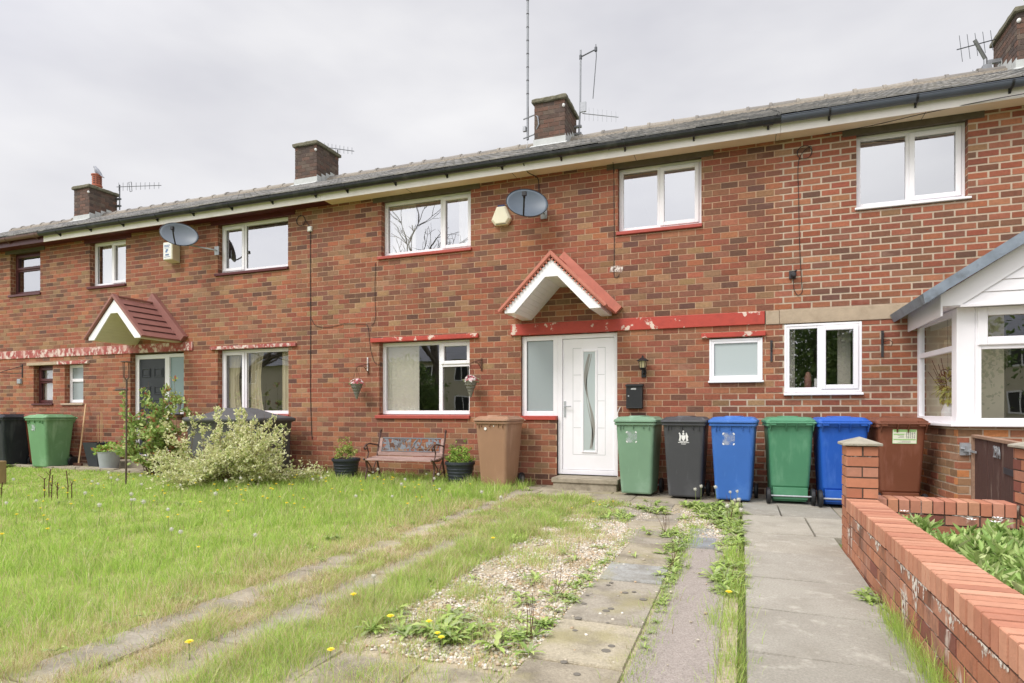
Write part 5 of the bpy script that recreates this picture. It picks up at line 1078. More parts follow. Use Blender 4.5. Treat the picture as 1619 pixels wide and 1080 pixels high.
def wheelie(label, colr, loc, rz, ls=1.0, wheel_rim='black'):
    """front toward local -y, hinge and wheels at +y; 1.06 m tall"""
    t = thing('wheeled_bin', label, 'wheelie bin', (0, 0, 0), 'wheelie bins along the front walls'); m = BM[colr]
    mb = MB(); H = .97
    secs = [rrect(-.205, .205, -.24, .20, .03, .035), rrect(-.21, .21, -.25, .21, .05, .045)]
    for z in (.15, .22, .4, .55, .7, .85): f = (z-.05)/.92; secs.append(rrect(-.215-.05*f, .215+.05*f, -.25-.08*f, .215+.085*f-(.0 if z > .2 else .04), z, .045))
    secs += [rrect(-.262, .262, -.325, .30, .93, .045), rrect(-.262, .262, -.325, .30, H, .045)]
    mb.loft(secs)
    mb.loft([rrect(-.282, .282, -.345, .31, H-.035, .05), rrect(-.285, .285, -.35, .315, H-.03, .05), rrect(-.285, .285, -.35, .315, H, .05), rrect(-.27, .27, -.33, .30, H+.003, .05)])   # rim
    for x in (-.16, -.02, .12): mb.box(x, x+.006, -.348, -.31, H-.085, H-.034)
    for x in (-.2, .194): mb.box(x, x+.006, -.348, -.31, H-.1, H-.034)
    mb.box(-.2, .2, .19, .25, .06, .2)
    body = mb.build('body', m, t, smooth=False, bevel=.004)
    mb = MB()
    mb.loft([rrect(-.292, .292, -.365, .315, H+.005, .055), rrect(-.295, .295, -.37, .315, H+.01, .055), rrect(-.293, .293, -.365, .315, H+.035, .055), rrect(-.272, .272, -.34, .30, H+.048, .06), rrect(-.245, .245, -.305, .28, H+.072, .08), rrect(-.21, .21, -.27, .25, H+.078, .08)])
    mb.loft([rrect(-.11, .11, -.27, .2, H+.074, .05), rrect(-.10, .10, -.26, .19, H+.088, .05)])
    mb.box(-.24, -.17, .28, .352, H-.02, H+.04); mb.box(.17, .24, .28, .352, H-.02, H+.04)
    mb.build('lid', m, t, bevel=.006)
    mb = MB(); mb.tube([(-.285, .345, H+.01), (.285, .345, H+.01)], .013, 8)
    for x in (-.26, -.07, .05, .23): mb.prism([(x, .30, H-.09), (x, .30, H+.0), (x, .355, H+.02), (x, .355, H-.005)], (.012, 0, 0))
    mb.build('handle', m, t)
    for sx in (-1, 1):
        mb = MB(); mb.lathe([(.045, -.022), (.094, -.022), (.1, -.012), (.1, .012), (.094, .022), (.045, .022)], (sx*.255, .26, .1), 24, axis='x'); wh = mb.build('wheel', M['black'], t)
        mb = MB(); mb.lathe([(.002, -.018), (.05, -.02), (.062, -.023), (.066, 0), (.062, .023), (.05, .02), (.002, .018)], (sx*.255, .26, .1), 20, axis='x'); mb.build('wheel_rim', M['galv' if wheel_rim == 'pale' else 'black'], wh)
    mb = MB(); mb.tube([(-.25, .26, .1), (.25, .26, .1)], .011, 8); mb.build('axle', M['galv'], t)
    t.location = loc; t.rotation_euler = (0, 0, math.radians(rz)); t.scale = (ls*.955, ls*.955, 1.0)
    return t, body
def sticker(t, x0, x1, z0, z1, mat, name='sticker', y=-.3315, dy=.003):
    mb = MB(); mb.box(x0, x1, y, y+dy, z0, z1); return mb.build(name, mat, t, bevel=.001)
def corner_sticker(t, cx, cz, s):
    tilt = .087; mb = MB()
    yy = lambda z: -.25-.08*((z-.05)/.92)-.0025
    mb.quad((cx-s, yy(cz-s), cz-s), (cx+s, yy(cz-s), cz-s), (cx+s, yy(cz+s), cz+s), (cx-s, yy(cz+s), cz+s)); o = mb.build('number_sticker', BMF, t)
    mb = MB()
    for (a, b) in ((-1,-1), (1,-1), (1,1), (-1,1)):
        n = 8; P_ = []
        for i in range(n+1):
            an = PI/2*i/n; P_.append((cx+a*(s-.022+.024*math.cos(an)), cz+b*(s-.022+.024*math.sin(an))))
        for i in range(n_c := 8-0):
            p, q = P_[i], P_[i+1]; pi = (cx+a*(s-.022+.006*math.cos(PI/2*i/n)), cz+b*(s-.022+.006*math.sin(PI/2*i/n))); qi = (cx+a*(s-.022+.006*math.cos(PI/2*(i+1)/n)), cz+b*(s-.022+.006*math.sin(PI/2*(i+1)/n)))
            mb.quad(*[(u[0], yy(u[1])-.001, u[1]) for u in (p, q, qi, pi)])
    mb.build('sticker_corner', M['white'], t)
BMF = M['faint']
t, _ = wheelie('charcoal black wheelie bin furthest left, beside the dull brown bin', 'black2', (-13.95, -.78, 0), 0)
t, _ = wheelie('dull brown wheelie bin between the black and bright green bins on the left', 'brown3', (-13.5, -.36, 0.02), 0)
t, b = wheelie('bright green wheelie bin seen side on under the small windows at the left', 'green3', (-12.86, -.70, 0.0), 5)
sticker(b, -.12, -.02, .74, .86, M['faint'], y=-.322)
t, b = wheelie('tan brown wheelie bin between the potted plant and the white front door', 'brown', (-3.35, -.43, 0), -3, 1.0, 'pale')
mb = MB(); mb.lathe([(.022, -.327), (.021, -.331), (0, -.332)], (-.09, 0, .865), 14, axis='y'); mb.lathe([(.009, -.329), (.008, -.332), (0, -.333)], (.05, 0, .905), 10, axis='y'); mb.build('number_sticker', M['white'], t)
t, b = wheelie('faded green wheelie bin immediately right of the white front door', 'green', (-1.29, -.47, 0), -4); corner_sticker(t, -.045, .78, .075)
t, b = wheelie('charcoal wheelie bin with a white crest, left of the faded blue bin', 'black', (-.67, -.56, 0), -3)
# crest: helm, shield and two supporters over two lines of small print
mb = MB(); yy = lambda z: -.25-.08*((z-.05)/.92)-.003
def cp(pts): mb.add([(a+.0, yy(b), b) for (a, b) in pts], [tuple(range(len(pts)))])
cx, cz = .0, .79
cp([(cx-.028, cz+.025), (cx-.024, cz-.02), (cx, cz-.05), (cx+.024, cz-.02), (cx+.028, cz+.025)]); cp([(cx-.012, cz+.03), (cx+.012, cz+.03), (cx+.013, cz+.05), (cx, cz+.062), (cx-.013, cz+.05)]); cp([(cx-.008, cz+.064), (cx+.008, cz+.064), (cx+.01, cz+.078), (cx, cz+.086), (cx-.01, cz+.078)])
cp([(cx-.036, cz-.045), (cx-.030, cz+.01), (cx-.038, cz+.045), (cx-.05, cz+.06), (cx-.062, cz+.05), (cx-.052, cz+.038), (cx-.05, cz+.0), (cx-.06, cz-.045)]); cp([(cx+.036, cz-.045), (cx+.030, cz+.01), (cx+.03, cz+.05), (cx+.04, cz+.06), (cx+.05, cz+.035), (cx+.064, cz+.005), (cx+.056, cz-.012), (cx+.062, cz-.045)])
cp([(cx-.05, cz-.056), (cx+.05, cz-.056), (cx+.05, cz-.049), (cx-.05, cz-.049)])
r = random.Random(1); x = cx-.07
while x < cx+.07: w_ = r.uniform(.004, .008); cp([(x, cz-.072), (x+w_, cz-.072), (x+w_, cz-.062), (x, cz-.062)]); x += w_+.002
x = cx-.028
while x < cx+.028: w_ = r.uniform(.004, .008); cp([(x, cz-.09), (x+w_, cz-.09), (x+w_, cz-.081), (x, cz-.081)]); x += w_+.002
mb.build('crest', M['white'], t)
t, b = wheelie('faded blue wheelie bin with a square sticker, between the charcoal and green bins', 'blue', (-.085, -.62, 0), -4); corner_sticker(t, -.045, .78, .075)
t, b = wheelie('green wheelie bin turned with its wheels toward the drive, between two blue bins', 'green2', (.535, -.55, 0), 183)
t, b = wheelie('deep blue wheelie bin with wheels facing out, partly behind the brick pillar', 'blue2', (1.09, -.62, 0), 183)
t, b = wheelie('reddish brown wheelie bin with a green and white label beside the bay window', 'brown2', (1.66, -.64, 0), 184, .94)
# paper label on the back of the last bin
Lb = MB(); yb = lambda z: .215+.085*((z-.05)/.92)+.003
def lq(mb, x0, x1, z0, z1, o=0): mb.quad((x0, yb(z0)+o, z0), (x1, yb(z0)+o, z0), (x1, yb(z1)+o, z1), (x0, yb(z1)+o, z1))
lx0, lx1, lz0, lz1 = -.16, .105, .755, .915
mb = MB(); lq(mb, lx0, lx1, lz0, lz1); mb.build('paper_label', M['paper'], t)
mb = MB()
for (a, b_, c, d) in ((lx0+.012, lx1-.012, lz1-.028, lz1-.006), (lx1-.13, lx1-.012, lz1-.062, lz1-.05), (lx0+.012, lx1-.012, lz0+.04, lz0+.052), (lx0, lx0+.004, lz0, lz1), (lx1-.004, lx1, lz0, lz1), (lx0, lx1, lz0, lz0+.004), (lx0, lx1, lz1-.004, lz1)): lq(mb, a, b_, c, d, .001)
mb.build('label_band', M['green_lbl'], t)
mb = MB(); r = random.Random(6)
for i in range(5):
    for j in range(7): lq(mb, lx0+.018+i*.022, lx0+.018+i*.022+r.uniform(.008, .017), lz0+.062+j*.010, lz0+.067+j*.010, .001)
for j in range(3): lq(mb, lx1-.125, lx1-.03-r.uniform(0, .05), lz0+.066+j*.011, lz0+.069+j*.011, .001); lq(mb, lx1-.2, lx1-.03-r.uniform(0, .08), lz0+.012+j*.009, lz0+.014+j*.009, .001)
mb.build('label_print', M['ink'], t)

# ================================================================== GARDEN WALLS, PILLARS, GATE
WX0, WX1, WY1, WY0 = .775, .985, -3.375, -9.2; ZT = .43; CT = .105
gb = thing('garden_wall', 'long low red brick wall with brick-on-edge coping beside the concrete drive', 'wall', (.88, -6, 0))
mb = MB(); z1 = ZT-CT
bricks(mb, WY0, WY1, -.04, z1, [], pal_g, lambda s, z, d: (WX0+d, s, z), 51, .010, zbase=z1-20*.0808, course=.0808, phase=.05); bricks(mb, WY0, WY1, -.04, z1, [], pal_g, lambda s, z, d: (WX1-d, s, z), 52, .010, zbase=z1-20*.0808, course=.0808)
mb.mi = 1; mb.box(WX0+.006, WX1-.006, WY0, WY1, -.05, z1)
mb.build('brickwork', [M['garden_brick'], M['garden_mortar']], gb)
mb = MB(); r = random.Random(4); y = WY1-.0
COPC = [S(188,132,106), S(194,139,113), S(178,120,96), S(200,148,122)]
while y > WY0:
    c = r.choice(COPC); j = r.uniform(.92, 1.06); c = tuple(a*j for a in c); w_ = .066; dx = r.uniform(-.003, .003); dz = r.uniform(-.0015, .002)
    a, b = y-w_, y-.001; e = .004; x0, x1, za, zb = WX0-.004+dx, WX1+.004+dx, z1+.008, ZT+dz
    mb.loft([[(x0, a, z) if 0 else (xx, a+o_, zz) for (xx, zz, o_) in ((x0, za, e), (x1, za, e), (x1, zb-e, e), (x1-e, zb, e), (x0+e, zb, e), (x0, zb-e, e))],
             [(xx, a+.004+e, zz) for (xx, zz) in ((x0, za), (x1, za), (x1, zb-e), (x1-e, zb), (x0+e, zb), (x0, zb-e))],
             [(xx, b, zz) for (xx, zz) in ((x0, za), (x1, za), (x1, zb-e), (x1-e, zb), (x0+e, zb), (x0, zb-e))]], c)
    y -= .0745
mb.mi = 1; mb.box(WX0+.006, WX1-.006, WY0, WY1, z1, ZT-.005)
mb.build('coping', [M['coping'], M['garden_mortar']], gb)
# lime streaks bleeding from the joints (thin mineral crust on the face)
mb = MB(); r = random.Random(12)
def crust(y0, y1, z1_, drops):
    X = WX0-.0028; w = .0028; yy_ = y0; k = 0.; fat = 1
    while yy_ < y1:                  # ragged runs, each a few millimetres wide
        k = .82*k+r.gauss(0, .32); d = max(0, .010+.010*k)
        for (c_, w_, l_) in drops: d += l_*max(0, 1-((yy_-c_)/(w_*1.3))**4)*max(.1, 1+.28*k+r.uniform(-.12, .12))*(1 if r.random() < .93 else .35)
        d = min(d, z1_-.01)
        if d > .002:
            zt_ = z1_; mb.quad((X, yy_, zt_), (X, yy_+w, zt_), (X, yy_+w, zt_-d), (X, yy_, zt_-d*r.uniform(.9, 1)))
        yy_ += w
crust(-5.62, -5.05, z1+.004, [(-5.42, .05, .13), (-5.30, .02, .05), (-5.15, .012, .03), (-5.56, .012, .06)]); crust(-6.5, -6.1, z1, [(-6.3, .02, .04)]); crust(-4.66, -4.25, z1+.002, [(-4.55, .05, .05), (-4.36, .02, .02)]); crust(-4.05, -3.75, z1, [(-3.9, .03, .04)]); crust(-5.28, -5.10, z1-.125, [(-5.19, .035, .11)]); crust(-6.1, -5.7, z1, [(-5.95, .03, .05), (-5.8, .02, .03)]); crust(-3.6, -3.45, .22, [(-3.52, .03, .07)])
mb.build('lime_streak', M['efflo'], gb)
def pillar(x0, x1, y0, y1, zt, label):
    t = thing('brick_pillar', label, 'pillar', ((x0+x1)/2, (y0+y1)/2, 0)); mb = MB(); co = .0825
    for (a, b, fn, ph) in ((x0, x1, lambda s, z, d: (s, y0+d, z), x0), (x0, x1, lambda s, z, d: (s, y1-d, z), x0), (y0, y1, lambda s, z, d: (x0+d, s, z), y0-.11), (y0, y1, lambda s, z, d: (x1-d, s, z), y0-.11)):
        bricks(mb, a, b, -.03, zt, [], pal_g, fn, int(x0*10), .009, zbase=zt-20*co, course=co, phase=ph, pitch=.225)
    mb.mi = 1; mb.box(x0+.006, x1-.006, y0+.006, y1-.006, -.05, zt); mb.build('brickwork', [M['coping'], M['garden_mortar']], t)
    o = .028; cx, cy = (x0+x1)/2, (y0+y1)/2; mb = MB()
    mb.add([(x0-o, y0-o, zt+.002), (x1+o, y0-o, zt+.002), (x1+o, y1+o, zt+.002), (x0-o, y1+o, zt+.002), (x0-o, y0-o, zt+.022), (x1+o, y0-o, zt+.022), (x1+o, y1+o, zt+.022), (x0-o, y1+o, zt+.022), (cx, cy, zt+.07)], [(0,3,2,1), (0,1,5,4), (1,2,6,5), (2,3,7,6), (3,0,4,7), (4,5,8), (5,6,8), (6,7,8), (7,4,8)])
    mb.build('cap_stone', M['cap2'], t, bevel=.005)
M['cap2'] = pmat('cap_stone', S(158,152,138), .95, .25, 18, .7, 60, dirt=S(120,116,92), damt=.6, dscale=9)
pillar(.775, .995, -3.372, -3.13, .845, 'brick pillar with pyramid cap at the house end of the long garden wall')
pillar(1.925, 2.165, -3.40, -3.15, .845, 'brick pillar with stone cap hinging the old wooden gate, at the right edge')
gw = thing('garden_wall', 'short low brick wall with upright coping bricks between the two capped pillars', 'wall', (1.45, -3.2, 0))
mb = MB(); GY0, GY1 = -3.28, -3.06; GX0, GX1 = 1.0, 1.92
bricks(mb, GX0, GX1, -.04, z1, [], pal_g, fy(GY0), 61, .010, zbase=z1-20*.0808, course=.0808); mb.mi = 1; mb.box(GX0, GX1, GY0+.006, GY1, -.05, z1); mb.build('brickwork', [M['garden_brick'], M['garden_mortar']], gw)
mb = MB(); x = GX0+.002
while x < GX1-.04:
    c = r.choice(COPC); c = tuple(a*r.uniform(.92, 1.04) for a in c); e = .004; a, b = x, min(x+.066, GX1-.002); dz = r.uniform(-.002, .002); y0, y1 = GY0-.008, GY1+.004; za, zb = z1+.006, ZT+dz
    mb.loft([[(xx, y0, za), (xx, y0, zb-e), (xx, y0+e, zb), (xx, y1, zb), (xx, y1, za)] for xx in (a, b)], c); x += .0755
mb.mi = 1; mb.box(GX0, GX1, GY0+.006, GY1-.004, z1, ZT-.008); mb.build('coping', [M['coping'], M['garden_mortar']], gw)
mb = MB()
def crx(x0, x1, zt_, dr_):
    n = 16
    for i in range(n):
        xa, xb = x0+(x1-x0)*i/n, x0+(x1-x0)*(i+1)/n; f = lambda X: .006+sum(l*math.exp(-((X-c)/w_)**2) for (c, w_, l) in dr_); mb.quad((xa, GY0-.002, zt_), (xb, GY0-.002, zt_), (xb, GY0-.002, zt_-f(xb)), (xa, GY0-.002, zt_-f(xa)))
crx(1.2, 1.42, .255, [(1.3, .05, .03)]); crx(1.5, 1.68, z1+.004, [(1.6, .03, .02)]); crx(1.75, 1.88, z1+.002, [(1.8, .02, .03)]); mb.build('lime_streak', M['efflo'], gw)
# gate 29A
ga, gz = Vector((1.99, -3.14, 0)), Vector((2.225, -1.26, 0)); gd = (gz-ga); GL = gd.length; gd.normalize(); gn = Vector((-gd.y, gd.x, 0))   # gn points left, to the drive
gt = thing('wooden_gate', 'dark peeling boarded wooden gate numbered 29A between pillar and bay', 'gate', tuple(ga))
fg = lambda s, z, d: tuple(ga+gd*s+gn*(-d)+Vector((0, 0, z)))
mb = MB(); r = random.Random(2); s_ = .02
while s_ < GL-.12: fbox(mb, fg, s_+.003, min(s_+.232, GL-.1)-.003, .06, .845+r.uniform(-.003, .003), r.uniform(-.003, .003), .02); s_ += .235
mb.build('boards', M['gate_wood'], gt, bevel=.003)
mb = MB(); fbox(mb, fg, GL-.08, GL, .0, .875, -.012, .05); fbox(mb, fg, 0.0, GL-.082, .85, .88, -.02, .04); mb.build('gate_frame', M['gate_frame'], gt, bevel=.004)
mb = MB(); fbox(mb, fg, .02, .55, .60, .65, -.012, -.005); mb.build('strap_hinge', M['iron'], gt)
mb = MB(); fbox(mb, fg, GL-.28, GL-.0, .70, .72, -.026, -.012); fbox(mb, fg, GL-.02, GL+.0, .67, .78, -.03, .0)
mb.box(2.13, 2.22, -1.225, -1.203, .66, .79); mb.tube([(2.13, -1.24, .73), (2.24, -1.24, .73)], .01, 8); mb.box(2.16, 2.2, -1.26, -1.22, .70, .76); mb.build('bolt', M['galv'], gt)
def text(name, body, origin, xdir, nrm_, size, mat, par, ext=.002):
    cu = bpy.data.curves.new(name, 'FONT'); cu.body = body; cu.size = size; cu.extrude = ext; cu.align_x = 'CENTER'; cu.align_y = 'CENTER'; cu.space_character = 1.05
    tmp = bpy.data.objects.new('tmp_text', cu); col.objects.link(tmp); dg = bpy.context.evaluated_depsgraph_get(); me = bpy.data.meshes.new_from_object(tmp.evaluated_get(dg)); bpy.data.objects.remove(tmp); bpy.data.curves.remove(cu)
    xd = Vector(xdir).normalized(); nn = Vector(nrm_).normalized(); yd = nn.cross(xd); mat3 = Matrix((xd, yd, nn)).transposed()
    off = Vector(origin)-(ORG.get(par, Vector((0,0,0))))
    for v in me.vertices: v.co = mat3 @ v.co+off
    me.materials.clear(); me.materials.append(mat); o = bpy.data.objects.new(name, me); col.objects.link(o); o.parent = par; return o
text('gate_number', '29A', fg(.80, .755, -.008), tuple(-gd), tuple(gn), .15, M['galv'], gt, .004)

# ================================================================== WALL-MOUNTED THINGS
def dish(label, ctr, wall, w_, h_, mat, yaw, armside):
    t = thing('satellite_dish', label, 'satellite dish', wall, 'satellite dishes on the house fronts'); C = Vector(ctr)
    rot = Matrix.Rotation(math.radians(yaw), 3, 'Z') @ Matrix.Rotation(math.radians(-18), 3, 'X') @ Matrix.Rotation(math.radians(14), 3, 'Y')      # -y is boresight
    mb = MB(); nr, na = 8, 40; vs = []; 
    P = lambda a, q, o=0: C+rot @ Vector((w_/2*q*math.cos(a), -.07*q*q+o, h_/2*q*math.sin(a)))
    for side, o in ((0, 0), (1, .006)):
        for i in range(nr+1):
            for k in range(na): vs.append(P(2*PI*k/na, i/nr, o))
    m = (nr+1)*na; fs = []
    for sd in (0, m): fs += [(sd+i*na+k, sd+i*na+(k+1)%na, sd+(i+1)*na+(k+1)%na, sd+(i+1)*na+k) for i in range(nr) for k in range(na)]
    fs += [(nr*na+k, nr*na+(k+1)%na, m+nr*na+(k+1)%na, m+nr*na+k) for k in range(na)]
    mb.add(vs, fs); d = mb.build('reflector', mat, t, smooth=True)
    mb = MB(); mb.tube([P(2*PI*k/na, 1.0, .003) for k in range(na+1)], .006, 6); mb.build('rim', M['black'], d)
    mb = MB(); foot = P(-PI/2, .93); lnb = C+rot @ Vector((-.02, -.36, -.10)); mb.tube([foot, foot.lerp(lnb, .5)+Vector((0, 0, -.02)), lnb], .013, 6); mb.build('arm', M['black'], t)
    mb = MB(); ax = rot @ Vector((0, 1, 0)); mb.tube([lnb-ax*.03, lnb, lnb+ax*.03, lnb+ax*.06], [.026, .026, .02, .018], 10); mb.obox(lnb-ax*.03, (.03, 0, 0), (0, .02, 0), (0, 0, .028)); mb.build('receiver', M['black'], t)
    mb = MB(); bk = C+rot @ Vector((0, .06, 0)); W_ = Vector(wall); mb.obox(bk, rot @ Vector((.05, 0, 0)), rot @ Vector((0, .03, 0)), rot @ Vector((0, 0, .05))); mb.tube([bk, bk+Vector((.02, .06, -.10)), (W_.x-.05, W_.y-.10, W_.z), (W_.x, W_.y-.06, W_.z-.01), W_], .014, 8); mb.box(W_.x-.05, W_.x+.05, -.018, -.002, W_.z-.09, W_.z+.07)
    mb.build('bracket', M['galv'], t)
    return t
dish('dark grey satellite dish beside the cream alarm box on the middle house', (-2.97, -.30, 4.16), (-2.80, -.003, 4.12), .62, .47, M['dish'], 20, 1)
dish('pale grey satellite dish above the tall white alarm box on the left house', (-9.74, -.42, 4.36), (-9.28, -.003, 4.16), .66, .46, M['dish_l'], 38, 1)
# alarm boxes
t = thing('alarm_box', 'cream six sided burglar alarm box half under the dark grey dish', 'alarm box', (-3.47, 0, 4.14))
mb = MB(); cx, cz = -3.48, 4.14
o6 = [(-.075, .145), (.075, .145), (.165, -.06), (.10, -.145), (-.10, -.145), (-.165, -.06)]; i6 = [(a*.78, b*.82+(.0)) for (a, b) in o6]
mb.loft([[(cx+a, -.002, cz+b) for (a, b) in o6], [(cx+a, -.055, cz+b) for (a, b) in o6], [(cx+a, -.085, cz+b) for (a, b) in i6]]); mb.build('housing', M['cream'], t, bevel=.006)
mb = MB(); mb.box(cx-.06, cx+.06, -.06, -.012, cz+.146, cz+.168); mb.build('strobe_lens', M['blue_cap'], t, bevel=.006)
mb = MB(); r = random.Random(3); x = cx-.072
while x < cx+.072: w_ = r.uniform(.006, .016); mb.box(x, x+w_, -.0745, -.07, cz-.137, cz-.122); x += w_+.004
mb.build('lettering', M['ink'], t)
t = thing('alarm_box', 'tall white alarm box with blue print under the pale dish', 'alarm box', (-10.5, 0, 4.22))
mb = MB(); bx, bz = -10.36, 4.20; mb.prism([(bx-.10, -.002, bz-.20), (bx-.085, -.19, bz-.17), (bx-.085, -.19, bz+.17), (bx-.10, -.002, bz+.2)], (.24, 0, 0)); mb.build('housing', M['cream'], t, bevel=.012)
mb = MB(); mb.box(bx-.075, bx+.13, -.1935, -.1905, bz-.155, bz+.155); mb.build('face_plate', M['white'], t)
mb = MB()
for (a, b, c, d) in ((-.05, .1, .1, .115), (-.05, .08, .075, .09), (-.04, .09, .05, .058), (-.01, .05, .0, .035), (-.02, .03, -.03, .0), (-.02, .07, -.09, -.06), (-.05, .1, -.12, -.11)): mb.box(bx+a, bx+b, -.195, -.1936, bz+c, bz+d)
mb.build('lettering', M['ink_blue'], t)
# coach lantern
t = thing('wall_lantern', 'small black coach lantern on the brick wall above the letterbox', 'lantern', (-1.30, 0, 1.75))
lx, ly = -1.305, -.12; mb = MB(); mb.lathe([(.012, 1.915-.03), (.02, 1.905-.03), (.03, 1.90-.03), (.085, 1.865-.03), (.088, 1.858-.03), (.05, 1.853-.03)], (lx, ly, 0), 8); mb.lathe([(.001, 1.70), (.03, 1.705), (.042, 1.72), (.045, 1.73)], (lx, ly, 0), 8); mb.lathe([(.0, 1.905), (.012, 1.897), (.009, 1.885)], (lx, ly, 0), 8)
for k in range(6): a = 2*PI*k/6+.3; mb.tube([(lx+.044*math.cos(a), ly+.044*math.sin(a), 1.725), (lx+.062*math.cos(a), ly+.062*math.sin(a), 1.83)], .0045, 4)
mb.build('lantern_frame', M['black'], t)
mb = MB(); mb.lathe([(.036, 1.73), (.052, 1.826)], (lx, ly, 0), 6); mb.build('lamp_glass', M['lamp_glass'], t)
mb = MB(); mb.tube([(lx, ly, 1.71), (lx, ly, 1.66), (lx, -.05, 1.655), (lx, -.01, 1.67)], .014, 8); mb.loft([rrect(lx-.034, lx+.034, -.022, -.002, z, .009) for z in (1.60, 1.72)]); mb.build('bracket', M['black'], t)
# letterbox
t = thing('letterbox', 'black metal letterbox fixed to the brick wall between lantern and faded green bin', 'letterbox', (-1.42, 0, 1.33))
mb = MB(); mb.box(-1.545, -1.315, -.085, -.002, 1.155, 1.475); body_ = mb.build('body', M['black'], t, bevel=.006)
mb = MB(); mb.prism([(-1.553, -.105, 1.47), (-1.553, -.002, 1.485), (-1.553, -.002, 1.51), (-1.553, -.105, 1.495)], (.245, 0, 0)); mb.build('flap', M['black'], t, bevel=.003)
mb = MB(); ring(mb, -1.535, -1.325, 1.165, 1.465, .008, -.090, -.0855); mb.build('door_edge', M['iron'], t)
mb = MB(); mb.lathe([(.011, -.086), (.011, -.091), (0, -.092)], (-1.51, 0, 1.335), 12, axis='y'); mb.build('lock', M['galv'], t)
mb = MB(); mb.box(-1.475, -1.405, -.0885, -.0855, 1.425, 1.445); pl_ = mb.build('name_plate', M['white'], t)
mb = MB()
for i in range(5): mb.box(-1.471+i*.013, -1.463+i*.013, -.0895, -.0886, 1.429, 1.441)
mb.build('lettering', M['ink'], t)
# hanging baskets and brackets
def basket(x, zt_, lab, blab, seed):
    y = -.20
    b = thing('basket_bracket', blab, 'bracket', (x+.12, 0, zt_+.30)); mb = MB()
    bx = x+.10; mb.box(bx-.012, bx+.012, -.012, -.002, zt_+.18, zt_+.38); mb.tube([(bx, -.012, zt_+.36), (bx-.0, -.10, zt_+.34), (x+.02, -.2, zt_+.30), (x, -.205, zt_+.28)], .006, 6); mb.tube([(bx, -.012, zt_+.21), (bx, -.05, zt_+.235), (bx-.02, -.1, zt_+.3), (x+.03, -.17, zt_+.32)], .005, 6)
    mb.tube([(bx-.01, -.06+.025*math.sin(a), zt_+.30+.025*math.cos(a)) for a in np.linspace(0, 5.5, 12)], .004, 5); mb.build('scroll_arm', M['rust'], b)
    t = thing('hanging_basket', lab, 'hanging basket', (x, y, zt_-.25)); mb = MB()
    mb.lathe([(.012, -.24), (.03, -.19), (.05, -.12), (.075, -.06), (.098, 0), (.105, .008), (.095, .012), (.06, 0)], (x, y, zt_), 16)
    for z_, r_ in ((-.045, .088), (-.09, .067), (-.14, .048)): mb.tube([(x+r_*math.cos(a), y+r_*math.sin(a), zt_+z_) for a in np.linspace(0, 2*PI, 15)], .006, 5)
    mb.build('wicker_cone', M['wicker'], t)
    mb = MB()
    for a in (0, 2.1, 4.2): mb.tube([(x+.1*math.cos(a), y+.1*math.sin(a), zt_), (x, y-.003, zt_+.28)], .0025, 4)
    mb.build('chain', M['rust'], t)
    r = random.Random(seed); mb = MB()
    for _ in range(75):
        a, e = r.uniform(0, 2*PI), r.uniform(0, 1); c = Vector((x+(.125*e)*math.cos(a), y+(.11*e)*math.sin(a), zt_+.02+.06*(1-e*e)+r.uniform(-.02, .02))); cc = r.choice([S(236,228,224), S(232,200,206), S(206,110,124), S(168,70,84), S(236,228,224)]); d = Vector((math.cos(a)*e, math.sin(a)*e-.3, .7)).normalized(); u = d.orthogonal().normalized(); v = d.cross(u)
        for q in range(5): b_ = 2*PI*q/5; w1, w2 = u*math.cos(b_-.5)+v*math.sin(b_-.5), u*math.cos(b_+.5)+v*math.sin(b_+.5); s_ = r.uniform(.012, .018); mb.add([c, c+w1*s_+d*.004, c+(w1+w2)*s_*.75+d*.006, c+w2*s_+d*.004], [(0,1,2,3)], cc)
    mb.build('blooms', M['petal'], t)
    n = 60; g = np.random.default_rng(seed); A = g.uniform(0, 2*PI, n); E_ = g.uniform(.5, 1.05, n); Pp = np.stack([x+.11*E_*np.cos(A), y+.1*E_*np.sin(A), zt_+.01+g.uniform(-.02, .04, n)], 1); D_ = np.stack([np.cos(A), np.sin(A), g.uniform(-.5, .6, n)], 1); L_ = g.uniform(.02, .04, n); V, Q, C = leafset(Pp, D_, L_, L_*.5, mixcol(n, [S(120,140,90), S(150,160,120)], (1, 1), g), seed); npmesh('leaves', V, [Q], M['leaf'], C, parent=t)
basket(-6.02, 1.56, 'cone shaped hanging basket of pink and white flowers, left of the living room window', 'rusty scroll bracket holding the left flower basket', 5)
basket(-3.93, 1.57, 'cone shaped hanging basket of pink and white flowers, right of the living room window', 'rusty scroll bracket holding the right flower basket', 6)
t = thing('basket_bracket', 'black wrought iron basket bracket with empty hook at the far left', 'bracket', (-14.9, 0, 2.05)); mb = MB(); bx = -14.93
mb.box(bx-.012, bx+.012, -.012, -.002, 1.86, 2.16); mb.tube([(bx, -.01, 1.96), (bx-.1, -.2, 1.95), (bx-.2, -.36, 1.96), (bx-.23, -.4, 2.0)], .008, 6); mb.tube([(bx, -.01, 2.12), (bx-.08, -.15, 2.05), (bx-.18, -.3, 1.98)], .007, 6); mb.build('arm', M['iron'], t)
def strap(x, z0, z1_, lab, hook):
    t = thing('wall_bracket', lab, 'bracket', (x, 0, z0)); mb = MB(); mb.box(x-.014, x+.014, -.012, -.002, z0, z1_); mb.tube([(x, -.012, z1_-.02), (x+.005, -.05, z1_-.04), (x+.0, -.02, (z0+z1_)/2)], .007, 6); mb.build('strap', M['iron'], t)
    if hook: mb = MB(); mb.tube([(x+.02, -.02, z0+.19), (x+.05, -.12, z0+.20), (x+.085, -.14, z0+.17), (x+.075, -.13, z0+.12), (x+.05, -.1, z0+.13)], .006, 6); mb.build('hook', M['rust'], t)
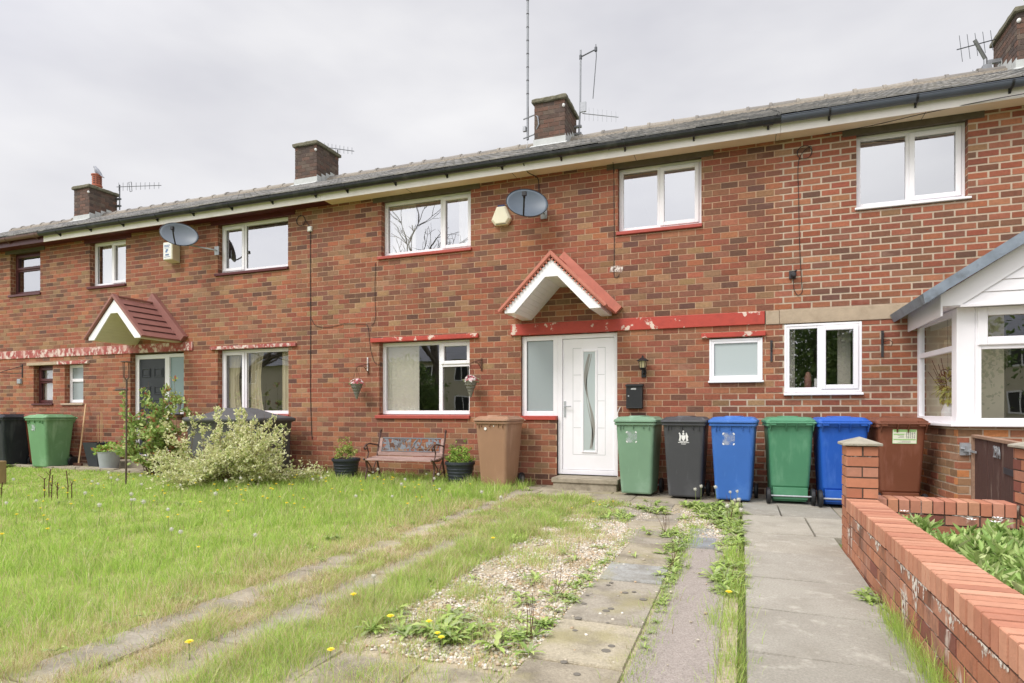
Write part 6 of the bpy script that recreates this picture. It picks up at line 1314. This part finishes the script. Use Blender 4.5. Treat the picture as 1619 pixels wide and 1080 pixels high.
strap(.372, 1.78, 2.06, 'black iron bracket strap between the small frosted window and the kitchen window', False); strap(1.655, 1.80, 2.13, 'black iron bracket with a rusty hook beside the bay window', True)
t = thing('wall_thermometer', 'thin white thermometer strip on the brick left of the living room window', 'thermometer', (-5.95, 0, 1.9)); mb = MB(); mb.box(-5.945, -5.925, -.014, -.002, 1.80, 2.03); mb.build('strip', M['white'], t, bevel=.003); mb = MB(); mb.box(-5.9365, -5.9335, -.0155, -.0142, 1.83, 2.0); mb.build('tube', M['red_sill'], t)
def jbox(x, z, w_, h_, mat, lab, nm='junction_box'):
    mb = MB(); mb.box(x-w_/2, x+w_/2, -.035, -.002, z-h_/2, z+h_/2); mb.box(x-w_/2+.008, x+w_/2-.008, -.042, -.035, z-h_/2+.008, z+h_/2-.008); tag(mb.build(nm, M[mat], None, origin=(x, 0, z-h_/2), bevel=.004), lab, 'junction box')
jbox(-7.12, 4.33, .085, .085, 'white', 'small white junction box on the cable between the left and middle upper windows'); jbox(-15.0, 1.78, .13, .11, 'pot_grey', 'small grey box on the brick below the empty basket bracket')
mb = MB(); mb.box(.585, .665, -.03, -.002, 2.86, 2.96); mb.lathe([(.032, -.04), (.032, -.09), (.02, -.1), (0, -.1)], (.635, 0, 2.90), 12, axis='y'); mb.tube([(.64, -.04, 2.93), (.67, -.09, 2.95)], .012, 6); tag(mb.build('sensor_box', M['iron'], None, origin=(.625, 0, 2.9)), 'small dark grey sensor fixed on the brick right of the middle house', 'sensor')
# cables
def cable(lab, pts, r_=.006, mat='cable', cat='cable', name='cable', org=None):
    mb = MB(); P_ = [Vector(p) for p in pts]; out_ = []
    for i in range(len(P_)-1):
        p0, p1, p2, p3 = P_[max(i-1, 0)], P_[i], P_[i+1], P_[min(i+2, len(P_)-1)]
        for q in range(4):
            t = q/4; out_.append(.5*((2*p1)+(p2-p0)*t+(2*p0-5*p1+4*p2-p3)*t*t+(3*p1-p0-3*p2+p3)*t**3))
    out_.append(P_[-1]); mb.tube(out_, r_, 5); tag(mb.build(name, M[mat], None, origin=org or tuple(P_[-1])), lab, cat)
def coil(cx, cz, rad, y=-.015, n=2): return [(cx+rad*(1+.04*k)*math.cos(a), y-.004*k, cz+rad*math.sin(a)) for k in range(n) for a in np.linspace(PI/2, PI/2+2*PI, 10)[:-1]]
cable('black cable running down the brick from the white junction box to the ground', [(-7.12, -.01, 4.29), (-7.12, -.01, 3.4), (-7.115, -.01, 2.6), (-7.12, -.01, 1.6), (-7.10, -.01, .9), (-7.08, -.01, .62)], .006)
cable('looped black cable under the eaves above the white junction box', coil(-7.32, 4.50, .09)+[(-7.2, -.012, 4.46), (-7.13, -.012, 4.38)], .005)
cable('thin cable sagging across the brick toward the lintel of the living room window', [(-7.1, -.01, 2.75), (-7.0, -.01, 2.62), (-6.75, -.01, 2.58), (-6.4, -.01, 2.62), (-6.05, -.01, 2.6), (-5.93, -.01, 2.55), (-5.88, -.01, 2.2), (-5.8, -.01, 1.95), (-5.70, -.01, 1.9)], .004)
cable('thin cable hanging straight down the brick left of the upper middle window', [(-5.78, -.01, 3.62), (-5.79, -.01, 3.1), (-5.78, -.01, 2.68), (-5.86, -.01, 2.57)], .004)
cable('black cable dropping from the gutter behind the dark grey dish', [(-3.02, -.33, 4.78), (-2.99, -.2, 4.69), (-2.9, -.02, 4.66), (-2.88, -.01, 4.5), (-2.88, -.01, 4.35)], .007)
cable('thin black cable down the brick ending in a loop above the red canopy', [(-2.0, -.32, 4.95), (-1.75, -.31, 4.8), (-1.74, -.02, 4.66), (-1.735, -.01, 4.2), (-1.73, -.01, 3.5), (-1.735, -.01, 3.12), (-1.71, -.01, 3.06), (-1.67, -.01, 3.07), (-1.66, -.01, 3.1)], .005)
mb = MB(); mb.loft([[(x_, y_, z_) for (x_, z_) in ((-1.80, 3.15), (-1.62, 3.13), (-1.60, 3.2), (-1.66, 3.23), (-1.78, 3.225))] for y_ in (-.001, -.006)]); tag(mb.build('mortar_patch', M['efflo'], None, origin=(-1.7, 0, 3.18)), 'pale patch of filler on the brick at the end of the thin cable', 'patch')
cable('coiled black cable and long drop on the brick left of the far right upper window', coil(.77, 4.50, .085)+[(.70, -.012, 4.4), (.70, -.01, 3.9), (.71, -.01, 3.3), (.735, -.01, 2.8), (.74, -.01, 2.68), (.69, -.01, 2.64), (.645, -.01, 2.72), (.635, -.03, 2.85)], .004)
cable('black cable clipped along the soffit over the far right upper window', [(1.0, -.04, 4.69), (1.5, -.10, 4.685), (2.1, -.26, 4.68), (2.8, -.322, 4.70), (3.6, -.324, 4.72)], .005)
cable('telephone wire crossing the sky behind the left chimney', [(-40, 14, 10.1), (-30, 12, 9.2), (-18, 9.5, 8.45), (-8, 7.5, 8.4)], .012, 'cable', 'wire', 'telephone_wire')

# ================================================================== AERIALS
def yagi(mb, a, b, n, el, up=(0, 0, 1), rr=.009):
    a, b, up = Vector(a), Vector(b), Vector(up); mb.tube([a, b], rr, 6)
    for i in range(n): c = a.lerp(b, (i+.5)/n); l = el*(1-.3*i/n); mb.tube([c-up*l, c+up*l], rr*.55, 4)
t = thing('tv_aerial', 'ladder shaped television aerial reaching right from the far left chimney', 'aerial', (-16.75, 3.5, 7.1))
mb = MB(); mb.tube([(-16.72, 3.58, 6.9), (-16.72, 3.58, 7.62)], .016, 6); mb.box(-16.86, -16.70, 3.55, 3.62, 7.0, 7.04); mb.box(-16.86, -16.70, 3.55, 3.62, 7.2, 7.24); mb.build('mast', M['alu_dark'], t)
mb = MB(); yagi(mb, (-16.80, 3.55, 7.56), (-14.75, 3.3, 7.25), 10, .12); mb.tube([(-16.2, 3.5, 7.33), (-16.25, 3.5, 7.6), (-16.15, 3.5, 7.6), (-16.12, 3.5, 7.33), (-16.2, 3.5, 7.33)], .008, 5); mb.build('antenna', M['alu_dark'], t)
t = thing('tv_aerial', 'small television aerial peeping out behind the left middle chimney', 'aerial', (-9.2, 3.6, 7.2)); mb = MB(); mb.tube([(-9.3, 3.7, 6.6), (-9.3, 3.7, 7.55)], .015, 6); mb.build('mast', M['alu_dark'], t); mb = MB(); yagi(mb, (-9.8, 3.75, 7.72), (-8.72, 3.55, 7.37), 8, .11); mb.build('antenna', M['alu_dark'], t)
t = thing('tv_aerial', 'tall pole with a dipole and a toothed aerial right of the middle chimney', 'aerial', (-3.12, 3.3, 6.7)); mb = MB(); mb.tube([(-3.16, 3.5, 6.75), (-3.13, 3.5, 7.4), (-3.12, 3.5, 8.6)], .02, 8); mb.box(-3.26, -3.1, 3.47, 3.53, 6.85, 6.89); mb.box(-3.26, -3.1, 3.47, 3.53, 7.0, 7.04); mb.build('mast', M['alu'], t)
mb = MB(); mb.tube([(-3.14, 3.5, 8.45), (-2.8, 3.5, 8.55)], .014, 6); mb.tube([(-2.8, 3.5, 8.65), (-2.79, 3.5, 8.4), (-2.86, 3.5, 7.55)], .010, 6); mb.lathe([(.03, -.04), (.03, .04)], (-3.12, 3.5, 8.45), 8); mb.lathe([(.03, -.04), (.03, .04)], (-2.8, 3.5, 8.55), 8); mb.build('dipole', M['alu_dark'], t)
mb = MB(); yagi(mb, (-3.08, 3.5, 7.28), (-2.3, 3.3, 6.98), 8, .14); mb.obox((-3.06, 3.48, 7.4), (.06, 0, 0), (0, .02, 0), (0, 0, .1)); mb.build('antenna', M['alu'], t)
t = thing('radio_mast', 'very tall thin whip mast strapped to the left side of the middle chimney', 'mast', (-4.06, 2.85, 6.3)); mb = MB(); mb.tube([(-4.06, 2.86, 6.62), (-4.06, 2.86, 10.6)], .026, 8); mb.build('pole', M['alu'], t)
mb = MB(); z = 7.55
while z < 10.5: mb.lathe([(.028, -.008), (.030, 0), (.028, .008)], (-4.06, 2.86, z), 10); z += .27
mb.build('joint', M['iron'], t)
mb = MB(); mb.tube([(-4.15, 2.86, 7.05), (-3.90, 2.80, 7.07), (-3.80, 2.73, 6.99), (-3.78, 2.73, 6.83), (-3.90, 2.80, 6.68), (-4.15, 2.86, 6.66)], .014, 6); mb.obox((-4.12, 2.84, 6.84), (.03, 0, 0), (0, .03, 0), (0, 0, .05)); mb.tube([(-4.06, 2.86, 6.62), (-4.07, 2.82, 6.35), (-4.05, 2.75, 6.1)], .006, 5); mb.build('clamp', M['alu'], t)
t = thing('tv_aerial', 'cluster of bare television aerials beside the chimney at the top right corner', 'aerial', (3.8, 3.3, 6.7)); mb = MB(); mb.tube([(3.78, 3.4, 6.5), (3.78, 3.4, 6.95), (3.60, 3.3, 7.25)], .03, 8); mb.box(3.72, 3.84, 3.3, 3.42, 6.72, 6.82); mb.box(3.78, 4.0, 3.38, 3.44, 6.86, 6.92); mb.build('mast', M['alu'], t)
mb = MB(); yagi(mb, (3.33, 3.2, 7.09), (3.95, 3.5, 7.30), 5, .22, (-.1, 0, 1)); yagi(mb, (3.5, 3.2, 6.53), (3.98, 3.5, 6.70), 4, .18); mb.build('antenna', M['alu_dark'], t)
# wood pigeon on the pot
t = thing('pigeon', 'grey pigeon perched on the terracotta chimney pot at far left', 'bird', (-17.12, 3.2, 7.83))
mb = MB(); c = Vector((-17.12, 3.2, 7.93)); S_ = []
for (dx, dz, rx_, rz_) in ((-.135, .125, .004, .004), (-.115, .125, .02, .02), (-.09, .13, .034, .034), (-.065, .115, .034, .036), (-.04, .06, .05, .055), (0, .01, .068, .072), (.05, -.035, .066, .066), (.10, -.08, .045, .045), (.15, -.12, .03, .022), (.22, -.18, .03, .01), (.28, -.225, .028, .006)):
    S_.append([(c.x+dx+.6*rz_*math.sin(a)*.6, c.y+rx_*math.cos(a), c.z+dz+rz_*math.sin(a)) for a in np.linspace(0, 2*PI, 13)[:-1]])
mb.loft(S_, S(150,152,160)); mb.ell(c+Vector((-.1, -.03, .14)), .005, .005, .005, 6, 4, S(20,20,20)); mb.build('body', M['pigeon'], t, smooth=True)
mb = MB()
for sy in (-1, 1): mb.loft([[(c.x+dx, c.y+sy*(rx_+.006*k), c.z+dz+q*rz_) for (k, q) in ((0, 1), (1, .3), (1, -.3), (0, -1))] for (dx, dz, rx_, rz_) in ((-.02, .04, .045, .02), (.04, -.02, .06, .045), (.12, -.09, .045, .03), (.2, -.16, .02, .01))], S(120,122,132))
mb.build('wing', M['pigeon'], t)
mb = MB()
for sy in (-.02, .02): mb.tube([(c.x+.01, c.y+sy, c.z-.05), (c.x+.0, c.y+sy, c.z-.10)], .005, 5); mb.tube([(c.x-.02, c.y+sy, c.z-.102), (c.x+.02, c.y+sy, c.z-.102)], .004, 4)
mb.build('leg', M['terracotta'], t)

# ================================================================== GARDEN OBJECTS
def pot(x, y, R_, H_, mat, name, lab, ribs=True):
    t = thing(name, lab, 'plant pot', (x, y, 0)); mb = MB(); pr = [(.001, 0), (R_*.68, 0), (R_*.70, .02)]
    if ribs:
        for i in range(1, 6): f = i/6; rr = R_*(.70+.22*f); pr += [(rr, H_*f*.8), (rr+.006, H_*f*.8+.006), (rr+.006, H_*f*.8+.014), (rr, H_*f*.8+.02)]
    pr += [(R_*.93, H_*.86), (R_, H_*.87), (R_*1.02, H_*.9), (R_*1.02, H_*.99), (R_, H_), (R_*.95, H_), (R_*.9, H_*.88), (.001, H_*.87)]
    mb.lathe(pr, (x, y, 0), 32); mb.build('pot', M[mat], t); return t
PP = [S(160,182,84), S(186,200,110), S(140,164,76), S(200,200,130)]
t = pot(-6.05, -.45, .225, .35, 'pot_black', 'potted_plant', 'black ribbed pot with tufty green plant at the left end of the bench')
plant('x', '', '', (-6.05, -.45, .3), .2, .18, .33, 22, 5, 8, .028, PP, (1, 1, 1, .6), 61, parent=t, stemr=.003, twl=.08, shoots=6)
t = pot(-3.97, -.50, .225, .36, 'pot_black', 'potted_plant', 'black ribbed pot with leafy green plant between the bench and the tan bin')
plant('x', '', '', (-3.97, -.50, .3), .21, .18, .30, 24, 5, 8, .036, [S(150,180,80), S(176,200,100), S(130,160,76)], (1, 1, 1), 62, parent=t, stemr=.003, twl=.08, shoots=6)
t = thing('planter', 'tall square dark planter with bare canes against the left brick wall', 'plant pot', (-11.9, -.4, 0)); mb = MB(); mb.loft([rrect(-11.9-.14, -11.9+.14, -.54, -.26, .03, .02), rrect(-11.9-.21, -11.9+.21, -.61, -.19, .50, .02), rrect(-11.9-.19, -11.9+.19, -.59, -.21, .50, .02), rrect(-11.9-.18, -11.9+.18, -.58, -.22, .44, .02)]); mb.build('pot', M['pot_black'], t)
mb = MB()
for (a, b) in ((-.05, .1), (.02, .15), (.06, .12)): mb.tube([(-11.9+a, -.4, .42), (-11.9+a+b*.3, -.42, .95+b)], .005, 5)
mb.build('cane', M['broom'], t)
t = thing('potted_plant', 'round grey pot with green and reddish leaves in front of the tall dark planter', 'plant pot', (-11.22, -.70, 0)); mb = MB(); mb.lathe([(.001, 0), (.15, 0), (.19, .3), (.2, .33), (.18, .33), (.001, .29)], (-11.22, -.70, .02), 28); mb.build('pot', M['pot_grey'], t)
plant('x', '', '', (-11.22, -.70, .3), .3, .26, .2, 18, 4, 7, .055, [S(150,184,84), S(170,200,100), S(180,90,80)], (1, 1, .25), 63, parent=t, stemr=.003, twl=.07)
t = thing('potted_plant', 'pale blue bucket pot with trailing plant on the sill beside the grey door', 'plant pot', (-10.25, -.1, 1.06)); mb = MB(); px, pyy = -10.24, -.10; mb.lathe([(.001, 0), (.085, 0), (.11, .2), (.115, .21), (.1, .21), (.001, .18)], (px, pyy, 1.062), 24); mb.build('pot', M['pot_blue'], t)
plant('x', '', '', (px, pyy, 1.24), .16, .12, .26, 12, 4, 6, .045, [S(150,176,90), S(180,190,110), S(170,80,90)], (1, 1, .3), 64, parent=t, stemr=.003, twl=.07)
mb = MB(); mb.box(px-.1, px+.1, -.2, -.001, 1.035, 1.06); mb.build('shelf', M['iron'], t)
# broom handle
t = thing('broom', 'pale wooden broom handle leaning on the brick beside the bright green bin', 'broom', (-12.4, -.45, 0)); mb = MB(); mb.tube([(-12.37, -.50, .06), (-12.83, -.04, 1.26)], .014, 8); mb.build('handle', M['broom'], t); mb = MB(); mb.obox((-12.37, -.51, .05), (.12, 0, 0), (0, .025, 0), (0, 0, .035)); mb.build('head', M['rust'], t, bevel=.006)
# bird feeder pole
t = thing('bird_feeder', 'tall brown garden pole with an open cage holder standing in the lawn', 'bird feeder', (-8.49, -2.41, 0)); fx_, fy_ = -8.49, -2.41
mb = MB(); mb.tube([(fx_-.01, fy_, -.05), (fx_, fy_, .8), (fx_+.005, fy_, 1.57)], .013, 8); mb.build('pole', M['rustpole'], t)
mb = MB()
for a in (.4, 1.97, 3.54, 5.11): mb.tube([(fx_, fy_, 1.57), (fx_+.045*math.cos(a), fy_+.045*math.sin(a), 1.62), (fx_+.05*math.cos(a), fy_+.05*math.sin(a), 1.84)], .0055, 5)
mb.lathe([(.005, .0), (.075, .0), (.08, .006), (.075, .012), (.005, .012)], (fx_, fy_, 1.84), 16); mb.build('cage', M['rustpole'], t)
mb = MB(); mb.tube([(fx_+.02, fy_, 1.44), (fx_-.19, fy_-.02, 1.435)], .014, 6); mb.lathe([(.10, 0), (.10, .01), (.001, .004)], (fx_-.11, fy_-.01, 1.425), 14); mb.build('side_arm', M['rustpole'], t)
mb = MB(); mb.prism([(-10.76, -2.87, -.05), (-10.64, -2.87, -.05), (-10.64, -2.75, -.05), (-10.76, -2.75, -.05)], (0, 0, .40)); tag(mb.build('wooden_post', M['wood_post'], None, origin=(-10.7, -2.8, 0), bevel=.008), 'short weathered square wooden post at the left edge of the lawn', 'post')
# dead stalks standing in the lawn
mb = MB(); r = random.Random(6)
for (x, y) in ((-9.35, -4.0), (-9.15, -3.9), (-8.95, -3.85), (-8.72, -3.9), (-8.3, -3.6), (-8.22, -3.55), (-8.1, -3.7), (-7.95, -3.6), (-7.8, -3.65), (-8.15, -3.75)):
    h_ = r.uniform(.2, .38); mb.tube([(x, y, -.02), (x+r.uniform(-.01, .01), y, h_*.5), (x+r.uniform(-.03, .03), y, h_)], .006, 5)
    for _ in range(4): z_ = h_*r.uniform(.3, 1); mb.tube([(x, y, z_), (x+r.uniform(-.06, .06), y+r.uniform(-.04, .04), z_+r.uniform(0, .07))], .003, 4)
struct(mb.build('dead_stalks', M['rust']), 'stuff')
# covered barbecue
t = thing('covered_barbecue', 'large barbecue under a charcoal cover with peaked lid behind the variegated shrub', 'barbecue', (-8.05, -.65, 0))
mb = MB(); r = random.Random(3); xa, xb, ya, yb_ = -8.85, -7.33, -1.02, -.28; S_ = []
for (z, e) in ((.0, .0), (.3, .01), (.7, .02), (.93, .03), (.95, .075), (1.0, .08), (1.015, .05)): S_.append([(p[0]+r.uniform(-.012, .012), p[1]+r.uniform(-.012, .012), z+r.uniform(-.006, .006)) for p in rrect(xa-e, xb+e, ya-e, yb_+e, z, .06, 3)])
S_.append([(p[0], p[1], 1.07) for p in rrect(xa+.22, xb-.22, ya+.10, yb_-.10, 0, .05, 3)]); S_.append([(p[0], p[1], 1.16) for p in rrect(xa+.45, xb-.5, ya+.25, yb_-.2, 0, .05, 3)]); S_.append([(p[0], p[1], 1.175) for p in rrect(xa+.52, xb-.58, ya+.3, yb_-.25, 0, .05, 3)])
mb.loft(S_); mb.build('cover', M['cover'], t, smooth=True)
mb = MB(); mb.box(xa+.70, xa+.75, ya-.11, ya-.075, .9, 1.0); mb.build('strap', M['black'], t)
# bench
t = thing('garden_bench', 'small garden bench with leaf pattern cast back against the brick wall', 'bench', (0, 0, 0)); HW = .565
def slat(y, z, dy, dz, name='seat_slat'): mb = MB(); mb.obox((0, y, z), (HW, 0, 0), (0, dy, 0), (0, 0, dz)); return mb.build(name, M['bench_wood'], t, bevel=.004)
for y in (-.32, -.245, -.17, -.095, -.02): slat(y, .385+.02*math.cos(y*6), .028, .010)
slat(.05, .45, .010, .028, 'back_slat'); 
# back frame posts and top rail
def bp(z): return .04+(z-.4)*.28
mb = MB(); 
for sx in (-1, 1): mb.obox((sx*(HW-.03), bp(.565), .565), (.03, 0, 0), (0, .01, .0), (0, .035, .125))
mb.build('back_frame', M['bench_wood'], t, bevel=.004)
mb = MB(); r = random.Random(14)
mb.tube([(-HW+.06, bp(.69), .69), (HW-.06, bp(.69), .69)], .012, 6); mb.tube([(-HW+.06, bp(.49), .49), (HW-.06, bp(.49), .49)], .008, 6)
for i in range(26):                                     # cast vines and leaves
    x0_ = -HW+.08+(2*HW-.16)*r.random(); z0_ = r.choice((.49, .69)); x1_ = x0_+r.uniform(-.16, .16); x1_ = max(-HW+.07, min(HW-.07, x1_)); z1_ = 1.18-z0_ if r.random() < .6 else r.uniform(.53, .65)
    mb.tube([(x0_, bp(z0_), z0_), ((x0_+x1_)/2+r.uniform(-.04, .04), bp(.59), (z0_+z1_)/2), (x1_, bp(z1_), z1_)], .0065, 5)
for i in range(34):
    x_, z_ = r.uniform(-HW+.09, HW-.09), r.uniform(.52, .665); a = r.uniform(0, PI); L_, W_ = .038, .017; u = Vector((math.cos(a), math.sin(a)*.27, math.sin(a))); v = Vector((-math.sin(a), math.cos(a)*.27, math.cos(a))); c = Vector((x_, bp(z_)-.004, z_)); P_ = [c+u*L_*math.cos(b)+v*W_*math.sin(b) for b in np.linspace(0, 2*PI, 11)[:-1]]; mb.prism(P_, (0, .006, 0))
mb.build('back_panel', M['bench_panel'], t)
for sx in (-1, 1):
    mb = MB(); X = sx*HW
    mb.tube([(X, -.36, -.02), (X, -.30, .12), (X, -.26, .25), (X, -.30, .37), (X, -.35, .385), (X, -.37, .40)], .016, 6); mb.tube([(X, .18, -.02), (X, .10, .15), (X, .05, .30), (X, .04, .42), (X, .09, .6), (X, .15, .8)], .016, 6)
    mb.tube([(X, -.35, .38), (X, -.1, .37), (X, .04, .41)], .014, 6); mb.tube([(X, -.27, .20), (X, -.1, .14), (X, .08, .20)], .010, 6); mb.tube([(X, -.28, .37), (X, -.15, .25), (X, -.1, .14)], .009, 6); mb.tube([(X, .03, .37), (X, -.06, .25), (X, -.1, .14)], .009, 6)
    mb.tube([(X, .07, .58), (X, -.06, .60), (X, -.2, .62), (X, -.31, .60), (X, -.35, .56), (X, -.32, .53), (X, -.29, .55)], .013, 6); mb.tube([(X, -.27, .37), (X, -.22, .48), (X, -.28, .60)], .011, 6)
    mb.tube([(X, .15+.022*math.sin(a), .80+.022*math.cos(a)) for a in np.linspace(-2, 3.6, 10)], .010, 5); mb.build('side_frame', M['bench_iron'], t)
t.location = (-4.83, -.55, 0); t.rotation_euler = (0, 0, math.radians(3))

# ---- inside the bay
tv = bpy.data.objects['vase_of_foliage']; g = np.random.default_rng(4); n = 420; c0 = np.array([2.29, -.27, 1.40]); d = g.normal(size=(n, 3)); d /= np.linalg.norm(d, axis=1, keepdims=True); rr = g.uniform(.3, 1, n)[:, None]*np.array([.14, .13, .2]); P_ = c0+d*rr; L_ = g.uniform(.04, .075, n)
V, Q, C = leafset(P_, d+np.array([0, 0, -.3]), L_, L_*.4, mixcol(n, [S(190,200,90), S(206,206,120), S(150,160,70)], (1, 1, .6), g), 4); npmesh('foliage', V, [Q], M['leaf'], C, parent=tv)
mb = MB(); r = random.Random(8)
for _ in range(12): mb.tube([(2.29, -.27, 1.25), (2.25+r.gauss(-.06, .05), -.27+r.gauss(0, .08), 1.5+r.uniform(0, .25))], .004, 4)
mb.build('twig', M['rust'], tv)
mb = MB(); hp = [(.16*.42*math.sin(a)**3, (.13*math.cos(a)-.05*math.cos(2*a)-.02*math.cos(3*a)-.01*math.cos(4*a))*.42) for a in np.linspace(0, 2*PI, 25)]; mb.tube([(2.26+a, -.33, 1.56+b) for (a, b) in hp], .006, 5); mb.tube([(2.26, -.33, 1.60), (2.26, -.33, 2.19)], .002, 4); tag(mb.build('hanging_heart', M['rust'], None, origin=(2.26, -.33, 1.5)), 'brown wire heart hanging inside the bay window', 'ornament')
mb = MB(); mb.box(2.13, 2.23, -.32, -.26, .956, 1.06); tag(mb.build('box', M['broom'], None, origin=(2.18, -.29, .956), bevel=.004), 'small wooden box standing on the inner sill of the bay window', 'box')
mb = MB(); mb.lathe([(.10, 0), (.075, .17)], (2.35, -.14, 1.80), 20); o = mb.build('lamp_shade', M['drape'], None, origin=(2.35, -.14, 1.80)); tag(o, 'beige lampshade hanging in the side light of the bay window', 'lampshade')
mb = MB(); mb.tube([(2.35, -.14, 1.95), (2.35, -.14, 2.2)], .003, 4); oo = mb.build('flex', M['white'], o)

# ================================================================== ACROSS THE STREET (seen reflected in the panes)
def opposite(x, y, wd, lab):
    t = thing('opposite_house', lab, 'house', (x, y, 0), 'houses across the street'); mb = MB(); mb.box(x-wd/2, x+wd/2, y-4, y+4, 0, 5.0); mb.build('wall', M['render'], t)
    mb = MB(); o = .4; mb.add([(x-wd/2-o, y-4-o, 4.9), (x+wd/2+o, y-4-o, 4.9), (x+wd/2+o, y+4+o, 4.9), (x-wd/2-o, y+4+o, 4.9), (x-wd/2+3.5, y, 7.4), (x+wd/2-3.5, y, 7.4)], [(0,1,5,4), (1,2,5), (2,3,4,5), (3,0,4)]); mb.build('roof', M['opp_roof'], t)
    for i in range(int(wd//3)):
        for z in (1.0, 3.4):
            wx = x-wd/2+1.5+i*3; mb = MB(); ring(mb, wx-.6, wx+.6, z, z+1.2, .08, y+4.0, y+4.05); mb.box(wx-.03, wx+.03, y+4.0, y+4.04, z+.08, z+1.12); f = mb.build('window', M['upvc'], t); mb = MB(); mb.box(wx-.52, wx+.52, y+4.0, y+4.02, z+.08, z+1.12); mb.build('pane', M['black'], f)
opposite(-43, -36, 14, 'pale rendered semi across the street mirrored in the left windows'); opposite(-23, -36, 14, 'pale rendered semi across the street mirrored in the middle windows'); opposite(13, -36, 14, 'pale rendered semi across the street mirrored in the bay window')
def baretree(x, y, h, seed, lab):
    r = random.Random(seed); t = thing('bare_tree', lab, 'tree', (x, y, 0)); mb = MB()
    def grow(p, d, l, rad, dep):
        q = p+d*l; mid = p.lerp(q, .5)+Vector((r.gauss(0, .04), r.gauss(0, .04), 0))*l; mb.tube([p, mid, q], [rad, rad*.85, rad*.7], 5 if dep < 3 else 3, caps=False)
        if dep >= 6: return
        for _ in range(3 if dep < 3 else 3 if r.random() < .5 else 2): nd = (d+Vector((r.gauss(0, .5), r.gauss(0, .5), r.gauss(.08, .3)))).normalized(); grow(q, nd, l*r.uniform(.62, .85), rad*.62, dep+1)
    grow(Vector((x, y, 0)), Vector((0, 0, 1)), h*.25, h*.018, 0); mb.build('branches', M['bark'], t)
baretree(-19, -27, 17, 3, 'tall leafless tree across the street mirrored in the middle bedroom window'); baretree(-33, -24, 14, 5, 'leafless tree across the street mirrored in the left bedroom window')
def greentree(x, y, h, w_, seed, lab):
    t = thing('green_tree', lab, 'tree', (x, y, 0)); mb = MB(); mb.tube([(x, y, 0), (x, y, h*.8)], [.16, .05], 7); mb.build('trunk', M['bark'], t); g = np.random.default_rng(seed); n = 9000; k = g.integers(0, 26, n); cen = np.stack([g.normal(0, w_*.35, 26), g.normal(0, w_*.35, 26), h*(.25+.7*g.random(26))], 1); P_ = np.array([x, y, 0])+cen[k]+g.normal(0, w_*.17, (n, 3)); P_[:, 2] = np.maximum(P_[:, 2], .3); D_ = g.normal(size=(n, 3)); L_ = g.uniform(.12, .26, n)
    V, Q, C = leafset(P_, D_, L_, L_*.6, mixcol(n, [S(96,120,60), S(74,98,48), S(120,140,74)], (1, 1, 1), g), seed); npmesh('crown', V, [Q], M['leaf'], C, parent=t)
greentree(3.2, -22, 7.5, 4.2, 3, 'green garden tree across the street mirrored in the kitchen window'); greentree(6.5, -24, 6.5, 4, 4, 'smaller green tree across the street mirrored in the kitchen window'); greentree(-20, -24.5, 4, 2.5, 6, 'rounded green bush across the street mirrored in the living room window')
